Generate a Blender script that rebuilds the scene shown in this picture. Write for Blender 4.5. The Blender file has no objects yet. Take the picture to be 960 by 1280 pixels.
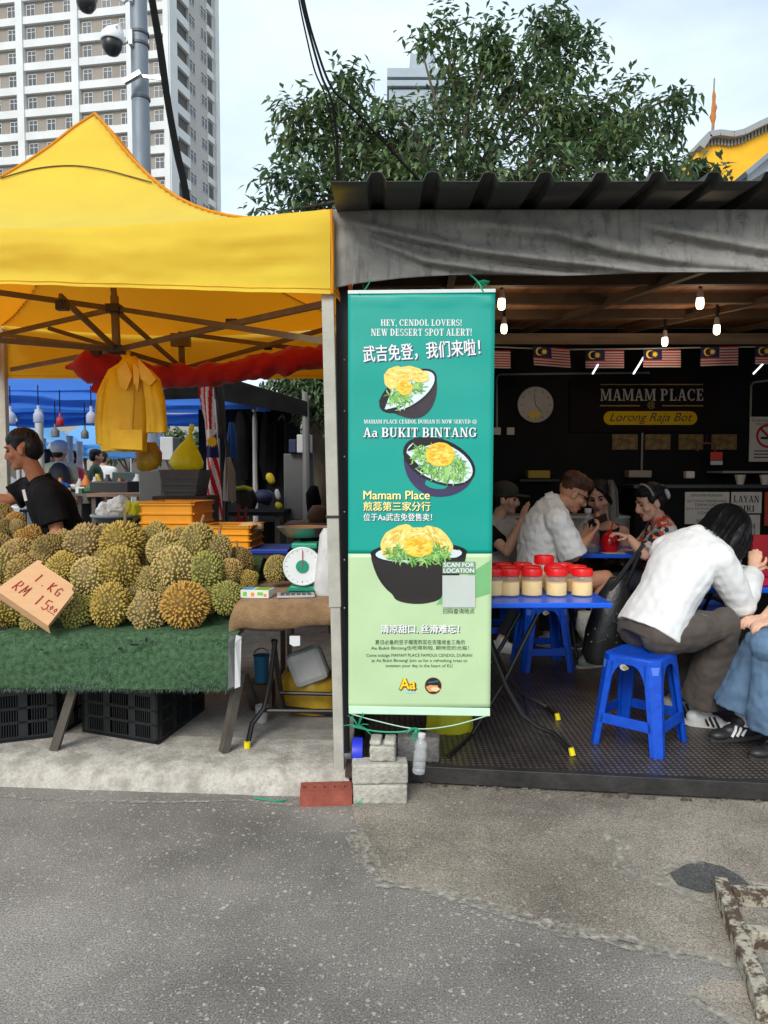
import bpy, bmesh, math, random
from math import sin, cos, pi, radians as R
from mathutils import Vector as V, Matrix, noise
random.seed(7)
scene = bpy.context.scene
COL = scene.collection
# ------------------------------------------------------------------ camera
H, F, PITCH = 1.48, 924.0, R(3.0)
cam = bpy.data.cameras.new('camera'); cam_o = bpy.data.objects.new('camera', cam); COL.objects.link(cam_o)
cam.sensor_fit = 'VERTICAL'; cam.sensor_height = 36.0; cam.sensor_width = 27.0; cam.lens = F / 1280 * 36.0
cam.clip_start = 0.05; cam.clip_end = 1500
cam_o.location = (0, 0, H); cam_o.rotation_euler = (R(90) - PITCH, 0, 0)
scene.camera = cam_o
# ------------------------------------------------------------------ sky, sun, exposure
SUN_EL, SUN_AZ = R(36), R(-158)         # high sun veiled by cloud, behind and left of the viewer
w = bpy.data.worlds.new('World'); scene.world = w; w.use_nodes = True
nt = w.node_tree; N = nt.nodes; L = nt.links
for n in list(N): N.remove(n)
out = N.new('ShaderNodeOutputWorld'); bg = N.new('ShaderNodeBackground'); bg.inputs['Strength'].default_value = 0.10
sky = N.new('ShaderNodeTexSky'); sky.sky_type = 'NISHITA'; sky.sun_disc = False
sky.sun_elevation = SUN_EL; sky.sun_rotation = SUN_AZ; sky.air_density = 1.0; sky.dust_density = 2.0
tc = N.new('ShaderNodeTexCoord'); mp = N.new('ShaderNodeMapping'); mp.inputs['Scale'].default_value = (1.0, 1.0, 2.6)
ns = N.new('ShaderNodeTexNoise'); ns.inputs['Scale'].default_value = 2.2; ns.inputs['Detail'].default_value = 6; ns.inputs['Roughness'].default_value = .55
cr = N.new('ShaderNodeValToRGB'); cr.color_ramp.elements[0].position = .28; cr.color_ramp.elements[0].color = (.50, .50, .50, 1)
cr.color_ramp.elements[1].position = .66; cr.color_ramp.elements[1].color = (.97, .97, .97, 1)
mx = N.new('ShaderNodeMix'); mx.data_type = 'RGBA'; mx.inputs['B'].default_value = (6.6, 7.7, 8.5, 1)
L.new(tc.outputs['Generated'], mp.inputs['Vector']); L.new(mp.outputs[0], ns.inputs['Vector']); L.new(ns.outputs['Fac'], cr.inputs[0])
L.new(sky.outputs[0], mx.inputs['A']); L.new(cr.outputs[0], mx.inputs['Factor']); L.new(mx.outputs['Result'], bg.inputs['Color']); L.new(bg.outputs[0], out.inputs[0])
sl = bpy.data.lights.new('sun', 'SUN'); sl.energy = 1.7; sl.angle = R(26); sl.color = (1, .96, .9)
so = bpy.data.objects.new('sun', sl); COL.objects.link(so)
sd = V((sin(SUN_AZ) * cos(SUN_EL), cos(SUN_AZ) * cos(SUN_EL), sin(SUN_EL)))
so.rotation_euler = sd.to_track_quat('Z', 'Y').to_euler(); so.location = (0, 0, 60)
vs = scene.view_settings; vs.view_transform = 'Standard'; vs.look = 'None'; vs.exposure = 0.62; vs.gamma = 1.0
scene.cycles.max_bounces = 8; scene.cycles.transparent_max_bounces = 12; scene.cycles.use_denoising = True
scene.cycles.caustics_reflective = False; scene.cycles.caustics_refractive = False; scene.cycles.sample_clamp_indirect = 4

# ------------------------------------------------------------------ helpers
def ray(px, py):
    u = (px - 480) / F; v = (640 - py) / F; c, s = cos(PITCH), sin(PITCH)
    return V((u, c + v * s, -s + v * c))
def P(px, py, Y):
    d = ray(px, py); t = Y / d.y
    return V((d.x * t, Y, H + d.z * t))
def G(px, py, z=0.0):
    d = ray(px, py); t = (z - H) / d.z
    return V((d.x * t, d.y * t, z))
def X(px, Y): return (px - 480) / F * Y / 1.0
def S(r, g, b, k=1.0):
    f = lambda c: (c / 255 / 12.92 if c / 255 <= .04045 else ((c / 255 + .055) / 1.055) ** 2.4) * k
    return (f(r), f(g), f(b))
MATS = {}
def mat(name, col, rough=.6, metal=0, var=.15, scale=6, bump=0, bscale=60, spec=.4, transl=0, emit=0, trans=0, alpha=1, sheen=0, stretch=None, objcol=False, coat=0):
    if name in MATS: return MATS[name]
    m = bpy.data.materials.new(name); m.use_nodes = True; n = m.node_tree.nodes; l = m.node_tree.links
    b = n['Principled BSDF']; b.inputs['Roughness'].default_value = rough; b.inputs['Metallic'].default_value = metal
    b.inputs['Specular IOR Level'].default_value = spec; b.inputs['Transmission Weight'].default_value = trans; b.inputs['Alpha'].default_value = alpha
    b.inputs['Sheen Weight'].default_value = sheen; b.inputs['Coat Weight'].default_value = coat
    t = n.new('ShaderNodeTexCoord'); vec = t.outputs['Object']
    if stretch:
        k = n.new('ShaderNodeMapping'); k.inputs['Scale'].default_value = stretch; l.new(vec, k.inputs[0]); vec = k.outputs[0]
    a = n.new('ShaderNodeTexNoise'); a.inputs['Scale'].default_value = scale; a.inputs['Detail'].default_value = 7; a.inputs['Roughness'].default_value = .65
    l.new(vec, a.inputs['Vector'])
    r = n.new('ShaderNodeValToRGB'); r.color_ramp.elements[0].position = .3; r.color_ramp.elements[1].position = .7
    r.color_ramp.elements[0].color = tuple(max(0, c * (1 - var)) for c in col) + (1,)
    r.color_ramp.elements[1].color = tuple(min(1, c * (1 + var)) for c in col) + (1,)
    l.new(a.outputs['Fac'], r.inputs[0]); co = r.outputs[0]
    if objcol:
        oi = n.new('ShaderNodeObjectInfo'); mm = n.new('ShaderNodeMix'); mm.data_type = 'RGBA'; mm.blend_type = 'MULTIPLY'; mm.inputs['Factor'].default_value = 1
        l.new(co, mm.inputs['A']); l.new(oi.outputs['Color'], mm.inputs['B']); co = mm.outputs['Result']
    l.new(co, b.inputs['Base Color'])
    if emit:
        b.inputs['Emission Color'].default_value = (*col, 1); b.inputs['Emission Strength'].default_value = emit
    if bump:
        q = n.new('ShaderNodeTexNoise'); q.inputs['Scale'].default_value = bscale; q.inputs['Detail'].default_value = 5; l.new(vec, q.inputs['Vector'])
        bp = n.new('ShaderNodeBump'); bp.inputs['Strength'].default_value = bump; bp.inputs['Distance'].default_value = .01
        l.new(q.outputs['Fac'], bp.inputs['Height']); l.new(bp.outputs[0], b.inputs['Normal'])
    if transl:
        tr = n.new('ShaderNodeBsdfTranslucent'); l.new(co, tr.inputs[0]); ms = n.new('ShaderNodeMixShader'); ms.inputs[0].default_value = transl
        l.new(b.outputs[0], ms.inputs[1]); l.new(tr.outputs[0], ms.inputs[2]); l.new(ms.outputs[0], n['Material Output'].inputs['Surface'])
    MATS[name] = m
    return m
def nodes(m): return m.node_tree.nodes, m.node_tree.links, m.node_tree.nodes['Principled BSDF']
def plain(name, col, rough=.7, **k): return mat(name, col, rough, var=k.pop('var', .06), **k)

def tag(o, label=None, cat=None, group=None, kind=None):
    if label: o['label'] = label
    if cat: o['category'] = cat
    if group: o['group'] = group
    if kind: o['kind'] = kind
    return o
def thing(name, label, cat, loc=(0, 0, 0), group=None):
    o = bpy.data.objects.new(name, None); COL.objects.link(o); o.location = loc; o.empty_display_size = .1
    return tag(o, label, cat, group)
def origin(o):
    p = V((0, 0, 0))
    while o: p = p + o.location; o = o.parent
    return p
def copy_tree(o, parent=None):
    c = o.copy(); COL.objects.link(c); c.parent = parent
    for ch in list(o.children): copy_tree(ch, c)
    return c
def frame_of(d, up=V((0, 0, 1))):
    d = d.normalized(); s = d.cross(up)
    if s.length < 1e-4: s = d.cross(V((1, 0, 0)))
    s.normalize(); u = s.cross(d).normalized()
    return s, d, u
class MB:
    def __init__(s): s.v = []; s.f = []; s.mi = []; s.k = 0
    def add(s, vs_, fs, mi=None):
        o = len(s.v); s.v += [V(q) for q in vs_]; s.f += [[o + i for i in f] for f in fs]; s.mi += [s.k if mi is None else mi] * len(fs); return s
    def box(s, c, d, rot=None, mi=None):
        x, y, z = (q / 2 for q in d); p = [V((a * x, b * y, e * z)) for a in (-1, 1) for b in (-1, 1) for e in (-1, 1)]
        if rot is not None: p = [rot @ q for q in p]
        return s.add([V(c) + q for q in p], [(0, 1, 3, 2), (4, 6, 7, 5), (0, 4, 5, 1), (2, 3, 7, 6), (0, 2, 6, 4), (1, 5, 7, 3)], mi)
    def bar(s, a, b, w_=.03, h_=.03, mi=None, up=V((0, 0, 1))):
        a = V(a); b = V(b); x, d, u = frame_of(b - a, up); Lh = (b - a).length
        return s.box((a + b) / 2, (w_, Lh, h_), Matrix((x, d, u)).transposed(), mi)
    def tube(s, pts, r, n=8, cap=True, mi=None, flat=1.0):
        pts = [V(p) for p in pts]; rs = r if isinstance(r, (list, tuple)) else [r] * len(pts); vs_ = []; fs = []
        up = V((0, 0, 1)); prev = None
        for i, p in enumerate(pts):
            d = (pts[min(i + 1, len(pts) - 1)] - pts[max(i - 1, 0)])
            x, d, u = frame_of(d, up if prev is None else prev)
            prev = u
            for k in range(n):
                a = 2 * pi * k / n; vs_.append(p + (x * cos(a) + u * sin(a) * flat) * rs[i])
        m = len(pts)
        for i in range(m - 1):
            for k in range(n): fs.append((i * n + k, i * n + (k + 1) % n, (i + 1) * n + (k + 1) % n, (i + 1) * n + k))
        if cap: fs += [tuple(range(n - 1, -1, -1)), tuple((m - 1) * n + k for k in range(n))]
        return s.add(vs_, fs, mi)
    def lathe(s, prof, c=(0, 0, 0), n=20, M=None, mi=None):
        vs_ = []; fs = []
        for (r, z) in prof:
            for k in range(n):
                q = V((r * cos(2 * pi * k / n), r * sin(2 * pi * k / n), z)); vs_.append(V(c) + (M @ q if M is not None else q))
        for i in range(len(prof) - 1):
            for k in range(n): fs.append((i * n + k, i * n + (k + 1) % n, (i + 1) * n + (k + 1) % n, (i + 1) * n + k))
        fs += [tuple(range(n - 1, -1, -1)), tuple((len(prof) - 1) * n + k for k in range(n))]
        return s.add(vs_, fs, mi)
    def ell(s, c, r, M=None, n=14, mi=None):
        if not isinstance(r, (tuple, list, V)): r = (r, r, r)
        vs_ = []; fs = []; h = n // 2
        for i in range(1, h):
            t = pi * i / h
            for k in range(n): q = V((r[0] * sin(t) * cos(2 * pi * k / n), r[1] * sin(t) * sin(2 * pi * k / n), r[2] * cos(t))); vs_.append(V(c) + (M @ q if M is not None else q))
        for i in range(h - 2):
            for k in range(n): fs.append((i * n + k, (i + 1) * n + k, (i + 1) * n + (k + 1) % n, i * n + (k + 1) % n))
        a = len(vs_); z = V((0, 0, r[2])); z = M @ z if M is not None else z
        vs_ += [V(c) + z, V(c) - z]
        for k in range(n): fs.append((a, k, (k + 1) % n)); fs.append((a + 1, (h - 2) * n + (k + 1) % n, (h - 2) * n + k))
        return s.add(vs_, fs, mi)
    def cap(s, a, b, ra, rb=None, n=12, mi=None):      # tapered capsule
        rb = ra if rb is None else rb; a = V(a); b = V(b)
        s.tube([a, b], [ra, rb], n, True, mi); s.ell(a, ra, None, n, mi); return s.ell(b, rb, None, n, mi)
    def chain(s, pts, rs, n=12, mi=None):
        for i in range(len(pts) - 1): s.cap(pts[i], pts[i + 1], rs[i], rs[i + 1], n, mi)
        return s
    def loft(s, rings, mi=None):                       # rings of equal length, capped
        n = len(rings[0]); vs_ = [q for r in rings for q in r]; fs = []
        for i in range(len(rings) - 1):
            for k in range(n): fs.append((i * n + k, i * n + (k + 1) % n, (i + 1) * n + (k + 1) % n, (i + 1) * n + k))
        fs += [tuple(range(n - 1, -1, -1)), tuple((len(rings) - 1) * n + k for k in range(n))]
        return s.add(vs_, fs, mi)
    def prism(s, poly, ext, mi=None):                  # poly: list of 3D points, ext: vector
        n = len(poly); e = V(ext); p = [V(q) for q in poly]
        fs = [tuple(range(n)), tuple(range(2 * n - 1, n - 1, -1))] + [(i, i + n, (i + 1) % n + n, (i + 1) % n) for i in range(n)]
        return s.add(p + [q + e for q in p], fs, mi)
    def grid(s, fn, nu, nv, mi=None):
        vs_ = [fn(i / nu, j / nv) for j in range(nv + 1) for i in range(nu + 1)]
        fs = [(j * (nu + 1) + i, j * (nu + 1) + i + 1, (j + 1) * (nu + 1) + i + 1, (j + 1) * (nu + 1) + i) for j in range(nv) for i in range(nu)]
        return s.add(vs_, fs, mi)
    def face(s, pts, mi=None): return s.add(pts, [tuple(range(len(pts)))], mi)
    def mesh(s, name, mats, off=V((0, 0, 0)), smooth=False, fix=True):
        me = bpy.data.meshes.new(name); me.from_pydata([tuple(q - off) for q in s.v], [], s.f)
        for m in (mats if isinstance(mats, (list, tuple)) else [mats]): me.materials.append(m)
        me.polygons.foreach_set('material_index', s.mi)
        if fix:
            b = bmesh.new(); b.from_mesh(me); bmesh.ops.recalc_face_normals(b, faces=b.faces); b.to_mesh(me); b.free()
        if smooth:
            me.polygons.foreach_set('use_smooth', [True] * len(me.polygons)); me.set_sharp_from_angle(angle=R(smooth if smooth is not True else 40))
        me.update(); return me
    def build(s, name, mats, parent=None, smooth=False, bevel=0, thick=0, fix=True):
        o = bpy.data.objects.new(name, s.mesh(name, mats, origin(parent), smooth, fix)); COL.objects.link(o); o.parent = parent
        if thick:
            q = o.modifiers.new('t', 'SOLIDIFY'); q.thickness = thick; q.offset = 0
        if bevel:
            q = o.modifiers.new('b', 'BEVEL'); q.width = bevel; q.segments = 2; q.limit_method = 'ANGLE'; q.angle_limit = R(40); q.harden_normals = False
        return o
    def organic(s, name, m, parent=None, vox=.008, it=6, disp=None):   # one continuous skin over all shapes
        me = s.mesh(name, m); o = bpy.data.objects.new(name, me); COL.objects.link(o)
        q = o.modifiers.new('r', 'REMESH'); q.mode = 'VOXEL'; q.voxel_size = vox; q.use_smooth_shade = True
        if it: q = o.modifiers.new('s', 'SMOOTH'); q.factor = .5; q.iterations = it
        dg = bpy.context.evaluated_depsgraph_get(); me2 = bpy.data.meshes.new_from_object(o.evaluated_get(dg))
        o.modifiers.clear(); o.data = me2; bpy.data.meshes.remove(me); off = origin(parent)
        if not me2.materials: me2.materials.append(m)
        if disp:
            nn = [v.normal.copy() for v in me2.vertices]
            for v, n_ in zip(me2.vertices, nn): v.co += n_ * disp(v.co)
        for v in me2.vertices: v.co -= off
        me2.update(); me2.name = name; o.parent = parent
        return o
def one(mb, name, m, label, cat, group=None, base=None, **k):          # a thing that is a single mesh
    if base is None:
        base = V((sum(q.x for q in mb.v) / len(mb.v), sum(q.y for q in mb.v) / len(mb.v), min(q.z for q in mb.v)))
    o = mb.build(name, m, None, **k); o.data.transform(Matrix.Translation(-V(base))); o.location = base
    return tag(o, label, cat, group)
def fold(amp, f1=(7, 7, 2.5), f2=23):
    return lambda c: amp * (noise.noise(V((c.x * f1[0], c.y * f1[1], c.z * f1[2]))) + .4 * noise.noise(c * f2))
# flat artwork laid on a printed plane: everything is drawn in the plane's own picture units (pixels of the print) and mapped by fn
def text2d(s, bold=0.0, shear=0):
    c = bpy.data.curves.new('lettering', 'FONT'); c.body = s; c.offset = 0; c.shear = shear; c.resolution_u = 3
    o = bpy.data.objects.new('lettering', c); COL.objects.link(o); dg = bpy.context.evaluated_depsgraph_get(); dg.update()
    me = bpy.data.meshes.new_from_object(o.evaluated_get(dg)); vv = [v.co.to_2d() for v in me.vertices]; ff = [tuple(p.vertices) for p in me.polygons]
    bpy.data.objects.remove(o); bpy.data.meshes.remove(me); bpy.data.curves.remove(c)
    return vv, ff
# a small slab-serif alphabet made of strokes (unit cap height)
def serif(s):
    T, t, sh = .2, .085, .075; VV = []; FF = []; x = 0
    def poly(*p):
        o = len(VV); VV.extend((a + x, b) for a, b in p); FF.append(tuple(range(o, o + len(p))))
    def rect(a, b, c, d): poly((a, b), (c, b), (c, d), (a, d))
    def stem(cx, w_=T, y0=0, y1=1, e=.09, top=True, bot=True):
        rect(cx - w_ / 2, y0, cx + w_ / 2, y1)
        if bot: rect(cx - w_ / 2 - e, y0, cx - w_ / 2, y0 + sh); rect(cx + w_ / 2, y0, cx + w_ / 2 + e, y0 + sh)
        if top: rect(cx - w_ / 2 - e, y1 - sh, cx - w_ / 2, y1); rect(cx + w_ / 2, y1 - sh, cx + w_ / 2 + e, y1)
    def diag(x0, y0, x1, y1, w_): poly((x0 - w_ / 2, y0), (x0 + w_ / 2, y0), (x1 + w_ / 2, y1), (x1 - w_ / 2, y1))
    def arc(cx, cy, rx, ry, a0, a1, wt=T, wn=t, n=14):
        for i in range(n):
            q = []
            for a in (a0 + (a1 - a0) * i / n, a0 + (a1 - a0) * (i + 1) / n):
                c_, s_ = cos(R(a)), sin(R(a)); q.append(((cx + rx * c_, cy + ry * s_), (cx + (rx - wt) * c_, cy + (ry - wn) * s_)))
            poly(q[0][0], q[1][0], q[1][1], q[0][1])
    def ser(cx, y, w_=.34): rect(cx - w_ / 2, y, cx + w_ / 2, y + sh)
    for ch in s:
        if ch == ' ': x += .36; continue
        W = .8
        if ch in 'H': stem(.2); stem(.72); rect(.3, .46, .62, .55); W = .92
        elif ch == 'I': stem(.2); W = .4
        elif ch == 'E': stem(.2); rect(.3, 0, .68, t); rect(.3, 1 - t, .66, 1); rect(.3, .46, .52, .55); rect(.6, t, .68, .28); rect(.58, .74, .66, 1 - t); rect(.47, .36, .53, .46); rect(.47, .55, .53, .65); W = .76
        elif ch == 'L': stem(.2); rect(.3, 0, .68, t); rect(.6, t, .68, .3); W = .74
        elif ch == 'T': stem(.4, top=False, y1=.92); rect(.05, .92, .75, 1); rect(.05, .7, .12, .92); rect(.68, .7, .75, .92)
        elif ch == 'Y': stem(.4, y1=.45, top=False); diag(.36, .45, .14, .94, .2); diag(.46, .45, .66, .94, .1); ser(.14, .925); ser(.66, .925, .28)
        elif ch in 'AV':
            f = (lambda y: y) if ch == 'A' else (lambda y: 1 - y)
            poly((.03 + .06, f(0)), (.19, f(0)), (.47, f(1)), (.36, f(1))) if ch == 'A' else poly((.02 + .05, f(0)), (.26, f(0)), (.49, f(1)), (.4, f(1)))
            poly((.6, f(0)), (.8, f(0)), (.53, f(1)), (.36, f(1))) if ch == 'A' else poly((.65, f(0)), (.75, f(0)), (.49, f(1)), (.4, f(1)))
            if ch == 'A': rect(.24, .27, .62, .35); ser(.14, 0, .3); ser(.72, 0, .36)
            else: ser(.17, .925, .36); ser(.7, .925, .28)
            W = .88
        elif ch == 'W':
            diag(.42, 0, .18, .94, .19); diag(.4, 0, .56, .94, .09); diag(.84, 0, .6, .94, .19); diag(.84, 0, 1.04, .94, .09); ser(.16, .925, .34); ser(.6, .925, .34); ser(1.04, .925, .28); W = 1.2
        elif ch == 'M': stem(.15, .1); stem(.95, .2); diag(.52, .05, .22, 1, .17); diag(.52, .05, .86, 1, .09); W = 1.14
        elif ch == 'N': stem(.15, .1, bot=True); stem(.74, .1, top=True); diag(.68, .04, .22, .96, .2); W = .92
        elif ch == 'K': stem(.2); diag(.3, .4, .68, .93, .1); diag(.7, .05, .42, .52, .2); ser(.7, 0, .36); ser(.68, .925, .3); W = .9
        elif ch == 'U': stem(.18, T, .3, 1, bot=False); stem(.68, .09, .3, 1, bot=False); arc(.405, .32, .325, .33, 180, 360, .15, .1); W = .86
        elif ch in 'OQ': arc(.42, .5, .42, .51, 0, 360, n=28); W = .9
        elif ch == 'D': stem(.2); arc(.3, .5, .5, .5, -90, 90, n=18); W = .86
        elif ch == 'C': arc(.42, .5, .42, .51, 45, 318, n=24); rect(.66, .66, .74, .98); W = .8
        elif ch == 'G': arc(.42, .5, .42, .51, 45, 330, n=24); rect(.66, .66, .74, .98); stem(.68, .17, .08, .42, .07, True, False); W = .86
        elif ch in 'PRB':
            stem(.2); rect(.3, 1 - t, .42, 1); rect(.3, .46, .42, .46 + t); arc(.42, .73, .3, .27, -90, 90, .18, t)
            if ch == 'R': diag(.68, .03, .44, .47, .19); ser(.73, 0, .22)
            if ch == 'B': arc(.42, .27, .34, .275, -90, 90, .2, t); rect(.3, 0, .42, t)
            W = .82
        elif ch == 'S': arc(.34, .74, .3, .27, 40, 265, .15, t); arc(.36, .27, .3, .28, -140, 88, .16, t); rect(.54, .7, .6, .95); rect(.05, .05, .11, .3); W = .7
        elif ch == ',': poly((.05, .14), (.2, .14), (.2, 0), (.1, -.2), (.04, -.18), (.1, 0), (.05, 0)); W = .26
        elif ch == '!': poly((.06, 1), (.24, 1), (.19, .3), (.11, .3)); arc(.15, .09, .1, .1, 0, 360, .1, .1, 10); W = .32
        elif ch == 'a': arc(.26, .2, .24, .21, 60, 330, .15, t); stem(.47, .17, .07, .5, 0, False, False); arc(.33, .48, .23, .2, 0, 165, .15, t); rect(.5, 0, .64, sh); W = .64
        elif ch == '.': rect(.04, 0, .18, .14); W = .24
        x += W + .07
    return [V((a, b)) for a, b in VV], FF
class Art:
    """one printed shape: a flat mesh on the plane given by fn(u, v, height)"""
    def __init__(s, fn, h0): s.fn = fn; s.h = h0; s.mb = MB()
    def shape(s, pts, k=0, dh=0): s.mb.face([s.fn(a, b, s.h + dh) for a, b in pts], k)
    def put(s, vf, box, k=0, rot=0, dz=0, stag=0, bold=0):
        if bold:
            for i, (du, dv) in enumerate(((-bold, 0), (bold, 0), (0, bold))): s.put(vf, (box[0] + du, box[1] + dv, box[2] + du, box[3] + dv), k, rot, dz + .00012 * (i + 1), stag)
        vv, ff = vf; x0 = min(q.x for q in vv); x1 = max(q.x for q in vv); y0 = min(q.y for q in vv); y1 = max(q.y for q in vv); a, b, c, d = box
        if stag:
            for i, f in enumerate(ff): s.mb.face([s._m(vv[j], x0, x1, y0, y1, a, b, c, d, rot, dz + (i % 7) * stag) for j in f], k)
        else:
            o = len(s.mb.v); s.mb.v += [s._m(q, x0, x1, y0, y1, a, b, c, d, rot, dz) for q in vv]; s.mb.f += [[o + i for i in f] for f in ff]; s.mb.mi += [k] * len(ff)
    def _m(s, q, x0, x1, y0, y1, a, b, c, d, rot, dz):
        u = a + (q.x - x0) / (x1 - x0) * (c - a); v = d - (q.y - y0) / (y1 - y0) * (d - b)
        if rot:
            cx, cy = (a + c) / 2, (b + d) / 2; du, dv = u - cx, v - cy; u = cx + du * cos(rot) - dv * sin(rot); v = cy + du * sin(rot) + dv * cos(rot)
        return s.fn(u, v, s.h + dz)
    def ellipse(s, cx, cy, rx, ry, rot=0, k=0, n=32, a0=0, a1=360, dh=0, wob=0):
        p = []
        for i in range(n + (1 if a1 - a0 < 360 else 0)):
            a = R(a0 + (a1 - a0) * i / n); wv = 1 + wob * noise.noise(V((cos(a) * 2 + cx, sin(a) * 2 + cy, 0)))
            x, y = rx * cos(a) * wv, ry * sin(a) * wv; p.append((cx + x * cos(rot) - y * sin(rot), cy + x * sin(rot) + y * cos(rot)))
        s.shape(p, k, dh)
    def build(s, name, mats, parent): return s.mb.build(name, mats, parent, fix=False)
# ================================================================== SETTING: ground, kerb, platform
def mk_asphalt(name, base, stone, amt, tint_scale=.5, var=.25, dirt=None):
    m = mat(name, base, .9, var=var, scale=tint_scale * 3, spec=.25, ); n, l, b = nodes(m)
    t = n.new('ShaderNodeTexCoord'); col = b.inputs['Base Color'].links[0].from_socket
    g = n.new('ShaderNodeTexNoise'); g.inputs['Scale'].default_value = 170; g.inputs['Detail'].default_value = 4; l.new(t.outputs['Object'], g.inputs['Vector'])
    gr = n.new('ShaderNodeMapRange'); gr.inputs['From Min'].default_value = .3; gr.inputs['From Max'].default_value = .7; gr.inputs['To Min'].default_value = .45; gr.inputs['To Max'].default_value = 1.55; l.new(g.outputs['Fac'], gr.inputs[0])
    mm = n.new('ShaderNodeMix'); mm.data_type = 'RGBA'; mm.blend_type = 'MULTIPLY'; mm.inputs['Factor'].default_value = 1; l.new(col, mm.inputs['A']); l.new(gr.outputs[0], mm.inputs['B']); col = mm.outputs['Result']
    big = n.new('ShaderNodeTexNoise'); big.inputs['Scale'].default_value = 1.1; big.inputs['Detail'].default_value = 5; l.new(t.outputs['Object'], big.inputs['Vector']); br = n.new('ShaderNodeMapRange'); br.inputs['From Min'].default_value = .35; br.inputs['From Max'].default_value = .65; br.inputs['To Min'].default_value = .72; br.inputs['To Max'].default_value = 1.22; l.new(big.outputs['Fac'], br.inputs[0])
    mb0 = n.new('ShaderNodeMix'); mb0.data_type = 'RGBA'; mb0.blend_type = 'MULTIPLY'; mb0.inputs['Factor'].default_value = 1; l.new(col, mb0.inputs['A']); l.new(br.outputs[0], mb0.inputs['B']); col = mb0.outputs['Result']
    hs = []
    for sc, th, keep in ((30, .26, .87), (55, .34, .68), (110, .38, .55)):
        nz = n.new('ShaderNodeTexNoise'); nz.inputs['Scale'].default_value = sc * 1.4; nz.inputs['Detail'].default_value = 3; l.new(t.outputs['Object'], nz.inputs['Vector'])
        ad = n.new('ShaderNodeVectorMath'); ad.operation = 'MULTIPLY_ADD'; ad.inputs[1].default_value = (.9 / sc,) * 3; l.new(nz.outputs['Color'], ad.inputs[0]); l.new(t.outputs['Object'], ad.inputs[2])
        v = n.new('ShaderNodeTexVoronoi'); v.inputs['Scale'].default_value = sc; l.new(ad.outputs[0], v.inputs['Vector'])
        lt = n.new('ShaderNodeMath'); lt.operation = 'LESS_THAN'; lt.inputs[1].default_value = th; l.new(v.outputs['Distance'], lt.inputs[0])
        sp = n.new('ShaderNodeSeparateColor'); l.new(v.outputs['Color'], sp.inputs[0])
        gt = n.new('ShaderNodeMath'); gt.operation = 'GREATER_THAN'; gt.inputs[1].default_value = keep + (1 - keep) * (1 - amt); l.new(sp.outputs[0], gt.inputs[0])
        mu = n.new('ShaderNodeMath'); mu.operation = 'MULTIPLY'; l.new(lt.outputs[0], mu.inputs[0]); l.new(gt.outputs[0], mu.inputs[1])
        mv = n.new('ShaderNodeMath'); mv.operation = 'MULTIPLY'; l.new(mu.outputs[0], mv.inputs[0]); l.new(sp.outputs[1], mv.inputs[1])
        mx_ = n.new('ShaderNodeMix'); mx_.data_type = 'RGBA'; mx_.inputs['B'].default_value = (*stone, 1); l.new(mv.outputs[0], mx_.inputs['Factor']); l.new(col, mx_.inputs['A']); col = mx_.outputs['Result']
        hs.append(mu.outputs[0])
    l.new(col, b.inputs['Base Color'])
    bp = n.new('ShaderNodeBump'); bp.inputs['Strength'].default_value = .5; bp.inputs['Distance'].default_value = .006; l.new(g.outputs['Fac'], bp.inputs['Height']); l.new(bp.outputs[0], b.inputs['Normal'])
    return m
M_asph = mk_asphalt('asphalt', (.205, .189, .170), (.42, .40, .365), .5)
M_patch = mk_asphalt('worn_brown_paving', (.235, .205, .170), (.38, .34, .28), .5, var=.45)
M_patch2 = mk_asphalt('dark_asphalt_patch', (.075, .074, .072), (.2, .2, .2), .25)
def mk_concrete(name, c1, c2, sc=5, bump=.6):
    m = mat(name, c1, .92, var=.12, scale=sc, bump=bump, bscale=70, spec=.2); n, l, b = nodes(m); t = n.new('ShaderNodeTexCoord')
    col = b.inputs['Base Color'].links[0].from_socket
    for s_, a, z in ((9, .42, .62), (60, .5, .75)):
        q = n.new('ShaderNodeTexNoise'); q.inputs['Scale'].default_value = s_; q.inputs['Detail'].default_value = 8; q.inputs['Roughness'].default_value = .7; l.new(t.outputs['Object'], q.inputs['Vector'])
        r = n.new('ShaderNodeMapRange'); r.inputs['From Min'].default_value = a; r.inputs['From Max'].default_value = z; l.new(q.outputs['Fac'], r.inputs[0])
        k = n.new('ShaderNodeMix'); k.data_type = 'RGBA'; k.inputs['B'].default_value = (*c2, 1); l.new(r.outputs[0], k.inputs['Factor']); l.new(col, k.inputs['A']); col = k.outputs['Result']
    l.new(col, b.inputs['Base Color']); return m
M_kerb = mk_concrete('pale_rough_concrete', (.49, .46, .405), (.28, .255, .22))
M_pave = mk_concrete('grey_concrete', (.31, .295, .27), (.22, .205, .185))
M_block = mk_concrete('grey_block', (.48, .455, .40), (.30, .28, .245), 8)
M_blockd = mk_concrete('dark_block', (.23, .22, .21), (.12, .115, .11), 8)

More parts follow.
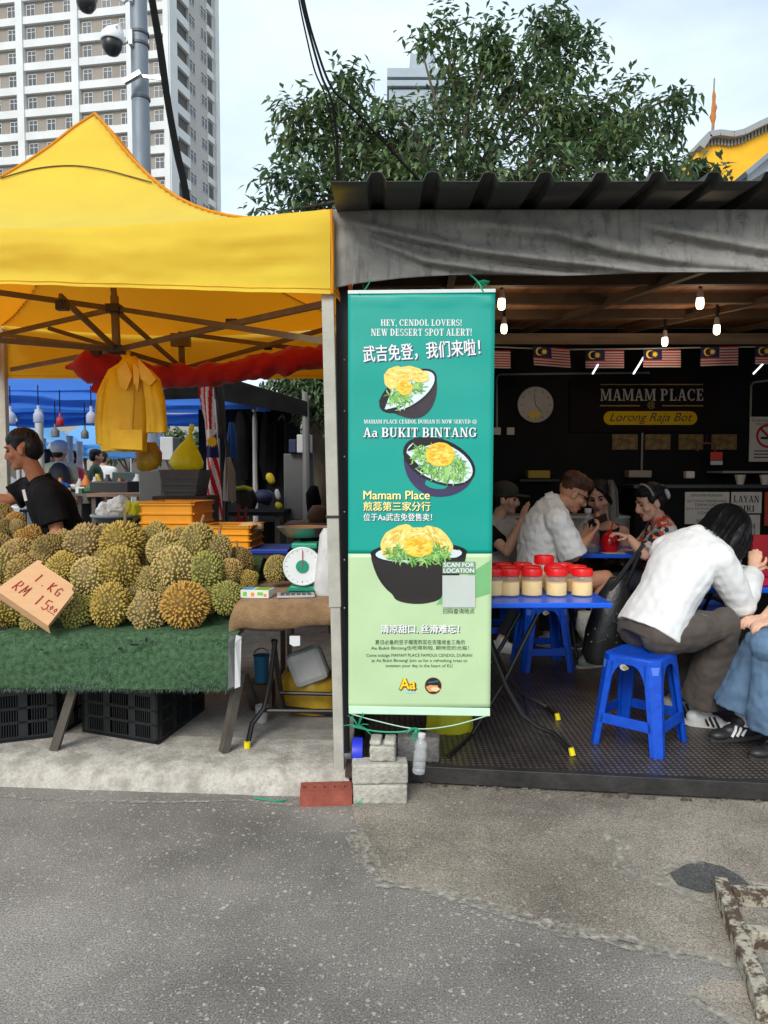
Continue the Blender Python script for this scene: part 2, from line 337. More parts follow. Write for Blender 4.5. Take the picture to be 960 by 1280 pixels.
b = MB(); b.grid(lambda i, j: V((-400 + 800 * i, -30 + 830 * j, 0)), 8, 8)
tag(b.build('road', M_asph), kind='structure')
def sheet(name, pts, z, m, dens=6, jit=.012, kind='structure'):
    q = [G(x, y, z) for x, y in pts]; o = []
    for i, a in enumerate(q):
        c = q[(i + 1) % len(q)]; k = max(1, int((c - a).length * dens))
        for s_ in range(k):
            p_ = a.lerp(c, s_ / k); o.append(p_ + V((noise.noise(p_ * 9) * jit * 2, noise.noise(p_ * 9 + V((5, 5, 5))) * jit * 2, 0)))
    me = MB(); me.face(o); ob = me.build(name, m); return tag(ob, kind=kind)
EDGE = [(440, 1010), (447, 1035), (453, 1062), (468, 1082), (483, 1100), (520, 1108), (560, 1117), (600, 1128), (640, 1141), (700, 1163), (760, 1170), (830, 1188), (905, 1199), (1000, 1206), (1150, 1210)]
sheet('worn_road_patch', EDGE + [(1300, 1100), (1150, 985), (960, 975), (700, 960), (520, 950), (440, 960)], .004, M_patch)
sheet('worn_road_patch', [(862, 1238), (890, 1225), (960, 1228), (1060, 1240), (1060, 1400), (960, 1330), (905, 1270)], .004, M_patch)
sheet('dark_road_patch', [(836, 1092), (858, 1078), (880, 1075), (905, 1084), (928, 1096), (938, 1108), (910, 1114), (880, 1116), (850, 1108)], .008, M_patch2, 20)
M_crack = mk_concrete('pale_worn_joint', (.44, .41, .355), (.33, .305, .265), 20, .25)
nn, ll, bb = nodes(M_crack); t_ = nn.new('ShaderNodeTexCoord'); q_ = nn.new('ShaderNodeTexNoise'); q_.inputs['Scale'].default_value = 38; q_.inputs['Detail'].default_value = 6; ll.new(t_.outputs['Object'], q_.inputs['Vector'])
r_ = nn.new('ShaderNodeMapRange'); r_.inputs['From Min'].default_value = .38; r_.inputs['From Max'].default_value = .68; ll.new(q_.outputs['Fac'], r_.inputs[0]); ll.new(r_.outputs[0], bb.inputs['Alpha'])
def crack(pts, wpx, z=.006):
    o = []; fine = []
    for i in range(len(pts) - 1):
        for s_ in range(5):
            k = s_ / 5; fine.append((pts[i][0] + (pts[i + 1][0] - pts[i][0]) * k, pts[i][1] + (pts[i + 1][1] - pts[i][1]) * k))
    fine.append(pts[-1]); L_, R_ = [], []
    for i, (x, y) in enumerate(fine):
        a = G(x, y, z); d = G(*fine[min(i + 1, len(fine) - 1)], z) - G(*fine[max(i - 1, 0)], z); s_ = V((-d.y, d.x, 0)).normalized(); ww = wpx * .0036 * (.6 + .8 * abs(noise.noise(a * 14)) + .3 * noise.noise(a * 40)); a = a + s_ * noise.noise(a * 7) * .02
        L_.append(a + s_ * ww); R_.append(a - s_ * ww)
    me = MB(); me.add(L_ + R_, [(i, i + 1, len(fine) + i + 1, len(fine) + i) for i in range(len(fine) - 1)]); tag(me.build('road_joint', M_crack), kind='structure')
crack([(447, 1035), (453, 1062), (468, 1082), (483, 1100), (520, 1108), (560, 1117), (600, 1128), (640, 1141), (700, 1163), (760, 1170), (830, 1188), (905, 1199), (990, 1203)], 13)
crack([(750, 1040), (775, 1055), (778, 1075), (772, 1086), (800, 1096), (840, 1107), (885, 1130), (930, 1150)], 9, .007)
crack([(822, 1093), (840, 1082), (856, 1076), (876, 1075)], 7, .0095)
crack([(905, 1112), (940, 1108), (975, 1110)], 9, .009)
crack([(862, 1236), (880, 1252), (905, 1270), (930, 1292)], 10, .0075)
crack([(-10, 992), (60, 1000), (120, 1002), (200, 1003), (280, 1000), (372, 1006)], 4, .005)
# kerbed pavement on the left: sloping rough concrete front, flat top
fx = lambda x: 3.42 - .075 * (x + 1.8)                   # line of the kerb foot
b = MB(); xs = [-40, -20, -10, -6, -4] + [-3 + .06 * i for i in range(47)] + [-.16]
prof = [(0, .0), (.012, .035), (.03, .075), (.07, .098), (.16, .108), (.26, .112), (.42, .113)]
rows = []
for x in xs:
    rr = []
    for k, (dy, z) in enumerate(prof):
        p_ = V((x, fx(max(x, -6)) + dy, z)); wv = noise.noise(V((x * 6, k * .8, 0))) * .010 + noise.noise(V((x * 25, k * 2, 3))) * .007; rr.append(p_ + V((0, -wv if k < 4 else wv * .3, wv * .35 if 0 < k < 6 else 0)))
    rows.append(rr)
b.add([q for r in rows for q in r], [(i * 7 + k, i * 7 + k + 1, (i + 1) * 7 + k + 1, (i + 1) * 7 + k) for i in range(len(rows) - 1) for k in range(6)])
b.add([rows[-1][k] for k in range(7)] + [V((-.16, rows[-1][6].y, 0))], [(0, 1, 2, 3, 4, 5, 6, 7)])
tag(b.build('kerb', M_kerb, smooth=60), kind='structure')
b = MB(); b.add([V((-40, 4.05, .1131)), V((-.16, fx(-.16) + .42, .1131)), V((-.16, 12, .1131)), V((-40, 12, .1131)), V((-40, 12, 0)), V((-.16, 12, 0)), V((-6, fx(-6) + .42, .1131)), V((-.16, fx(-.16) + .42, 0))],
    [(0, 6, 1, 2, 3), (3, 2, 5, 4), (1, 7, 5, 2)])
tag(b.build('pavement', M_pave), kind='structure')
# checker-plate platform on a dark steel edge beam
M_deck = mat('checker_plate', (.105, .088, .076), .38, metal=.45, var=.55, scale=2.2, spec=.5); n_, l_, b_ = nodes(M_deck)
t_ = n_.new('ShaderNodeTexCoord'); k_ = n_.new('ShaderNodeMapping'); k_.inputs['Rotation'].default_value = (0, 0, R(45)); k_.inputs['Scale'].default_value = (150, 150, 150); l_.new(t_.outputs['Object'], k_.inputs[0])
sx = n_.new('ShaderNodeSeparateXYZ'); l_.new(k_.outputs[0], sx.inputs[0]); s1 = n_.new('ShaderNodeMath'); s1.operation = 'SINE'; s2 = n_.new('ShaderNodeMath'); s2.operation = 'SINE'; l_.new(sx.outputs[0], s1.inputs[0]); l_.new(sx.outputs[1], s2.inputs[0])
m_ = n_.new('ShaderNodeMath'); m_.operation = 'MULTIPLY'; l_.new(s1.outputs[0], m_.inputs[0]); l_.new(s2.outputs[0], m_.inputs[1]); r_ = n_.new('ShaderNodeMapRange'); r_.inputs['From Min'].default_value = .05; r_.inputs['From Max'].default_value = .5; l_.new(m_.outputs[0], r_.inputs[0])
bp_ = n_.new('ShaderNodeBump'); bp_.inputs['Strength'].default_value = .9; bp_.inputs['Distance'].default_value = .004; l_.new(r_.outputs[0], bp_.inputs['Height']); l_.new(bp_.outputs[0], b_.inputs['Normal'])
mr = n_.new('ShaderNodeMapRange'); mr.inputs['To Min'].default_value = .6; mr.inputs['To Max'].default_value = 1.7; l_.new(r_.outputs[0], mr.inputs[0]); mm_ = n_.new('ShaderNodeMix'); mm_.data_type = 'RGBA'; mm_.blend_type = 'MULTIPLY'; mm_.inputs['Factor'].default_value = 1
l_.new(b_.inputs['Base Color'].links[0].from_socket, mm_.inputs['A']); l_.new(mr.outputs[0], mm_.inputs['B']); l_.new(mm_.outputs['Result'], b_.inputs['Base Color'])
DZ = .09; dy = lambda x: 3.45 - .125 * (x - .15)
b = MB(); b.prism([(-.1, dy(-.1), DZ), (4.6, dy(4.6), DZ), (4.6, 7.7, DZ), (-.1, 7.7, DZ)], (0, 0, -.012)); tag(b.build('platform_floor', M_deck), kind='structure')
M_beam = plain('dark_steel_edge', (.045, .043, .042), .5, metal=.4, var=.4, scale=9, bump=.25, bscale=40)
b = MB(); b.prism([(-.1, dy(-.1) - .012, DZ + .003), (4.6, dy(4.6) - .012, DZ + .003), (4.6, dy(4.6) + .03, DZ + .003), (-.1, dy(-.1) + .03, DZ + .003)], (0, 0, -.078)); tag(b.build('platform_edge_beam', M_beam, bevel=.003), kind='structure')
b = MB()
for x in (.2, .9, 1.7, 2.6, 3.8): b.box((x, dy(x) + .35, .039), (.14, .14, .078))
b.box((2.2, 5.5, .038), (4.5, .1, .076)); tag(b.build('platform_bearers', M_blockd), kind='structure')
M_soil = mk_concrete('rubble_soil', (.17, .145, .12), (.07, .06, .05), 20, 1); b = MB()
for i in range(60):
    x = random.uniform(.15, 2.4); r = random.uniform(.008, .022); b.ell((x, dy(x) - .02 + random.uniform(-.02, .08), .008), (r * 1.4, r, r * .7), Matrix.Rotation(random.random() * 6, 3, 'Z'), 6)
tag(b.build('gravel', M_soil, smooth=50), kind='stuff')

# ================================================================== FAR BUILDINGS
M_bw = plain('tower_white', (.62, .63, .62), .8, scale=.3, var=.08); M_bb = plain('tower_beige', (.27, .235, .20), .85, scale=.4, var=.12); M_bl = plain('tower_light_wall', (.44, .42, .39), .85, scale=.4)
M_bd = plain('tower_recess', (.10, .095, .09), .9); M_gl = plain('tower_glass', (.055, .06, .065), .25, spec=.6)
tw = thing('apartment_tower', 'tall pale apartment block with white bands and rows of small windows', 'building', (-40, 105, 0))
Cx, Cy = (219 - 480) / F * 95, 95.0; A1 = R(9.4); e1 = V((-cos(A1), sin(A1), 0)); e2 = V((sin(A1) + .08, cos(A1), 0)).normalized(); C0 = V((Cx, Cy, 0))
def sfront(p): k = (p - 480) / F; return (Cx - k * Cy) / (cos(A1) + k * sin(A1))
def sside(p): k = (p - 480) / F; return (k * Cy - Cx) / (e2.x - k * e2.y)
FH, NF = 2.91, 31; Z0 = 1.1
Lf = sfront(-130); Ls = sside(279)
def fq(s, z, o=0): return C0 + e1 * s + V((0, 0, z)) - e2 * o     # point on the front face, o metres proud
def sq(s, z, o=0): return C0 + e2 * s + V((0, 0, z)) - e1 * o
def slab(b, f, s0, s1, z0, z1, o0, o1, k=None): b.add([f(s, z, o) for s in (s0, s1) for z in (z0, z1) for o in (o0, o1)], [(0, 1, 3, 2), (4, 6, 7, 5), (0, 4, 5, 1), (2, 3, 7, 6), (0, 2, 6, 4), (1, 5, 7, 3)], k)
HT = Z0 + NF * FH
b = MB(); slab(b, fq, .7, Lf, 0, HT, -Ls, -.5); b.build('wall', M_bb, tw)
b = MB()
for i in range(NF + 1):
    z = Z0 + i * FH; slab(b, fq, 0, Lf, z - .1, z + .85, -.5, -.06)
b.build('spandrel_band', M_bw, tw)
for p in (217, 172, 105, 38, -30, -98): b = MB(); s0 = sfront(p + 4.5); slab(b, fq, s0 if p < 217 else -.02, s0 + .95, 0, HT + 1, -.52, .12); b.build('pilaster', M_bw, tw)
def window(b, f, s, z, wd, hg, o):
    slab(b, f, s - wd / 2, s + wd / 2, z, z + hg, o - .1, o + .02, 1)
    for ds in (-wd / 2, -.03, wd / 2 - .06): slab(b, f, s + ds, s + ds + .06, z, z + hg, o + .022, o + .06, 0)
    for dz in (0, hg * .62, hg - .06): slab(b, f, s - wd / 2 + .0, s + wd / 2, z + dz, z + dz + .06, o + .024, o + .064, 0)
shown = 0; rest = MB()
for i in range(NF - 1, -1, -1):
    z = Z0 + i * FH + 1.02
    for p in (6, 27, 50, 72, 95, 118, 142, 163, 187, 204, -18, -40, -62, -85, -108):
        s = sfront(p); ypx = 592 - (z - H) * F / (Cy + s * .16); vis = -20 < ypx < 225 and p > 0
        if vis and shown < 78: b = MB(); window(b, fq, s, z, 1.25, 1.45, -.5); b.build('window', [M_bw, M_gl], tw); shown += 1
        else: window(rest, fq, s, z, 1.25, 1.45, -.5)
    for p in (247, 261):
        s = sside(p); ypx = 592 - (z - H) * F / (Cy + s)
        if 0 < ypx < 290 and shown < 97: b = MB(); window(b, sq, s, z, 1.7, 1.45, .0); b.build('window', [M_bw, M_gl], tw); shown += 1
        else: window(rest, sq, s, z, 1.7, 1.45, 0)
tag(rest.build('window', [M_bw, M_gl], tw), kind='stuff')
b = MB(); s_a, s_b = sside(228), sside(243)
slab(b, sq, s_b, Ls, 0, HT, -.5, 0); b.build('side_wall', M_bl, tw)
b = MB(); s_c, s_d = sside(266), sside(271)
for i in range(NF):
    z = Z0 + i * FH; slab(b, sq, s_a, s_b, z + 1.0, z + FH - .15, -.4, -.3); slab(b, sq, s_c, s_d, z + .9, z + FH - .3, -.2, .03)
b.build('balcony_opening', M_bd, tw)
for i in range(NF + 1):
    z = Z0 + i * FH; b = MB(); slab(b, sq, s_a, s_b, z - .15, z + 1.0, -.4, .12); b.build('balcony_parapet', M_bw, tw); b = MB(); slab(b, sq, s_c - .3, s_d + .3, z - .1, z + .75, -.3, .2); b.build('balcony_parapet', M_bw, tw)
for p, q in ((219, 228), (275, 279)): b = MB(); slab(b, sq, sside(p) + .02, sside(q), 0, HT + 1, -.45, .16); b.build('pilaster', M_bw, tw)
b = MB(); slab(b, fq, -.5, Lf, HT + .3, HT + 1.4, -Ls, .3); b.build('roof', M_bw, tw)
# distant tower behind the crown of the tree
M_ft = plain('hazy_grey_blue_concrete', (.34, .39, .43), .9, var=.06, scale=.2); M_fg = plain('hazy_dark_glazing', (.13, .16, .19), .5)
ft = thing('distant_tower', 'grey blue high-rise top showing above the tree', 'building', P(518, 592, 190) - V((0, 0, P(518, 592, 190).z)))
def pxbox(b, x0, x1, y0, y1, Y, dep, k=None):
    a = P(x0, y1, Y); c = P(x1, y0, Y); b.box(((a.x + c.x) / 2, Y + dep / 2, (a.z + c.z) / 2), (c.x - a.x, dep, c.z - a.z), None, k)
b = MB(); pxbox(b, 486, 556, 112, 600, 190, 20); b.build('wall', M_ft, ft)
b = MB(); pxbox(b, 484, 558, 85, 96, 189.5, 20); pxbox(b, 484, 558, 100, 107, 189.2, 20); pxbox(b, 488, 554, 90, 112, 190.6, 19, 1); b.build('balcony', [M_ft, M_fg], ft)
b = MB(); pxbox(b, 513, 545, 67, 85, 192, 16); b.build('roof', M_ft, ft)
# yellow building with curved coping on the right, flagpole, pale gable
M_yel = plain('yellow_render', S(236, 176, 40), .8, var=.12, scale=1.2); M_cop = plain('grey_coping', (.28, .29, .29), .7)
Yb = 22.0
yb = thing('yellow_building', 'yellow rendered hall with an upswept grey roof edge', 'building', P(930, 592, Yb) - V((0, 0, P(930, 592, Yb).z)))
top = [(866, 212), (872, 190), (882, 174), (895, 172), (912, 174), (925, 171), (945, 161), (965, 152), (1010, 138), (1100, 128)]
b = MB(); b.prism([P(x, y, Yb) for x, y in top] + [P(1100, 590, Yb), P(866, 590, Yb)], (0, 7, 0)); b.build('wall', M_yel, yb)
b = MB()
for (x0, y0), (x1, y1) in zip(top[1:], top[2:]): b.bar(P(x0, y0 - 1, Yb) + V((0, 3.4, 0)), P(x1, y1 - 1, Yb) + V((0, 3.4, 0)), 7.4, .16)
b.build('coping', M_cop, yb)
b = MB()
for i in range(22):
    x = 884 + i * 4.2; y = [174 - 0, 172][i % 2]
    for (x0, y0), (x1, y1) in zip(top[2:], top[3:]):
        if x0 <= x < x1: y = y0 + (y1 - y0) * (x - x0) / (x1 - x0)
    p_ = P(x, y + 6.5, Yb); b.box(p_ + V((0, -.06, 0)), (.05, .06, .16))
b.build('eave_trim', M_cop, yb)
gb = thing('gabled_roof', 'pale blue white gable end in front of the yellow hall', 'building', P(965, 592, 17) - V((0, 0, P(965, 592, 17).z)))
M_pw = plain('pale_blue_white', (.55, .60, .64), .6)
b = MB(); b.prism([P(934, 218, 17), P(972, 186, 17), P(1040, 218, 17), P(1040, 592, 17), P(934, 592, 17)], (0, 4, 0)); b.build('wall', M_pw, gb)
b = MB(); b.bar(P(928, 221, 16.9) + V((0, 2, 0)), P(972, 184, 16.9) + V((0, 2, 0)), 4.4, .1); b.bar(P(972, 184, 16.9) + V((0, 2, 0)), P(1046, 221, 16.9) + V((0, 2, 0)), 4.4, .1); b.build('roof', plain('grey_roof_edge', (.2, .24, .28), .6), gb)
fp = thing('flagpole', 'thin mast with a furled orange flag on the yellow hall', 'flagpole', P(891, 172, Yb + .5))
b = MB(); b.tube([P(890, 172, Yb + .5), P(893, 98, Yb + .5)], [.03, .02], 6); b.build('pole', plain('weathered_steel', (.22, .2, .18), .6), fp)
b = MB(); b.loft([[P(891.5 + dx, y, Yb + .5) + V((r * cos(a), r * .6 * sin(a), 0)) for a in [2 * pi * k / 8 for k in range(8)]] for y, r, dx in ((112, .02, .9), (120, .06, 1), (128, .05, .8), (134, .09, 1.4), (140, .07, .4), (147, .10, -.6), (154, .05, -.2), (162, .03, .3))]); b.build('flag', plain('faded_orange_cloth', S(176, 110, 60), .9, var=.3, scale=9), fp, smooth=60)

# ================================================================== STREET POLE, CAMERAS, CABLES
M_pole = plain('blue_grey_galvanised', (.20, .235, .27), .55, metal=.25, var=.18, scale=4, stretch=(1, 1, .3))
Yp = 13.0
a, c = P(172.5, -30, Yp), P(177, 190, Yp); base = V((c.x + .08, Yp, 0))
sp = thing('street_pole', 'thick blue grey steel pole rising behind the yellow tent', 'pole', base)
b = MB(); b.tube([base, base + V((0, 0, .02)), c, a], [.165, .16, .148, .14], 20); b.build('shaft', M_pole, sp, smooth=True)
M_blk = plain('black_plastic', (.012, .012, .013), .35, spec=.5); M_wht = plain('white_plastic', (.72, .73, .73), .4); M_steel = plain('bright_steel', (.5, .5, .5), .35, metal=.9)
for y in (43, 57, 124): b = MB(); p_ = P(174.5 + (y - 40) * .02, y, Yp); b.lathe([(.155, -.025), (.16, -.02), (.16, .02), (.155, .025)], p_, 20); b.build('strap', plain('dark_strap', (.08, .09, .1), .5), sp, smooth=True)
b = MB(); p_ = P(176, 96, Yp - .16); b.bar(P(155, 103, Yp - .3), P(176, 91, Yp - .3), .09, .07); b.bar(P(176, 95, Yp - .2), P(205, 99, Yp - .2), .03, .05); b.build('bracket', M_steel, sp)
def dome(px, py, label, arm=True):
    ctr = P(px, py, Yp - .25); t = thing('security_camera', label, 'camera', ctr, 'security cameras on the street pole')
    b = MB(); b.lathe([(.02, .24), (.08, .22), (.17, .12), (.19, .02), (.18, 0)], ctr, 22); b.build('housing', M_wht, t, smooth=True)
    b = MB(); b.lathe([(.15, .0), (.165, -.03), (.155, -.12), (.10, -.2), (.02, -.235)], ctr, 22); b.build('dome', M_blk, t, smooth=True)
    b = MB(); q = P(164, py - 4, Yp - .14); b.tube([ctr + V((0, 0, .22)), ctr + V((.12, 0, .27)), V((q.x - .12, q.y, ctr.z + .02)), q], .045, 8); b.box(q, (.06, .12, .24)); b.build('arm', M_wht, t, smooth=True)
dome(140, 52, 'white dome camera with black glass on an arm of the pole'); dome(108, -2, 'black camera dome cut off at the top edge of the photo')
M_cab = plain('black_cable', (.008, .008, .008), .8, spec=.08)
def cable(name, pts, r, label, group=None, m=None, n=7): 
    b = MB(); o = []
    for i in range(len(pts) - 1):
        for s_ in range(6):
            t = s_ / 6; p0 = pts[max(i - 1, 0)]; p1 = pts[i]; p2 = pts[i + 1]; p3 = pts[min(i + 2, len(pts) - 1)]
            o.append(.5 * ((2 * p1) + (p2 - p0) * t + (2 * p0 - 5 * p1 + 4 * p2 - p3) * t * t + (3 * p1 - p0 - 3 * p2 + p3) * t ** 3))
    o.append(pts[-1]); b.tube(o, r, n); return one(b, name, m or M_cab, label, 'cable', group, base=pts[0], smooth=True)
for k, dx in enumerate((-1.9, 0, 2.0)):
    cable('cable', [P(185 + dx, -40, 12.4), P(190 + dx, 0, 12.4), P(200 + dx * 1.1, 60, 12.4), P(210 + dx * .9, 130, 12.3), P(221 + dx, 190, 12.2), P(231 + dx, 236, 12.1), P(244 + dx, 330, 12)], .034, ['left strand of the thick black cable bundle by the street pole', 'middle strand of the thick black cable bundle by the street pole', 'right strand of the thick black cable bundle by the street pole'][k], 'thick black cables beside the pole')
cable('cable', [P(374, -40, 7.9), P(380, 2, 7.9), P(394, 55, 7.9), P(415, 110, 7.9), P(445, 140, 8), P(500, 200, 8.2), P(560, 262, 8.4)], .013, 'thin black wire running down across the tree to the roof', 'wires over the tree')
cable('cable', [P(371, -40, 8), P(377, 2, 8), P(389, 50, 8), P(402, 95, 8), P(414, 125, 8), P(421, 180, 8.1), P(424, 262, 8.2)], .013, 'thin black wire hanging steepest over the tree', 'wires over the tree')
cable('cable', [P(369, -40, 8.1), P(374, 2, 8.1), P(384, 50, 8.1), P(394, 90, 8.1), P(410, 130, 8.1), P(420, 200, 8.2), P(421, 262, 8.3)], .009, 'thinnest of the black wires slanting over the tree', 'wires over the tree')

# ================================================================== TREES
M_bark = plain('bark', (.09, .07, .05), .95, var=.4, scale=12, bump=.8, bscale=30, stretch=(1, 1, .25))
def leafmat(name, c, tr=.36): return mat(name, c, .33, var=.3, scale=1.5, spec=.55, transl=tr)
M_lf = [leafmat('leaf_dark', (.076, .128, .060)), leafmat('leaf_mid', (.108, .178, .076)), leafmat('leaf_light', (.135, .205, .070)), leafmat('leaf_young', (.16, .20, .06))]
def leaf(b, p, d, L_, W_, k):
    s, d, u = frame_of(d); u = -u if u.z < 0 else u
    m = p + d * L_ * .45 + u * L_ * .06; t = p + d * L_ - V((0, 0, L_ * .18))
    b.add([p, m + s * W_ * .5 - u * W_ * .12, t, m - s * W_ * .5 - u * W_ * .12, m], [(0, 1, 4), (1, 2, 4), (2, 3, 4), (3, 0, 4)], k)
def tree(name, label, trunk, blobs, n_cl, per, ll_, seed, lw=.42, weights=(4, 6, 3, .6), droop=-.5, spread=.36, keep=None):
    rnd = random.Random(seed); t = thing(name, label, 'tree', trunk[0][0])
    wb = MB(); pts = [q for q, r in trunk]; wb.tube(pts, [r for q, r in trunk], 10)
    fork = pts[-1]; lb = MB(); tips = []
    tot = sum(r[0] * r[2] for c, r in blobs)
    for c, r in blobs:
        m = fork.lerp(c, .5) + V((rnd.uniform(-.2, .2), rnd.uniform(-.2, .2), .15)); wb.tube([fork - V((0, 0, .1)), m, c], [trunk[-1][1] * .4, trunk[-1][1] * .2, .012], 6)
        for i in range(max(6, int(n_cl * r[0] * r[2] / tot))):
            d = V((rnd.gauss(0, 1), rnd.gauss(0, 1), rnd.gauss(0, 1))).normalized(); k = rnd.random() ** .42
            q = c + V((d.x * r[0], d.y * r[1], d.z * r[2])) * k * (1 + .25 * noise.noise(d * 2.2 + c))
            tips.append((q, c, d))
    for q, c, d in tips:
        if keep and not keep(q): continue
        st = c.lerp(q, rnd.uniform(.55, .8)); tw_ = (q - st); 
        if rnd.random() < .55: wb.tube([st - tw_ * .8, st, q], [.012, .009, .004], 4, False)
        clump = noise.noise(q * 1.3) 
        for i in range(rnd.randint(int(per * .6), int(per * 1.3))):
            a = rnd.uniform(0, 1); p_ = st.lerp(q, .15 + a * .9) + V((rnd.gauss(0, 1), rnd.gauss(0, 1), rnd.gauss(0, .7))) * spread * .3
            dv = (q - c).normalized() * .5 + V((rnd.gauss(0, .7), rnd.gauss(0, .7), droop + rnd.gauss(0, .5)))
            wts = list(weights)
            if clump > .12: wts = [2, 4, 5, 1.6]
            elif clump < -.15: wts = [8, 3, .6, .05]
            leaf(lb, p_, dv, ll_ * rnd.uniform(.7, 1.25), ll_ * lw * rnd.uniform(.8, 1.2), rnd.choices(range(4), wts)[0])
    wb.build('trunk', M_bark, t, smooth=60); lb.build('crown', M_lf, t, smooth=False, fix=False)
    return t
def blob(px, py, r, Y, rz=None, ry=None): k = Y / F; return (P(px, py, Y), (r * k, (ry or r * .8) * k, (rz or r * .85) * k))
def window_gap(q):            # a real opening in the crown; the far tower shows through it
    r = V((q.x, q.y, q.z - H)); d = r.y * cos(PITCH) - r.z * sin(PITCH); x = 480 + F * r.x / d; y = 640 - F * (r.y * sin(PITCH) + r.z * cos(PITCH)) / d
    return not (478 < x < 546 and 60 < y < 118)
YT = 10.5; tb = P(575, 592, YT); tb.z = 0
tree('broadleaf_tree', 'big loose green tree with drooping leaves behind the dark tin roof', [(tb, .2), (tb + V((.05, 0, 1.5)), .17), (tb + V((.02, .1, 3.0)), .15), (P(572, 270, YT), .13)],
     [blob(362, 222, 42, 10, 22), blob(392, 245, 50, 10.2, 25), blob(372, 140, 36, 10.3), blob(382, 180, 50, 10.4), blob(435, 95, 20, 10.3, 22), blob(440, 135, 46, 10.4), blob(445, 195, 62, 10.2), blob(430, 250, 60, 10), blob(500, 165, 60, 10.6), blob(520, 220, 62, 10), blob(525, 55, 22, 10.8, 18), blob(555, 40, 36, 11), blob(560, 100, 50, 11),
      blob(585, 165, 66, 10.6), blob(600, 225, 60, 10.2), blob(618, 55, 34, 11, 44), blob(645, 95, 55, 11), blob(690, 35, 38, 11.2, 40), blob(715, 75, 42, 11.2, 48), blob(690, 140, 70, 10.8), blob(680, 215, 66, 10.2), blob(745, 150, 50, 11), blob(770, 190, 62, 10.6, 50), blob(785, 110, 12, 11, 22), blob(805, 135, 30, 11, 28), blob(835, 150, 24, 10.8, 40), blob(822, 205, 40, 10.4, 30), blob(748, 235, 55, 10.1, 22), blob(850, 118, 12, 10.8, 10), blob(345, 265, 28, 9.8, 16)],
     1080, 14, .145, 3, keep=window_gap)
tree('leafy_sapling', 'small bright green sprig of leaves against the yellow hall', [(V((P(880, 0, 11.5).x, 11.5, 0)), .05), (P(872, 250, 11.5), .04)], [blob(880, 205, 12, 11.5, 12), blob(893, 214, 14, 11.5, 6), blob(870, 216, 14, 11.5, 8)], 16, 10, .2, 5, weights=(1, 3, 4, 3))
# leaning brown trunk and dark shrubbery left of the eatery
tq = V((P(412, 0, 8.3).x, 8.3, .11))
tree('leaning_tree', 'brown leaning trunk with light green leaves just left of the pale tent post', [(tq, .17), (P(405, 600, 8.3), .15), (P(398, 545, 8.3), .14), (P(396, 520, 8.3), .1)],
     [blob(392, 500, 32, 8.3), blob(372, 478, 30, 8.5), blob(412, 476, 36, 8.3), blob(352, 480, 22, 8.8, 14), blob(408, 515, 22, 8.2)], 210, 17, .085, 8, lw=.45, weights=(2, 4, 4, 2), spread=.3)
# ================================================================== YELLOW TENT
M_yt = mat('yellow_canopy_cloth', S(252, 222, 70), .7, var=.09, scale=2.2, bump=.3, bscale=6, transl=.42, sheen=.2, spec=.3)
_n, _l, _b = nodes(M_yt); _t = [q for q in _n if q.type == 'BSDF_TRANSLUCENT'][0]; _l.remove(_t.inputs[0].links[0]); _t.inputs[0].default_value = (*S(242, 142, 8), 1)   # light coming through the cloth is more orange
M_seam = mat('orange_seam', S(225, 150, 15), .7, var=.1, transl=.3)
M_post = plain('cream_painted_steel', (.40, .385, .33), .5, var=.15, scale=9, bump=.1); M_bar = plain('brown_painted_bar', (.13, .098, .055), .45, metal=.3, var=.25)
FR, FL, RL, RR = V((-.262, 3.42, 0)), V((-3.15, 3.42, 0)), V((-3.07, 6.0, 0)), V((-.12, 6.0, 0))
ZE, ZP, ZV = 2.665, 3.74, 2.275
tent = thing('canopy_tent', 'yellow pop-up canopy tent over the durian stall', 'tent', (-1.7, 4.7, .11))
def tent_pt(a, c_):      # a across, c_ front to back
    p = (FL.lerp(FR, a)).lerp(RL.lerp(RR, a), c_); t = min(1, 2 * min(a, 1 - a, c_, 1 - c_)); e = abs(abs(2 * a - 1) - abs(2 * c_ - 1))
    ap = V((-1.79, 4.7, 0)); p = p.lerp(p + (ap - (FL + FR + RL + RR) / 4), t)
    sg_ = abs(2 * a - 1) if abs(2 * c_ - 1) >= abs(2 * a - 1) else abs(2 * c_ - 1); sg_ = sg_ / max(.001, 1 - t); z = ZE + (ZP - ZE) * (.82 * t ** 2.5 + .18 * t) - .085 * cos(pi / 2 * min(1, sg_)) * (1 - t) ** 3 - .04 * e * t * (1 - t)
    if t > .93: z -= (t - .93) * .55
    p.z = z + .006 * noise.noise(V((a * 9, c_ * 9, 1))) * (1 if t > 0 else 0); return p
b = MB(); b.grid(lambda i, j: tent_pt(i, j), 72, 72); b.build('canopy', M_yt, tent, smooth=70)
b = MB()
for (ca, cc) in ((1, 0), (0, 0), (1, 1), (0, 1)):
    b.tube([tent_pt(ca + (.5 - ca) * k / 14, cc + (.5 - cc) * k / 14) + V((0, 0, .003)) for k in range(15)], .009, 6)
b.build('seam', M_seam, tent, smooth=True)
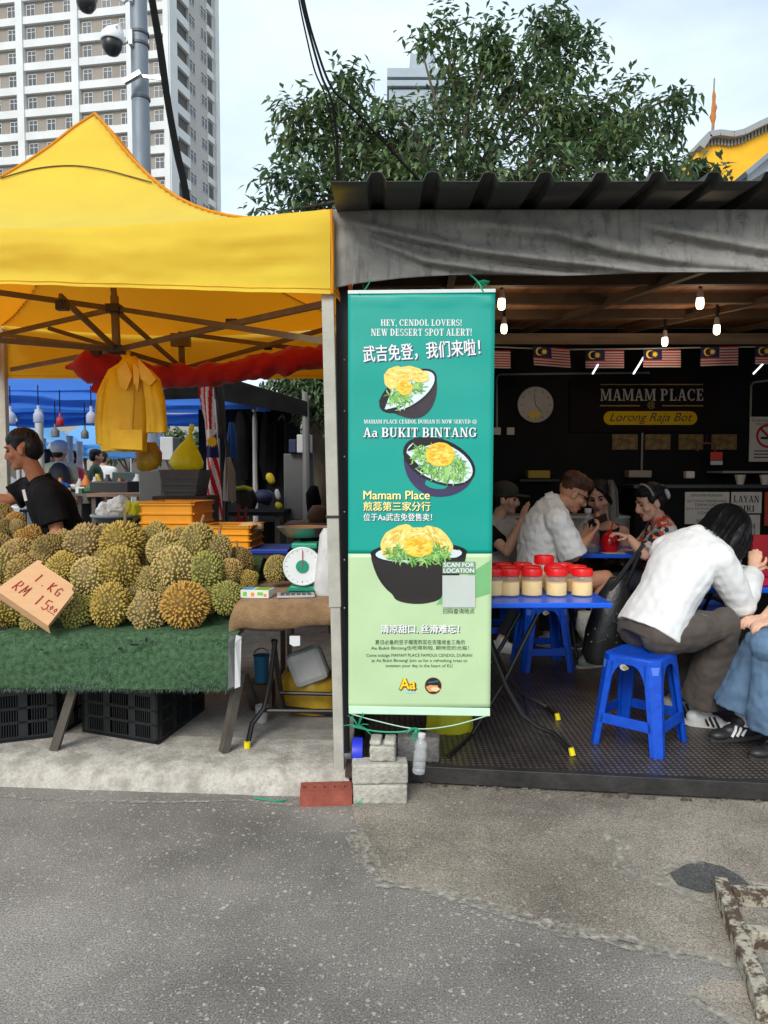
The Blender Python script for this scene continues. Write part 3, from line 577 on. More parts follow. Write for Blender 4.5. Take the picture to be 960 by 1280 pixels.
def valance(p0, p1, outv, zl):
    def fn(i, j):
        p = p0.lerp(p1, i); z = ZE + .004 - .085 * sin(pi * i) - (ZE - .085 * sin(pi * i) - zl(i)) * j; k = j * (1 - abs(2 * j - 1) * .3)
        f = .028 * noise.noise(V((i * 5, j * 1.5, p0.x))) + .02 * sin(7 * j + 2.4 * noise.noise(V((i * 2.2, 4, p0.y)))) * min(1, j * 4) * (.4 + .6 * abs(noise.noise(V((i * 3, 9, 0)))))  + .006 * noise.noise(V((i * 30, j * 6, 0)))
        f += .007 * sin(j * 26 + 4 * noise.noise(V((i * 5, 1, 1)))) * max(0, (i - .78) / .22) + .005 * sin(j * 22 + 5 * noise.noise(V((i * 5, 2, 1)))) * max(0, (.2 - i) / .2); q = p + outv * (f * min(1, j * 3 + .0) * min(1, i * 12, (1 - i) * 12) + .012 * min(1, j * 8)); q.z = z + .005 * noise.noise(V((i * 20, 0, 2))) * j; return q
    b = MB(); b.grid(fn, 90, 16); b.build('valance', M_yt, tent, smooth=80); b = MB(); b.tube([fn(i / 90, .94) + outv * .001 for i in range(91)], .0022, 5); b.build('hem_stitching', M_seam, tent)
valance(FL + V((-.02, -.02, 0)), FR + V((.02, -.02, 0)), V((0, -1, 0)), lambda i: 2.375 - .09 * i)
valance(FR + V((.02, -.02, 0)), RR + V((.02, .02, 0)), V((1, 0, 0)), lambda i: 2.285)
valance(RR + V((.02, .02, 0)), RL + V((-.02, .02, 0)), V((0, 1, 0)), lambda i: 2.24)
valance(RL + V((-.02, .02, 0)), FL + V((-.02, -.02, 0)), V((-1, 0, 0)), lambda i: 2.3)
b = MB(); b.tube([FR + V((.024, -.024, ZE)), FR + V((.03, -.03, 2.45)), FR + V((.028, -.03, 2.29))], .008, 6); b.build('seam', M_seam, tent)
zt = 2.66
b = MB(); b.bar((-.264, 3.45, 2.6), (-.226, 3.41, .86), .056, .056, up=V((0, 1, 0))); b.build('post', M_post, tent, bevel=.004)
b = MB(); b.bar((-.225, 3.412, .86), (-.208, 3.395, .062), .047, .047, up=V((0, 1, 0))); b.build('inner_post', M_post, tent, bevel=.004)
b = MB(); b.box((-.21, 3.4, .058), (.10, .09, .012)); b.build('foot_plate', plain('rusty_plate', (.16, .09, .05), .8, var=.4, scale=30), tent)
b = MB()
for y, z in ((3.42, 1.28),): b.box((-.236, y, z), (.064, .064, .012))
b.build('tie', plain('black_tie', (.02, .02, .02), .5), tent)
for c0 in (FL, RL, RR): b = MB(); b.bar(V((c0.x, c0.y, ZE - .03)), V((c0.x, c0.y, .113)), .06, .06, up=V((0, 1, 0))); b.build('post', M_post, tent, bevel=.004)
hubT, hubB = P(143, 386, 4.7), P(146, 437, 4.7)
Mj = plain('black_joint', (.02, .02, .02), .4)
b = MB(); b.bar(P(143, 370, 4.7), P(146, 440, 4.7), .04, .04, up=V((0, 1, 0))); b.bar(P(143, 372, 4.7), tent_pt(.5, .5) - V((0, 0, .02)), .03, .03, up=V((0, 1, 0))); b.build('centre_post', M_bar, tent)
for q in (hubT, hubB): b = MB(); b.box(q, (.09, .09, .05)); b.build('hub', Mj, tent, bevel=.004)
def tbar(a, c_): b = MB(); b.bar(a, c_, .018, .031); b.build('truss_bar', M_bar, tent)
nr, nl = P(414, 378, 3.47), V((-3.13, 3.45, 2.33)); tbar(nr, hubB); tbar(hubT + V((.02, 0, 0)), V((-.27, 3.46, 2.09))); tbar(hubT, V((-3.13, 3.45, 2.5))); tbar(hubB, V((-3.13, 3.45, 2.2)))
tbar(hubT, P(0, 419, 5.3)); tbar(hubB, P(0, 418, 5.9)); tbar(hubB, P(14, 462, 5.95)); tbar(P(75, 370, 4.0), hubB); tbar(hubT, P(228, 461, 5.95)); tbar(hubB, P(228, 461, 5.95))
tbar(P(228, 461, 5.95), P(405, 412, 5.2)); tbar(P(235, 418, 5.6), P(405, 440, 5.5)); tbar(P(228, 461, 5.95), P(60, 410, 5.7))
for q in (P(290, 405, 4.1), P(78, 382, 4.05), P(335, 433, 5.6), P(120, 438, 4.75)): b = MB(); b.box(q, (.06, .045, .05)); b.build('joint', Mj, tent)
b = MB(); b.bar(P(226, 415, 5.9), P(228, 462, 5.9), .04, .04, up=V((0, 1, 0))); b.box(P(226, 425, 5.88), (.15, .05, .10)); b.build('slider', M_bar, tent)
# cord lying over the canopy
def on_tent(px, py):
    lo, hi = None, None
    for k in range(300):
        Y = 3.3 + k * .012; q = P(px, py, Y); a = (q.x + 3.1) / 2.95
        best = min((abs((tent_pt(a_, c_) - q).length), a_, c_) for a_ in (a - .05, a - .02, a, a + .02, a + .05) for c_ in ((Y - 3.42) / 2.58,) if 0 <= a_ <= 1 and 0 <= c_ <= 1) if 0 < a < 1 and 0 < (Y - 3.42) / 2.58 < 1 else (9,)
        if lo is None or best[0] < lo: lo = best[0]; hi = q
    return hi
cable('rope', [on_tent(x, y) + V((0, -.01, .01)) for x, y in ((2, 226), (45, 214), (90, 210), (130, 215), (165, 224), (190, 231))], .004, 'thin dark cord lying across the yellow tent roof', m=plain('dark_cord', (.09, .07, .03), .8))

# red cloth bundled along the back of the tent
M_red = mat('red_cloth', S(180, 12, 14), .8, var=.2, scale=6, sheen=.3, transl=.15)
rp = [(168, 466), (210, 470), (250, 471), (290, 466), (330, 456), (370, 449), (410, 446)]
b = MB(); rings = []
for i in range(49):
    t = i / 48 * 6; k = min(int(t), 5); f = t - k; x = rp[k][0] + (rp[k + 1][0] - rp[k][0]) * f; y = rp[k][1] + (rp[k + 1][1] - rp[k][1]) * f; c = P(x, y, 5.75 - i * .012)
    r = .082 + .03 * noise.noise(V((i * .3, 0, 0))); rings.append([c + V((0, cos(a) * .07, sin(a) * r)) * (1 + .32 * noise.noise(V((i * .3, cos(a) * 2.6, sin(a) * 2.6))) + .18 * noise.noise(V((i * .9, cos(a) * 4, sin(a) * 4)))) for a in [2 * pi * q / 18 for q in range(18)]])
b.loft(rings); one(b, 'rolled_curtain', M_red, 'long red cloth bundled along the back edge of the yellow tent', 'curtain', smooth=70)
b = MB(); rings = []
for i, (x, y, r1, r2) in enumerate([(82, 459, .012, .012), (92, 458, .03, .03), (98, 458, .06, .07), (110, 458, .085, .12), (122, 460, .07, .10), (136, 462, .08, .11), (150, 460, .06, .09)]):
    c = P(x, y, 4.95); rings.append([c + V((cos(a) * .0, cos(a) * r1, sin(a) * r2)) * (1 + .2 * noise.noise(V((i, cos(a), sin(a))))) for a in [2 * pi * q / 14 for q in range(14)]])
b.loft(rings); c = [P(130, 452, 4.93), P(155, 452, 4.93), P(146, 492, 4.9), P(128, 496, 4.9), P(112, 488, 4.92)]
b.prism(c, (0, .05, 0)); one(b, 'rolled_curtain', M_red, 'short knotted red cloth tail beside the hanging raincoat', 'curtain', smooth=60)

# yellow raincoat hanging from the tent hub
M_rc = mat('raincoat_vinyl', S(244, 196, 16), .45, var=.12, scale=7, bump=.5, bscale=16, transl=.2, spec=.45)
rc = thing('raincoat', 'yellow raincoat with open collar hung under the tent roof', 'raincoat', P(160, 588, 4.6))
def garment(rings, name, m, par, n=28, amp=.1, f=3.0, sm=70):
    b = MB(); rr = []
    for (x, y, Y, rx, ry) in rings:
        c = P(x, y, Y); rr.append([c + V((cos(a) * rx, sin(a) * ry, 0)) * 1.0 + V((0, sin(a) * amp * .5 * noise.noise(V((cos(a) * f + x * .05, y * .02, 3))), amp * .1 * noise.noise(V((cos(a) * 3, y, 0))))) for a in [2 * pi * k / n for k in range(n)]])
    b.loft(rr); return b.build(name, m, par, smooth=sm)
px = 4.6 / F
garment([(163, 446, 4.6, 7 * px, .03), (163, 454, 4.6, 15 * px, .04), (160, 463, 4.58, 25 * px, .05), (159, 478, 4.57, 31 * px, .06), (157, 500, 4.56, 31 * px, .065), (155, 530, 4.55, 30 * px, .07), (154, 552, 4.54, 29 * px, .075), (155, 564, 4.54, 28 * px, .07)], 'body', M_rc, rc, amp=.10, f=4.5)
b = MB(); b.tube([P(x, y, 4.47) for x, y in ((167, 470), (168, 500), (166, 530), (167, 564))], .006, 5); b.build('placket', mat('raincoat_edge', S(190, 140, 10), .6), rc)
garment([(182, 462, 4.52, 6 * px, .04), (189, 474, 4.5, 11 * px, .05), (194, 500, 4.47, 12 * px, .055), (196, 525, 4.46, 12 * px, .055), (196, 541, 4.46, 12.5 * px, .055)], 'sleeve', M_rc, rc, amp=.08)
garment([(136, 474, 4.57, 6 * px, .04), (129, 492, 4.56, 7 * px, .05), (127, 525, 4.55, 7.5 * px, .05), (129, 555, 4.55, 8 * px, .05)], 'sleeve', M_rc, rc, amp=.08)
M_rci = mat('raincoat_lining', S(230, 180, 62), .7, var=.15)
b = MB()
for pts in ([(146, 462), (158, 452), (165, 470), (158, 488), (150, 484)], [(166, 452), (175, 462), (172, 490), (167, 478)]): b.prism([P(x, y, 4.46) for x, y in pts], (0, .02, 0))
b.prism([P(x, y, 4.42) for x, y in [(172, 448), (186, 462), (195, 474), (188, 482), (176, 474)]], (0, .03, 0)); b.build('collar', M_rci, rc)
b = MB(); b.prism([P(x, y, 4.43) for x, y in [(138, 537), (178, 537), (178, 563), (138, 561)]], (0, .012, 0)); b.build('pocket_flap', M_rc, rc, bevel=.004)
b = MB(); b.tube([P(160, 436, 4.66), P(161, 450, 4.6)], .012, 6); b.build('hanging_loop', M_rc, rc)
# plastic bags
M_bagy = mat('yellow_film', S(250, 244, 70), .3, var=.10, scale=9, transl=.55, spec=.5, bump=.5, bscale=22); M_bagc = mat('clear_film', (.80, .80, .80), .25, var=.15, scale=12, transl=.3, alpha=.92, bump=.6, bscale=20)
M_bagg = mat('dull_yellow_film', S(190, 150, 40), .4, var=.4, scale=14, transl=.3, bump=.5, bscale=20)
def bag(name, label, m, rings, Y, parent=None, cat='bag', amp=.16, top=True):
    b = MB(); n = 26; k = Y / F; rr = []
    for (x, y, rx, ry) in rings:
        c = P(x, y, Y); rr.append([c + V((cos(a) * rx * k, sin(a) * ry * k, 0)) * (1 + amp * noise.noise(V((cos(a) * 2.2 + x, sin(a) * 2.2, y * .06))) + .13 * sin(a * 9 + 2 * sin(y * .15)) * (y < rings[len(rings) // 2][1])) for a in [2 * pi * q / n for q in range(n)]])
    b.loft(rr); return one(b, name, m, label, cat, smooth=60)
bag('plastic_bag', 'bright yellow tied plastic bag sitting on the grey crate', M_bagy, [(240, 530, 2.5, 2), (239, 537, 3.2, 2.5), (238, 542, 1.6, 1.6), (237, 548, 4, 4), (235, 556, 10, 9), (233, 567, 17, 15), (233, 578, 20.5, 18), (234, 585, 19, 17), (234, 587, 14, 12)], 5.6)
bag('plastic_bag', 'dull orange yellow bag hanging just below the raincoat', M_bagg, [(184, 553, 10, 8), (186, 566, 15, 12), (187, 578, 16, 13), (184, 586, 12, 10), (180, 589, 5, 4)], 4.75)

# ================================================================== FLAG hanging from a line
Yf = 6.25
fl = thing('national_flag', 'red and white striped flag with blue canton hanging from a dark pole', 'flag', P(268, 655, Yf))
Mfr, Mfw, Mfb, Mfy = plain('flag_red', S(205, 32, 42), .8, transl=.2), plain('flag_white', (.84, .82, .82), .8, transl=.2), plain('flag_blue', S(38, 42, 110), .8, transl=.2), plain('flag_yellow', S(225, 190, 30), .7)
def fsurf(u, v):       # u across the hanging cloth, v down
    left = [(0, 247, 266), (.12, 248, 267), (.3, 255, 268), (.45, 257, 271), (.6, 257, 274), (.8, 258, 277), (1, 262, 279)]
    for (v0, a0, b0), (v1, a1, b1) in zip(left, left[1:]):
        if v0 <= v <= v1: t = (v - v0) / (v1 - v0); x0 = a0 + (a1 - a0) * t; x1 = b0 + (b1 - b0) * t; break
    q = P(x0 + (x1 - x0) * u, 473 + 177 * v, Yf); q.y += .03 * sin(u * 7 + v * 3); return q
b = MB(); ns_ = 24
for j in range(150):
    for i in range(ns_):
        v = (j + .5) / 150; u = (i + .5) / ns_
        if v < .36: k = 0 if (u * 5 + v * 4.2) % 2 < 1 else 1
        elif v < .56: k = 2 if (u > .15 or v > .45) and v > .38 + .1 * (1 - u) else 1
        else: k = 0 if (u * 4 - v * 7.5) % 2 < 1 else 1
        b.add([fsurf(a, c) for a, c in ((i / ns_, j / 150), ((i + 1) / ns_, j / 150), ((i + 1) / ns_, (j + 1) / 150), (i / ns_, (j + 1) / 150))], [(0, 1, 2, 3)], k)
b.build('cloth', [Mfr, Mfw, Mfb], fl, smooth=60)
b = MB(); c = P(265, 552, Yf - .06); b.add([c] + [c + V((cos(pi * k / 14) * (.053 if k % 2 else .033), 0, sin(pi * k / 14) * (.053 if k % 2 else .033))) for k in range(28)], [(0, i + 1, (i + 1) % 28 + 1) for i in range(28)]); b.build('star', Mfy, fl, thick=.003)
b = MB(); b.tube([P(266, 468, Yf + .05), P(284, 560, Yf + .1), P(282, 640, Yf + .1), V((P(282, 640, Yf).x, Yf + .1, .115))], .015, 8); b.build('staff', plain('dark_staff', (.03, .03, .03), .6), fl)
garment([(272, 470, Yf + .12, 5 * px, .03), (275, 500, Yf + .1, 8 * px, .04), (277, 535, Yf + .1, 7 * px, .04), (275, 548, Yf + .1, 4 * px, .03)], 'dark_sash', plain('dark_grey_cloth', (.05, .05, .055), .8), fl)

# ================================================================== DURIAN TABLE
M_turf = mat('green_turf', (.066, .132, .066), .95, var=.6, scale=42, bump=1, bscale=260, spec=.15)
M_turfb = plain('dark_turf_backing', (.035, .04, .035), .9, var=.5, scale=40)
M_tleg = plain('grey_brown_leg', (.10, .085, .07), .55, metal=.3, var=.3, scale=9)
YF = 3.53; XE = P(296, 790, YF).x; XL = -3.0; ZT = .705
dt = thing('display_table', 'long folding trestle table under the green turf and durians', 'table', (-1.6, 3.9, .113))
b = MB(); b.box(((XL + XE) / 2, 3.95, ZT - .03), (XE - XL - .04, .78, .03)); b.build('tabletop', plain('plywood', (.2, .14, .09), .8, var=.3), dt)
b = MB(); rise = [(3.72, .70), (4.34, 1.0), (4.34, ZT - .01), (3.72, ZT - .01)]
b.prism([(XL + .05, 3.74, ZT - .012), (XL + .05, 4.32, ZT - .012), (XL + .05, 4.32, .97)], (XE - XL - .35, 0, 0)); b.build('riser', plain('crate_wood', (.22, .15, .1), .85, var=.3), dt)
def leg(px0, py0, px1, py1, Y): 
    q = G(px1, py1, .113); b = MB(); b.bar(P(px0, py0, Y), q, .04, .04); b.build('leg', M_tleg, dt)
leg(92, 862, 68, 937, 3.6); leg(300, 840, 280, 940, 3.62); leg(306, 846, 320, 886, 3.9); leg(100, 850, 130, 880, 4.2)
# turf mat: skirt in front, flat top, slope over the riser
turf = MB(); prof = [(YF - .012, P(0, 858, YF).z), (YF - .02, .5), (YF - .018, .62), (YF - .006, .675), (YF + .03, ZT - .002), (YF + .12, ZT + .004), (3.74, ZT + .005), (4.33, .99), (4.36, .97), (4.37, .6)]
nx = 120; cols = []
for i in range(nx + 1):
    x = XL + (XE - XL) * i / nx; cc = []
    for k, (y, z) in enumerate(prof):
        wv = .02 * noise.noise(V((x * 3, k * .4, 0))) if k < 4 else .004 * noise.noise(V((x * 9, k, 0)))
        zz = z + (.012 * noise.noise(V((x * 5, 7, 0))) - .012 + (.012 * (-1 - x)) if k == 0 else 0); cc.append(V((x, y - wv - (.004 if k < 4 else 0), zz)))
    cols.append(cc)
m = len(prof); turf.add([q for c in cols for q in c], [(i * m + k, i * m + k + 1, (i + 1) * m + k + 1, (i + 1) * m + k) for i in range(nx) for k in range(m - 1)])
tm = thing('turf_mat', 'ragged green artificial turf draped over the durian table', 'mat', (-1.6, 3.6, .44))
turf.build('sheet', M_turf, tm, smooth=60)
b = MB(); rnd = random.Random(4)
for i in range(7000):                                     # pile standing off the sheet and frayed hem
    x = rnd.uniform(XL + 1.0, XE - .04); j = rnd.random(); hem = i < 2400
    if hem: z = prof[0][1] + rnd.uniform(-.012, .02); y = YF - .014
    else: z = rnd.uniform(prof[0][1], .70); y = YF - .016 - .02 * noise.noise(V((x * 3, 1, 0)))
    d = V((rnd.gauss(0, .5), -.35 if not hem else rnd.gauss(-.1, .2), -1 if hem else rnd.gauss(.0, .6))).normalized() * (rnd.uniform(.008, .03) if hem else rnd.uniform(.006, .014)); q = V((x, y, z)); s_ = V((.0015, 0, 0))
    b.add([q - s_, q + s_, q + d], [(0, 1, 2)], 1 if (hem and rnd.random() < .6) else rnd.choice((0, 2)))
b.build('pile', [M_turf, M_turfb, plain('turf_tip', (.10, .20, .12), .9)], tm, fix=False)
for (x, y, rx, ry) in ((168, 806, .022, .006), (150, 811, .012, .006), (183, 800, .006, .014), (102, 806, .007, .005), (4, 786, .02, .008), (52, 812, .008, .004)):
    b = MB(); c = P(x, y, YF - .045); b.face([c + V((cos(a) * rx * (1 + .5 * noise.noise(V((cos(a) * 2, sin(a) * 2, x)))), 0, sin(a) * ry)) for a in [2 * pi * k / 14 for k in range(14)]]); b.build('torn_hole', plain('hole_dark', (.012, .014, .012), .9), tm)
b = MB()
for (y0, y1, k) in ((XE - .035, XE - .004, 0), (XE - .004, XE + .022, 1)):
    b.prism([(y0, YF - .045, P(0, 860, YF).z + .01), (y1, YF - .045, P(0, 858, YF).z + .012), (y1 + .004, YF - .03, .66), (y1, YF + .0, .69), (y0, YF - .0, .70), (y0, YF - .03, .67)], (0, .012, 0), k)
b.build('hem_strip', [plain('grey_backing', (.12, .12, .125), .9, var=.3), plain('white_edge_tape', (.5, .5, .5), .8)], tm)

# ------------------------------------------------------------------ durians
M_du = bpy.data.materials.new('durian_husk'); M_du.use_nodes = True; n, l, bb_ = nodes(M_du); bb_.inputs['Roughness'].default_value = .62; bb_.inputs['Specular IOR Level'].default_value = .35
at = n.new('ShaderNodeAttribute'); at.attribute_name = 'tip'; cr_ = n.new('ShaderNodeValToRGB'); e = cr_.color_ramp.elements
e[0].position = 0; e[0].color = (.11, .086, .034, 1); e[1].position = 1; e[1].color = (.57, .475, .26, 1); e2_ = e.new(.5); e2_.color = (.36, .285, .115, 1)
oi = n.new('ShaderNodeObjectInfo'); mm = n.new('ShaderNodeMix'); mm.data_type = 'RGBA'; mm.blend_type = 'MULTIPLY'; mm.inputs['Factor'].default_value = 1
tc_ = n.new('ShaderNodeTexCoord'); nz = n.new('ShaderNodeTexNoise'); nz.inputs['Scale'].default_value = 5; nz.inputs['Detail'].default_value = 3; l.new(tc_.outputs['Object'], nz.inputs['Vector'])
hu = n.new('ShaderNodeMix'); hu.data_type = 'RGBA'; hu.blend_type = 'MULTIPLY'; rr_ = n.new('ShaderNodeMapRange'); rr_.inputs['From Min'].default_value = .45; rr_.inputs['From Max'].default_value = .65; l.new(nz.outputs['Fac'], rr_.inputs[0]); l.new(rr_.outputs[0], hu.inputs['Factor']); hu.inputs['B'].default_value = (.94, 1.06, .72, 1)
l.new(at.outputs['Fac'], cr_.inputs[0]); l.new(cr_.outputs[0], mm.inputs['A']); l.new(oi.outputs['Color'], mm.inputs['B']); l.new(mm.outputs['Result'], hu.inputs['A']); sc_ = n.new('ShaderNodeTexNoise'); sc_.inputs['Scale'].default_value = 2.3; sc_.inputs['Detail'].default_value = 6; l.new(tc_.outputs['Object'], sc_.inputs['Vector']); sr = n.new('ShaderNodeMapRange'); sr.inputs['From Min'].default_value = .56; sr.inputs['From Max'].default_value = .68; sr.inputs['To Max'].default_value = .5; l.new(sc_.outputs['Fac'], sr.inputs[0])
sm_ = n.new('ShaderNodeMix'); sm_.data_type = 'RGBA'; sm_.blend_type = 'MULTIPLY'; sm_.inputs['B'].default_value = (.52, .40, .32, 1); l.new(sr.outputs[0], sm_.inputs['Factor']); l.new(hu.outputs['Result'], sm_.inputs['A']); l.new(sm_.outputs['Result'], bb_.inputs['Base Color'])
M_stem = plain('durian_stem', (.22, .15, .08), .8, var=.3, scale=40)
def durian_mesh(seed, ns, spl, egg=.0, lob=.06):
    rnd = random.Random(seed); vs_ = []; fs = []; tip = []
    def rad(d): a = math.atan2(d.y, d.x); return 1 + lob * cos(5 * a + seed) * (1 - d.z * d.z) + egg * d.z + .05 * noise.noise(d * 1.6 + V((seed, 0, 0)))
    bm = bmesh.new(); bmesh.ops.create_icosphere(bm, subdivisions=3, radius=1); bm.verts.ensure_lookup_table()
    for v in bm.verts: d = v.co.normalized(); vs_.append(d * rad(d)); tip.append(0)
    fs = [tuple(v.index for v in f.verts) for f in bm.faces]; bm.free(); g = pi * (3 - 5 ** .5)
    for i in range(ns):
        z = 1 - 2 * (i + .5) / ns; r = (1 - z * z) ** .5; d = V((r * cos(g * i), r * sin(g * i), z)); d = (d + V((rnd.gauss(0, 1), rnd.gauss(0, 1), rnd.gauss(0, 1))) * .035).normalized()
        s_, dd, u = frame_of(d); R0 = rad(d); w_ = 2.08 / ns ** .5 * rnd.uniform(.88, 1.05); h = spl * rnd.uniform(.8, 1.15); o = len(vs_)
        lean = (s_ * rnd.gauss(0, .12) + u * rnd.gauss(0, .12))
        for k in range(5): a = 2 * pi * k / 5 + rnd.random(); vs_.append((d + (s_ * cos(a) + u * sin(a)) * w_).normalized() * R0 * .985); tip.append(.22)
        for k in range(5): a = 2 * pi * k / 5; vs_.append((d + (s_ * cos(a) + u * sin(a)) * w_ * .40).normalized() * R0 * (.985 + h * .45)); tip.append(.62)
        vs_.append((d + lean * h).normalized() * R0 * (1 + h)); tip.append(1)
        for k in range(5):
            k2 = (k + 1) % 5; fs.append((o + k, o + k2, o + 5 + k2, o + 5 + k)); fs.append((o + 5 + k, o + 5 + k2, o + 10))
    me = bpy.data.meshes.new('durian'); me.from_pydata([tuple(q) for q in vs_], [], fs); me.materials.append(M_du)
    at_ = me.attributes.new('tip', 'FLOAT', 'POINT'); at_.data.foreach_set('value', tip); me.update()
    return me
DM = [durian_mesh(1, 410, .112, .08, .09), durian_mesh(2, 460, .10, .13, .11), durian_mesh(3, 370, .12, -.06, .05), durian_mesh(4, 430, .105, .10, .10), durian_mesh(5, 400, .14, .0, .03)]
sb = MB(); sb.tube([V((0, 0, .9)), V((.03, 0, 1.25)), V((.1, .02, 1.55))], [.15, .1, .11], 8); SM = sb.mesh('stem', M_stem, smooth=True)
TINT = {'tan': (1.06, .95, .86), 'olive': (1.0, .94, .68), 'yellow': (1.15, 1.02, .52), 'green': (.86, .97, .58), 'pale': (1.22, 1.16, 1.0), 'orange': (1.25, .86, .42), 'brown': (.78, .66, .52), 'pinkish': (1.1, .88, .74)}
dbm = {}
def durian(px_, py_, rx, ry, Y, tint, var, label, tilt=0, stem=True, tiltx=0):
    k = Y / F; c = P(px_, py_, Y); r = (rx * k * 1.0, (rx + ry) / 2 * k * .98, ry * k * 1.0)
    o = thing('durian', label, 'durian', c, 'durians heaped on the green turf table'); o.rotation_euler = (tiltx, tilt, random.uniform(0, 6))
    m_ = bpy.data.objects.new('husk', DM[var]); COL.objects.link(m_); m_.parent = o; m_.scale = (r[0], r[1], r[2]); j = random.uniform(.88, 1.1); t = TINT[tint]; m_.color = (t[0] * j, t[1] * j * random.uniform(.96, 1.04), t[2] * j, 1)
    if stem:
        s_ = bpy.data.objects.new('stem', SM); COL.objects.link(s_); s_.parent = o; a = sum(r) / 3; s_.scale = (a * .8, a * .8, r[2])
    return o
D1, D2, D3, D4 = 3.70, 3.86, 4.03, 4.2
DL = [  # front row
 (6, 766, 28, 24, D1, 'yellow', 1, 'yellow green durian at the far left of the front row, behind the cardboard sign', .3, 0),
 (46, 772, 20, 17, D1 - .02, 'olive', 0, 'small olive durian peeking out under the cardboard price sign', 1.5, 0),
 (93, 763, 22, 20, D1, 'green', 1, 'green durian on its side right beside the lower edge of the price sign', 1.45, 0),
 (137, 759, 24, 27, D1, 'yellow', 3, 'yellow durian standing in the front row, first whole one right of the green durian', .25, 0),
 (184, 764, 25, 20, D1, 'tan', 0, 'tan durian on its side in the front row between a yellow and an orange one', 1.2, 0),
 (232, 756, 28, 28, D1 - .03, 'orange', 4, 'orange long-spined durian turned end on at the front of the pile', 0, 0),
 (284, 746, 19, 21, D1 + .03, 'green', 2, 'bright green durian at the right end of the front row', .3, 0),
 (257, 748, 14, 22, D1 + .12, 'olive', 0, 'olive durian half hidden behind the orange one', 0, 0),
 (166, 746, 15, 20, D1 + .14, 'brown', 1, 'brown durian tucked in shadow behind the tan front one', 0, 0),
 # second row
 (2, 712, 21, 25, D2, 'olive', 3, 'olive durian cut by the left photo edge, above the price sign', .2, 1),
 (30, 714, 22, 20, D2, 'pinkish', 1, 'pinkish brown durian just behind the top corner of the price sign', 1.2, 0),
 (79, 706, 20, 18, D2, 'yellow', 2, 'yellowish durian lying above the right half of the price sign', 1.1, 0),
 (113, 721, 22, 25, D2 - .03, 'pale', 0, 'pale green grey durian right of the price sign', -.35, 0),
 (151, 711, 23, 28, D2 - .03, 'yellow', 1, 'tall yellow green durian standing at the middle of the pile', .05, 0),
 (187, 725, 19, 22, D2, 'tan', 2, 'tan durian wedged between the tall yellow and the pale pink ones', .4, 0),
 (218, 711, 23, 28, D2 - .02, 'pale', 3, 'pale pinkish tall durian above the orange one', .15, 0),
 (259, 714, 20, 25, D2 - .02, 'green', 0, 'green tall durian second from the right in the middle row', -.1, 0),
 (288, 713, 14, 16, D2 + .06, 'pinkish', 1, 'small reddish brown durian at the right end of the middle row', 0, 1),
 # third row
 (0, 682, 16, 20, D3, 'brown', 0, 'brown durian cut by the left photo edge in the upper row', 0, 1),
 (24, 686, 21, 21, D3 - .03, 'tan', 2, 'tan round durian in the upper row, under the yellow brown one', .3, 0),
 (38, 671, 20, 16, D3 + .08, 'orange', 1, 'golden brown durian right in front of the black shirted seller', 1.3, 0),
 (63, 684, 23, 20, D3 - .03, 'brown', 0, 'brown durian on its side under the elbow of the seller', 1.4, 1),
 (108, 676, 26, 25, D3, 'tan', 3, 'big greyish tan durian lying left of the bright yellow one', .8, 1),
 (153, 672, 25, 27, D3 - .02, 'yellow', 4, 'bright yellow large spined durian on the top of the pile', .1, 1),
 (133, 667, 18, 16, D3 + .14, 'olive', 1, 'olive durian behind the bright yellow one in the top row', 1, 0),
 (196, 667, 21, 17, D3 + .12, 'olive', 3, 'olive durian topmost in front of the upper orange crate', 1.1, 1),
 (204, 683, 24, 21, D3 - .03, 'pale', 0, 'pale grey tan durian below the olive topmost one', 1.3, 0),
 (246, 676, 20, 26, D3 - .02, 'olive', 1, 'upright olive durian in front of the corner of the upper orange crate', .1, 1),
 (272, 680, 17, 20, D3, 'tan', 2, 'tan durian in front of the lower orange crate', -.2, 1),
 (88, 694, 14, 16, D3 + .05, 'brown', 2, 'dark brown durian in the gap above the yellowish one', 0, 0),
 (180, 694, 14, 18, D3 + .06, 'brown', 0, 'dark brown durian deep in the gap right of the bright yellow one', 0, 0),
 (52, 700, 15, 17, D2 + .1, 'olive', 3, 'olive durian in the gap above the price sign between two brown ones', .4, 0), (130, 698, 15, 18, D2 + .12, 'tan', 2, 'tan durian deep in the gap left of the tall yellow one', .2, 0), (236, 700, 15, 20, D2 + .12, 'tan', 1, 'tan durian deep in the gap between the pale tall and the green tall ones', .2, 0), (116, 746, 14, 18, D1 + .16, 'brown', 3, 'brown durian deep in the gap behind the green front one', .5, 0), (208, 738, 13, 18, D1 + .15, 'olive', 2, 'olive durian deep in the gap left of the orange one', .5, 0), (226, 671, 16, 17, D3 + .12, 'olive', 3, 'olive durian at the back left of the upright olive one', .2, 0), (175, 674, 14, 16, D3 + .14, 'tan', 2, 'tan durian at the back right of the bright yellow one', .2, 0), (80, 674, 18, 16, D3 + .12, 'tan', 1, 'tan durian at the back beside the arm of the seller', .6, 0),
 (300, 700, 13, 18, D4 - .1, 'brown', 3, 'grey brown durian leaning behind the right end of the pile', .3, 1),
 (311, 722, 12, 12, D4 - .25, 'yellow', 0, 'small yellow durian low at the right end beside the burlap table', 1, 0)]
for (x, y, rx, ry, Y, t, v_, lab, tilt, st) in DL:
    durian(x, y + (7 if y < 690 else 3 if y < 730 else 0), rx, ry, Y, t, v_, lab, tilt, bool(st), random.uniform(-.2, .2))
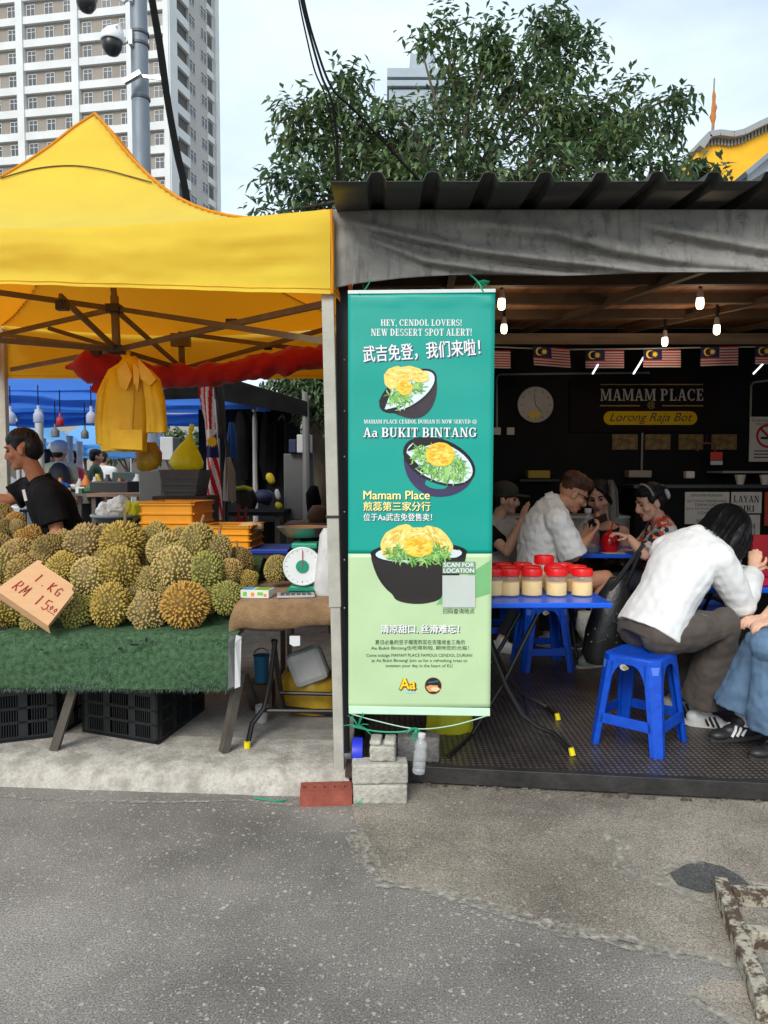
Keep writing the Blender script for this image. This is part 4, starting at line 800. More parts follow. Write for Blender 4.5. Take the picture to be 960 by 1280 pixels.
for (x, y, rx, ry, Y, t, v_, lab) in [(2, 644, 15, 13, 4.5, 'brown', 0, 'brown durian heaped behind at the left photo edge under the arm of the seller'), (20, 652, 11, 11, 4.45, 'orange', 1, 'rust brown durian against the front of the black shirt'), (8, 660, 14, 10, 4.35, 'brown', 2, 'dark brown durian lowest in the small heap at the left photo edge'), (22, 660, 10, 10, 4.35, 'tan', 3, 'small tan durian below the rust brown one in front of the seller')]:
    o = durian(x, y, rx, ry, Y, t, v_, lab, .8, False)
b = MB(); b.box((-2.35, 4.55, .53), (.75, .34, .83)); b.build('plinth', plain('crate_wood', (.22, .15, .1), .85), dt)
# colour of the broken end of the orange durian
b = MB(); c = P(238, 764, D1 - .135); b.ell(c, (.034, .016, .026), None, 14); b.ell(c + V((.012, -.012, -.004)), (.014, .012, .013), None, 10)
one(b, 'stem_scar', plain('orange_pulp', S(190, 120, 45), .6, var=.3, scale=30), 'orange brown stalk end in the face of the end-on durian', 'stalk', smooth=True) if False else None

# cardboard price sign
M_card = mat('cardboard', S(203, 160, 118), .85, var=.08, scale=5, stretch=(1, 1, 6)); M_ink = plain('red_marker', S(170, 40, 45), .7)
sg = thing('price_sign', 'folded cardboard price sign with red handwriting on the durians', 'sign', P(45, 775, 3.52))
Qa, Qb, Qc, Qd = P(47, 700, 3.60), P(97, 735, 3.57), P(60, 782, 3.46), P(-6, 737, 3.50)
nrm = (Qb - Qa).cross(Qd - Qa).normalized(); nrm = nrm if nrm.y < 0 else -nrm
def SP(u, v, h): return Qa.lerp(Qb, u).lerp(Qd.lerp(Qc, u), v) + nrm * h
b = MB(); b.prism([SP(0, 0, 0), SP(.08, -.04, .0), SP(.1, .02, 0), SP(.9, 0, 0), SP(.93, .1, 0), SP(1, .12, 0), SP(1, 1, 0), SP(0, 1, 0)], nrm * -.006); b.build('front_leaf', M_card, sg)
b = MB(); b.prism([Qd - V((0, .0, 0)), Qc, Qc + V((-.004, .03, -.045)), Qd + V((-.004, .03, -.045))], (0, .005, 0)); b.prism([SP(.0, .04, -.008), SP(1.03, .2, -.008), SP(.97, 1.0, -.05), SP(.0, .9, -.05)], -nrm * .005); b.build('back_leaf', M_card, sg)
def pen(strokes, name, r=.0028):
    b = MB()
    for st in strokes: b.tube([SP(u, v, .0022) for u, v in st], r, 5)
    b.build(name, M_ink, sg)
def hand(txt, u0, v0, w_, h_):
    gl = {'1': [[(.3, .1), (.45, 0), (.45, 1)]], '.': [[(.4, .95), (.5, .98)]], 'K': [[(.2, 0), (.2, 1)], [(.8, 0), (.22, .55), (.85, 1)]], 'G': [[(.85, .15), (.5, 0), (.15, .4), (.3, .95), (.75, .95), (.8, .55), (.5, .55)]], 'R': [[(.15, 1), (.2, 0), (.7, .08), (.75, .4), (.25, .55), (.8, 1)]], 'M': [[(.1, 1), (.2, 0), (.5, .7), (.8, 0), (.9, 1)]], '5': [[(.85, 0), (.25, .03), (.2, .45), (.7, .42), (.85, .75), (.5, 1), (.15, .9)]], '0': [[(.5, .1), (.2, .5), (.5, .95), (.8, .5), (.5, .1)]], ' ': [], '-': [[(.0, 1.1), (1, 1.1)]]}
    o = []
    for i, ch in enumerate(txt):
        for st in gl[ch]: o.append([(u0 + (i + a * .8) * w_, v0 + c * h_) for a, c in st])
    return o
pen(hand('1.KG', .26, .2, .15, .2), 'handwriting'); pen(hand('RM 15', .13, .55, .145, .24), 'handwriting'); pen(hand('00', .83, .6, .08, .12) + hand('--', .83, .62, .08, .12), 'handwriting', .002)

# black ventilated crates under the table
M_bc = plain('black_crate_plastic', (.010, .011, .013), .45, spec=.5, var=.3); M_bci = plain('stored_goods', S(120, 115, 30), .8, var=.5, scale=14)
def crate(name, label, cat, c00, ex, ey, h, m, group, ribs=False):
    """c00: near left bottom corner, ex, ey: edge vectors"""
    t = thing(name, label, cat, c00 + (ex + ey) / 2, group); zh = V((0, 0, h)); tk = .018
    b = MB(); up = V((0, 0, 1)); nx_, ny_ = ex.normalized(), ey.normalized()
    def wall(o, e, inn, nm):
        b = MB(); Lw = e.length; d = e.normalized(); cell = 2 if Lw < .45 else 3
        def bx(u0, u1, z0, z1, k=0): b.prism([o + d * u0 + up * z0, o + d * u1 + up * z0, o + d * u1 + up * z1, o + d * u0 + up * z1], inn * tk, k)
        bx(0, Lw, 0, h * .09); bx(0, Lw, h * .88, h); cw = Lw / cell
        for z in (.33, .60): bx(0, Lw, h * (z), h * (z + .05))
        for i in range(cell + 1): u = min(max(i * cw, .022), Lw - .022); bx(u - .022, u + .022, h * .09, h * .88)
        for i in range(int(Lw / .012)): u = i * .012; bx(u, u + .004, h * .09, h * .88) if int(u / cw) * cw + .03 < u < int(u / cw) * cw + cw - .03 else None
        b.build(nm, m, t)
    wall(c00, ex, ny_, 'side'); wall(c00 + ex, ey, -nx_, 'side'); wall(c00 + ey, ex, -ny_, 'side'); wall(c00, ey, nx_, 'side')
    b = MB(); b.prism([c00 + up * .004, c00 + ex + up * .004, c00 + ex + ey + up * .004, c00 + ey + up * .004], up * .012); b.build('bottom', m, t)
    return t
q0, q1, q2 = G(103, 915, .114), G(198, 931, .114), G(267, 879, .114); q0.z = q1.z = q2.z = .114
crate('vented_crate', 'black slotted plastic crate under the durian table beside its right legs', 'crate', q0, q1 - q0, (q2 - q1).normalized() * .56, .27, M_bc, 'black slotted crates under the table')
b = MB(); ee = (q1 - q0).normalized(); ef = (q2 - q1).normalized(); rnd = random.Random(9)
def lump(c, r, m, lab): bb1 = MB(); bb1.ell(c, r, None, 12); return one(bb1, 'packed_bag', m, lab, 'bag', smooth=True)
cc = q0 + ee * .17 + ef * .2; lump(cc + V((0, 0, .13)), (.13, .15, .112), M_bci, 'olive yellow bag seen through the slots of the black crate')
p0, p1 = G(-60, 936, .114), G(72, 921, .114); p0.z = p1.z = .114
crate('vented_crate', 'black slotted plastic crate cut by the left photo edge under the durian table', 'crate', p0, p1 - p0, V((.08, .5, 0)), .27, M_bc, 'black slotted crates under the table')

# orange produce crates behind the durians
M_or = plain('orange_crate_plastic', S(250, 168, 22), .45, var=.08, spec=.45); M_or2 = plain('orange_crate_deep', S(205, 112, 12), .5)
def orange(label, x0, x1, x2, y0, y1, Y, h_off=0):
    a = P(x0, y1, Y); c = P(x1, y1, Y - .02); e = P(x2, y1, Y + .33); z0, z1 = a.z, P(x0, y0, Y).z; c.z = e.z = z0; hh = z1 - z0
    t = thing('produce_crate', label, 'crate', (a + e) / 2 + V((0, 0, 0)), 'orange crates behind the durians'); d = e - c; up = V((0, 0, 1))
    P4 = [a, c, e, a + d]; ctr = sum(P4, V()) / 4
    for i in range(4):
        p_, q_ = P4[i], P4[(i + 1) % 4]; inn = (ctr - (p_ + q_) / 2); inn.z = 0; inn.normalize(); b = MB()
        for z_0, z_1, o in ((0, .98, 0), (.97, 1.0, .02), (.88, .94, .012), (.60, .66, .012), (.32, .38, .012), (.02, .07, .012)):
            pp = [p_ + up * hh * z_0 - inn * o, q_ + up * hh * z_0 - inn * o, q_ + up * hh * z_1 - inn * o, p_ + up * hh * z_1 - inn * o]; b.prism(pp, inn * (.015 + o - .001))
        b.build('side', M_or, t, bevel=.002)
    b = MB(); b.prism([q + up * .003 for q in P4], up * .01); b.build('bottom', M_or2, t)
    return t, P4, hh
t1, q4, hh1 = orange('orange ribbed crate standing higher behind the durians', 176, 241, 266, 627, 668, 4.85)
t2, q5, hh2 = orange('orange ribbed crate standing lower on a blue tray', 252, 312, 328, 657, 686, 4.75)
bm1 = MB(); bm1.ell((q5[0] + q5[2]) / 2 + V((.12, 0, hh2 - .02)), (.09, .08, .035), None, 10); one(bm1, 'husk_scraps', plain('pale_husk', S(225, 200, 150), .8, var=.3, scale=30), 'pale scraps lying in the lower orange crate', 'scraps', smooth=True)
Zs = q5[0].z
st = thing('side_rack', 'dark metal rack carrying the orange crates behind the durians', 'rack', (-1.15, 5.1, .113))
b = MB(); b.box((-1.2, 4.95, q4[0].z - .02), (.62, .42, .03)); b.build('shelf', plain('dark_board', (.05, .04, .035), .8), st)
b = MB(); b.box((-.86, 4.9, Zs - .045), (.5, .42, .02)); b.build('shelf', plain('dark_board', (.05, .04, .035), .8), st)
for x in (-1.48, -.66): 
    for y in (4.78, 5.1): b = MB(); b.box((x, y, (Zs - .06 + .113) / 2), (.03, .03, Zs - .06 - .113)); b.build('leg', M_tleg, st)
b = MB(); b.bar((-1.3, 4.9, Zs - .055), (-1.3, 4.9, q4[0].z - .034), .4, .4, up=V((0, 1, 0))); b.build('support_box', plain('dark_board', (.05, .04, .035), .8), st)
b = MB(); b.box((P(312, 690, 4.75).x, 4.93, Zs - .017), (.50, .4, .028)); one(b, 'tray', plain('blue_plastic', S(30, 62, 160), .4), 'blue tray under the lower orange crate', 'tray', bevel=.004)

# ================================================================== BURLAP TABLE
M_bur = mat('burlap', S(146, 116, 84), .95, var=.30, scale=14, bump=1, bscale=170, spec=.1, sheen=.15)
M_tube = plain('black_tube', (.018, .017, .016), .35, metal=.4, spec=.5); M_tip = plain('yellow_rubber_tip', S(225, 205, 20), .5)
YB = 3.62; bt = thing('folding_table', 'black tube-legged folding table under the burlap cloth', 'table', (-.46, 3.95, .113))
XB0, XB1 = P(292, 760, YB).x, P(427, 760, YB).x; ZB = P(0, 752, YB).z
b = MB(); b.box(((XB0 + XB1) / 2, 3.98, ZB - .026), (XB1 - XB0 - .03, .66, .03)); b.build('tabletop', plain('dark_board', (.05, .04, .035), .8), bt)
for (pts, tip) in (([P(344, 800, 3.75), P(338, 850, 3.76), P(330, 885, 3.74), P(315, 905, 3.70), G(309, 932, .125)], 1), ([P(342, 800, 3.9), P(349, 852, 3.98), P(356, 885, 4.02), G(420, 935, .125) + V((.03, .5, 0))], 0), ([P(428, 795, 3.75), P(430, 860, 3.75), P(432, 900, 3.72), G(434, 932, .125)], 1), ([P(428, 795, 4.2), P(424, 860, 4.25), G(424, 885, .125)], 0)):
    b = MB(); b.tube(pts, .014, 8); lg = b.build('leg', M_tube, bt, smooth=True)
    b = MB(); q = pts[-1]; b.tube([q + V((0, 0, .02)), q - V((0, 0, .011))], .0165, 8); b.build('foot_cap', M_tip, lg)
b = MB(); b.tube([P(350, 866, 3.98), P(428, 868, 3.98)], .012, 8); b.tube([P(330, 888, 3.76), P(430, 889, 3.76)], .012, 8); b.build('crossbar', M_tube, bt)
bc = MB(); pr = [(YB + .02, -.135, 1), (YB - .015, -.12, 1), (YB - .03, -.07, 1), (YB - .012, -.022, .6), (YB + .03, .0, .25), (YB + .2, .003, .2), (YB + .45, .003, .2), (YB + .68, .0, .3), (YB + .72, -.05, .7), (YB + .72, -.12, 1)]
nx = 40
def bp(i, k):
    u = i / nx; y, z, a_ = pr[k]; x = XB0 - .02 + (XB1 - XB0 + .03) * u; e = max(0, .09 - u) / .09
    z2 = z - e * e * .08 + .012 * noise.noise(V((u * 6, k * .6, 2))) * a_ - (.012 * sin(u * 5) if k < 2 else 0); return V((x - e * .0, y + .018 * noise.noise(V((u * 5, k * .5, 0))) * a_, ZB + z2))
m = len(pr); bc.add([bp(i, k) for i in range(nx + 1) for k in range(m)], [(i * m + k, i * m + k + 1, (i + 1) * m + k + 1, (i + 1) * m + k) for i in range(nx) for k in range(m - 1)])
one(bc, 'burlap_cloth', M_bur, 'brown burlap sacking draped over the small folding table', 'cloth', smooth=70, thick=.006)
b = MB(); b.prism([P(x, y, YB - .035) for x, y in ((362, 795), (375, 795), (375, 807), (367, 808), (362, 805))], (0, .004, 0)); one(b, 'paper_tag', plain('paper', (.62, .62, .62), .8), 'small white paper tag hanging from the hem of the burlap', 'tag')
def onz(px_, Y): return V((X(px_, Y), Y, ZB + .006))
# spring scale
M_grn = plain('scale_green', S(18, 140, 110), .4, spec=.5); M_dial = plain('dial_white', (.72, .74, .74), .35)
Ysc = 3.92; sc = thing('kitchen_scale', 'green spring scale with a round white dial and steel pan', 'scale', onz(379, Ysc))
cD = P(378, 708, Ysc - .09); rD = 23.8 * (Ysc - .09) / F
Mx = Matrix.Rotation(R(90), 3, 'X')
b = MB(); zb = ZB + .008; b.box((cD.x + .005, Ysc, zb + .02), (.15, .15, .028)); b.prism([V((cD.x - .05, Ysc - .06, zb + .03)), V((cD.x + .062, Ysc - .06, zb + .03)), V((cD.x + .066, Ysc - .05, cD.z + rD * .96)), V((cD.x - .05, Ysc - .05, cD.z + rD * .96))], (0, .12, 0)); b.box((cD.x + .008, Ysc, cD.z + rD + .006), (.135, .14, .028))
for s_ in (-1, 1): b.bar((cD.x + .005 + s_ * .05, Ysc - .04, zb + .04), (cD.x + .005 + s_ * .085, Ysc - .07, zb + .008), .03, .014)
b.build('body', M_grn, sc, bevel=.006)
b = MB(); b.lathe([(rD, -.03), (rD * 1.03, -.012), (rD * 1.02, .004), (rD * .96, .006), (rD * .955, .002), (.001, .002)], cD, 36, Mx); b.build('dial', M_dial, sc, smooth=40)
b = MB()
for k in range(20):
    a = 2 * pi * k / 20; d1 = V((sin(a), 0, cos(a))); Lk = .012 if k % 5 == 0 else .006; b.bar(cD + d1 * rD * .88 + V((0, -.004, 0)), cD + d1 * (rD * .88 - Lk) + V((0, -.004, 0)), .0022, .001, up=V((0, 1, 0)))
b.build('dial_markings', plain('dial_ink', (.1, .1, .1), .6), sc)
b = MB(); b.lathe([(rD * .34, -.0), (rD * .34, .006), (.001, .0065)], cD + V((0, -.002, 0)), 24, Mx); b.build('dial_centre', M_grn, sc)
b = MB(); b.bar(cD + V((0, -.01, -.01)), cD + V((.002, -.01, rD * .85)), .004, .0015, up=V((0, 1, 0))); b.build('pointer', plain('pointer_red', (.4, .04, .05), .5), sc)
Yp2 = 4.0; cP = P(379, 661, Yp2); b = MB(); kx = Yp2 / F * 1.13
b.lathe([(.02, -.05), (18 * kx, -.042), (24 * kx, -.015), (28.5 * kx, .008), (29.5 * kx, .012), (28 * kx, .009), (22 * kx, -.014), (.01, -.03)], cP, 36); b.build('pan', M_steel, sc, smooth=60)
b = MB(); b.tube([cP - V((0, 0, .05)), V((cP.x, Ysc + .02, cD.z + rD))], .02, 8); b.build('pan_post', M_tube, sc)
# things lying on the burlap
bx = thing('snack_box', 'small flat carton with green blue and orange print on the burlap', 'box', (0, 0, 0)); kb = 3.76 / F
b = MB(); b.box((0, 0, .02), (36 * kb, .105, .04)); b.build('carton', plain('carton_white', (.62, .64, .58), .5), bx, bevel=.001)
b = MB()
for (x, y, sx_, sy_, c) in ((-.045, 0, .05, .09, 0), (.03, .0, .07, .09, 1)): b.box((x, y, .0406), (sx_, sy_, .0008), None, c)
for (x, z, sx_, sz_, c) in ((-.05, .02, .02, .022, 1), (-.01, .018, .018, .02, 2), (.03, .022, .03, .016, 1), (.055, .015, .014, .016, 2)): b.box((x, -.0529, z), (sx_, .0008, sz_), None, c)
b.build('carton_print', [plain('print_blue', S(70, 160, 205), .5), plain('print_green', S(120, 180, 60), .5), plain('print_orange', S(225, 130, 60), .5)], bx); bx.location = onz(321, 3.74); bx.rotation_euler.z = R(-8)
cl = thing('calculator', 'flat grey calculator lying on the burlap beside the scale', 'calculator', (0, 0, 0))
b = MB(); b.box((0, 0, .007), (.19, .11, .012)); b.build('case', plain('calc_silver', (.42, .42, .42), .4), cl, bevel=.003)
b = MB(); b.box((0, .03, .0145), (.15, .026, .002)); b.build('display', plain('calc_screen', (.1, .11, .1), .3), cl)
b = MB()
for i in range(6):
    for j in range(3): b.box((-.068 + i * .027, -.04 + j * .02, .0148), (.019, .012, .003))
b.build('keypad', plain('calc_keys', (.08, .08, .085), .5), cl); cl.location = onz(369, 3.74); cl.rotation_euler.z = R(8)
durian(345, 710, 14, 17, 4.02, 'olive', 2, 'lone olive brown durian on the burlap table beside the scale', 0.2, False)['group'] = 'durians on the burlap table'
bag('plastic_bag', 'white clear plastic bag stuffed upright on the burlap beside the scale', M_bagc, [(413, 747, 17, 13), (412, 735, 20, 15), (414, 715, 19, 14), (415, 690, 18, 13), (416, 668, 16, 12), (415, 660, 10, 8)], 3.82, amp=.2)
# stored under the burlap table
bag('plastic_bag', 'yellow carrier bag with goods under the burlap table', mat('amber_film', S(196, 160, 50), .35, var=.25, scale=7, transl=.3, bump=.5, bscale=18), [(392, 889, 30, 18), (390, 878, 36, 22), (388, 862, 38, 22), (388, 848, 36, 20), (388, 838, 28, 14)], 4.15, amp=.15)
b = MB(); k = 4.1 / F; ctr = P(385, 858, 4.08); b.box(P(385, 832, 4.08), (46 * k, .12, 44 * k), Matrix.Rotation(R(-20), 3, 'Y')); one(b, 'jerrycan', mat('milky_plastic', (.55, .56, .56), .35, var=.1, transl=.25), 'milky white plastic can leaning in the yellow bag under the burlap table', 'can', bevel=.035)
bk = thing('pail', 'small blue pail under the burlap table', 'pail', V((P(327, 840, 4.3).x, 4.3, .113)))
b = MB(); q = P(327, 852, 4.3); b.lathe([(.038, 0), (.046, .15), (.05, .16), (.043, .155), (.036, .01)], q, 18); b.build('body', plain('pail_blue', S(58, 130, 180), .45), bk, smooth=50)
b = MB(); b.tube([q + V((.047 * cos(t), 0, .15 + .05 * sin(t))) for t in [pi * i / 10 for i in range(11)]], .004, 6); b.build('handle', M_steel, bk)
b = MB(); b.box((q.x, 4.3, (q.z + .113) / 2), (.14, .14, q.z - .113)); one(b, 'cardboard_box', plain('dark_carton', (.16, .105, .07), .85, var=.2), 'brown carton standing behind the table leg under the pail', 'box')
b = MB(); b.lathe([(.03, 0), (.036, .09), (.037, .092), (.034, .09), (.028, .004)], V((P(327, 885, 4.0).x, 4.0, .114)), 16); one(b, 'plastic_cup', mat('clear_plastic', (.7, .7, .7), .15, alpha=.4, transl=.2), 'clear plastic cup on the pavement under the burlap table', 'cup', smooth=50)

# ================================================================== MARKET BEHIND
M_bt = mat('blue_canopy_cloth', S(58, 120, 212), .7, var=.06, scale=2, transl=.4); M_bt2 = mat('light_blue_canopy_cloth', S(120, 185, 240), .7, var=.06, scale=2, transl=.4)
def blue_tent(label, x0, x1, ye, yv, yp, Y, dep, m, poles):
    a, c = P(x0, ye, Y), P(x1, ye, Y); zv = P(0, yv, Y).z; t = thing('market_tent', label, 'tent', ((a.x + c.x) / 2, Y + dep / 2, .0), 'blue market tents behind the stall')
    ap = V(((a.x + c.x) / 2, Y + dep / 2, P(0, yp, Y + dep / 2).z)); q = [a, c, c + V((0, dep, 0)), a + V((0, dep, 0))]
    def fn(i, j):
        s = i * 4; k = int(s) % 4; f = s - int(s); base = q[k].lerp(q[(k + 1) % 4], f); p_ = base.lerp(ap, j); p_.z = a.z + (ap.z - a.z) * j ** 1.25; return p_
    b = MB(); b.grid(fn, 40, 10); b.build('canopy', m, t, smooth=50)
    b = MB()
    for k in range(4):
        p_, r_ = q[k], q[(k + 1) % 4]; b.grid(lambda i, j: p_.lerp(r_, i) + V((0, -.02 + .05 * sin(j * 8 + 2 * sin(i * 5)), (zv - a.z) * j + .04 * noise.noise(V((i * 6, j, k))))), 30, 6)
    b.build('valance', m, t, smooth=60)
    for pq in q: b = MB(); b.tube([V((pq.x, pq.y, 0)), V((pq.x, pq.y, a.z))], .03, 8); b.build('post', plain('pale_pole', (.45, .45, .44), .5, metal=.3), t)
    return t
blue_tent('nearest blue market tent with a deep folded valance', -150, 318, 488, 512, 430, 8.6, 3.2, M_bt, 0)
blue_tent('pale blue peaked tent far back at the left photo edge', -60, 62, 552, 566, 520, 17, 3, M_bt2, 0)
blue_tent('pale blue peaked tent far back behind the hanging lamps', 52, 128, 556, 570, 518, 19, 3.4, M_bt2, 0)
blue_tent('small blue tent far back left of the grey cabinet', 122, 190, 548, 564, 528, 23, 3, M_bt, 0)
b = MB(); q = V((P(36, 0, 8.4).x, 8.4, 0)); b.tube([V((q.x, 8.4, .113)), V((q.x, 8.4, 2.2))], .045, 10); tag(one(b, 'market_post', plain('pale_pole', (.45, .45, .44), .5), 'pale tent post rising behind the head of the seller', 'post', smooth=True))
# hanging lamps
M_lamp = mat('milky_lamp_plastic', (.52, .56, .72), .4, var=.06, transl=.4)
def lampo(x, y, m, label, w_=1.0):
    Y = 8.0; k = Y / F; z_ = .72 if w_ == 1.0 and m is M_lamp else .55; t = thing('hanging_lamp', label, 'lamp', P(x, y + 14, Y), 'lamps hanging under the blue tent'); c = P(x, y, Y)
    b = MB(); b.lathe([(r_ * z_, h_ * z_) for r_, h_ in ((.012, .16), (.02, .155), (.021, .085), (.045, .06), (.068 * w_, .03), (.072 * w_, .01), (.072 * w_, -.09), (.06, -.1))], c, 18); b.build('shade', m, t, smooth=50)
    b = MB(); b.tube([c + V((0, 0, .15 * z_)), c + V((0, 0, .33))], .006, 5); b.build('cord', M_cab, t)
lampo(48, 520, M_lamp, 'white bottle shaped lamp nearest above the head of the seller'); lampo(114, 521, M_lamp, 'white bottle shaped lamp just left of the raincoat'); lampo(13, 521, M_lamp, 'white bottle shaped lamp beside the rear tent post')
lampo(75, 526, plain('lamp_red', S(150, 30, 45), .5), 'red lamp between the white ones'); lampo(69, 540, plain('lamp_grey', (.12, .125, .13), .5), 'grey pot shaped lamp lower than the red one', 1.1); lampo(106, 542, plain('lamp_grey', (.12, .125, .13), .5), 'grey pot shaped lamp beside the white one near the raincoat', 1.0)
# dark awning stall at the back
M_dk = plain('black_tarpaulin', (.008, .008, .009), .9, var=.4, scale=4, spec=.08); M_dk2 = plain('charcoal_cloth', (.014, .0145, .016), .9, var=.5, scale=5, spec=.1)
ds = thing('awning_stall', 'dark stall with a black sloping tarpaulin roof behind the flag', 'stall', (-2.3, 9.3, .0))
b = MB(); b.add([P(262, 466, 7.6), P(384, 503, 7.4), P(384, 508, 9.8), P(262, 474, 9.8), P(262, 498, 7.62), P(384, 520, 7.42), P(196, 490, 7.8), P(196, 500, 7.82)], [(0, 1, 2, 3), (0, 1, 5, 4), (6, 0, 4, 7)]); b.build('roof', M_dk, ds, thick=.03)
b = MB(); q0, q1 = P(246, 490, 9.7), P(374, 490, 9.7); b.box(((q0.x + q1.x) / 2, 9.8, 1.25), (q1.x - q0.x, .08, 2.5)); b.build('back_sheet', M_dk2, ds)
for x in (270, 382): b = MB(); p_ = P(x, 500, 7.5); b.tube([V((p_.x, 7.5, 0)), p_], .035, 8); b.build('post', plain('grey_pole', (.2, .2, .2), .5), ds)
b = MB(); rnd = random.Random(3)
for i in range(5):
    x = 302 + i * 11; garment([(x, 515, 8.6, .05, .05), (x + 1, 530, 8.6 + (i % 3) * .1, .09, .06), (x, 580 + i % 3 * 9, 8.6 + (i % 3) * .1, .10, .06), (x + 2, 600 + i % 3 * 9, 8.6 + (i % 3) * .1, .07, .05)], 'hanging_sheet', M_dk, ds)
# dark market clutter: tables, boxes, bags
def ibox(name, label, cat, x0, x1, y0, y1, Y, dep, m, bevel=.01, rest=None):
    b = MB(); a = P(x0, y1, Y); c = P(x1, y0, Y); b.box(((a.x + c.x) / 2, Y + dep / 2, (a.z + c.z) / 2), (c.x - a.x, dep, c.z - a.z)); return one(b, name, m, label, cat, bevel=bevel)
def itable(label, x0, x1, y, Y, dep, m, th=.035, base=.0, grp=None):
    a = P(x0, y, Y); c = P(x1, y, Y); t = thing('market_table', label, 'table', ((a.x + c.x) / 2, Y + dep / 2, base), grp); b = MB(); b.box(((a.x + c.x) / 2, Y + dep / 2, a.z - th / 2), (c.x - a.x, dep, th)); b.build('tabletop', m, t)
    for x in (a.x + .05, c.x - .05):
        for yy in (Y + .06, Y + dep - .06): b = MB(); b.box((x, yy, (a.z - th + base) / 2), (.04, .04, a.z - th - base)); b.build('leg', M_tleg, t)
    b = MB(); b.box(((a.x + c.x) / 2, Y + dep - .12, (a.z - th + base) / 2), (c.x - a.x - .2, .03, (a.z - th - base) * .8)); b.build('back_board', M_dk2, t)
    return a.z
M_wd = plain('worn_wood', (.24, .15, .10), .8, var=.3, scale=6, stretch=(.3, 4, 4)); M_dg = plain('dark_green_plastic', (.03, .05, .045), .5)
itable('dark market table with metal rails behind the seller', 60, 155, 616, 8.2, .8, plain('dull_metal', (.12, .12, .12), .45, metal=.5), base=.113)
itable('low table with a worn wood plank top behind the basket', 108, 178, 617, 7.0, .5, M_wd, .03, base=.113)
ibox('storage_box', 'black storage box on the table left of the grey cabinet', 'box', 112, 160, 602, 617, 7.4, .4, plain('black_box', (.015, .016, .018), .5)); ibox('storage_box', 'dark green box with a pale lid edge behind the black one', 'box', 140, 176, 590, 604, 8.8, .5, M_dg)
ibox('storage_cabinet', 'tall grey metal cabinet below the raincoat', 'cabinet', 174, 202, 588, 640, 6.6, .4, plain('grey_cabinet', (.20, .215, .23), .5, metal=.2)); ibox('storage_cabinet', 'white panelled unit left of the yellow bag behind the tent', 'cabinet', 200, 216, 546, 575, 8.2, .3, plain('offwhite', (.45, .46, .47), .6))
cr2 = MB(); a, c, Yg = P(206, 620, 5.4), P(244, 620, 5.4), 5.4; q = [P(206, 620, 5.4), P(244, 620, 5.4)]; hh = P(0, 587, 5.4).z - q[0].z; dx = .035
cr2.add([V((a.x, 5.4, a.z)), V((c.x, 5.4, a.z)), V((c.x, 5.75, a.z)), V((a.x, 5.75, a.z)), V((a.x - dx, 5.38, a.z + hh)), V((c.x + dx, 5.38, a.z + hh)), V((c.x + dx, 5.78, a.z + hh)), V((a.x - dx, 5.78, a.z + hh))], [(0, 1, 2, 3), (4, 5, 6, 7), (0, 1, 5, 4), (1, 2, 6, 5), (2, 3, 7, 6), (3, 0, 4, 7)])
for z_ in (.2, .45, .7, .95): cr2.box(((a.x + c.x) / 2, 5.385, a.z + hh * z_), (c.x - a.x + 2 * dx * z_ + .012, .012, .012))
one(cr2, 'grey_crate', plain('grey_crate_plastic', (.085, .092, .10), .55, var=.2), 'dark grey ribbed crate with the bright yellow bag on top', 'crate')
b = MB(); b.box(((a.x + c.x) / 2, 5.58, (a.z + .113) / 2), (.4, .38, a.z - .117)); one(b, 'crate_stack', plain('dark_board', (.05, .04, .035), .8), 'dark wooden case under the dark grey ribbed crate', 'case')
# basket heaped with bags
bs = thing('basket', 'round dark basket heaped with white and yellow plastic bags', 'basket', P(148, 660, 6.5)); k = 6.5 / F; c = P(148, 648, 6.5)
b = MB(); b.lathe([(16 * k, -.12), (25 * k, -.03), (31 * k, .02), (32 * k, .03), (30 * k, .025), (23 * k, -.03), (.01, -.1)], c, 28); b.build('bowl', plain('dark_rim', (.05, .06, .065), .5), bs, smooth=50)
b = MB(); b.tube([c + V((31.5 * k * cos(t), 31.5 * k * sin(t), .028)) for t in [2 * pi * i / 30 for i in range(31)]], .014, 6, False); b.build('rim', plain('grey_rim', (.25, .29, .31), .5), bs, smooth=True)
for (x, y, r, m, lab) in ((133, 640, 12, 0, 'white crumpled bag at the left of the basket'), (150, 633, 13, 0, 'white crumpled bag topmost in the basket'), (165, 640, 12, 1, 'yellow crumpled bag at the right of the basket'), (142, 647, 10, 0, 'white crumpled bag at the front of the basket')):
    b = MB(); bm = bmesh.new(); bmesh.ops.create_icosphere(bm, subdivisions=3, radius=1); o = P(x, y, 6.44); r_ = r * k; b.add([o + v.co * r_ * (1 + .5 * noise.noise(v.co * 1.7 + V((x, y, 0))) + .25 * noise.noise(v.co * 4 + V((x, 0, 0)))) for v in bm.verts], [tuple(v.index for v in f.verts) for f in bm.faces]); bm.free()
    one(b, 'crumpled_bag', [mat('white_film', (.88, .9, .9), .3, transl=.25), M_bagy][m], lab, 'bag', 'bags heaped in the basket')
b = MB(); b.box((c.x, 6.52, (c.z - .12 + .113) / 2), (.5, .4, c.z - .12 - .113)); one(b, 'display_case', plain('dark_board', (.05, .04, .035), .8), 'dark case under the basket of plastic bags', 'case')
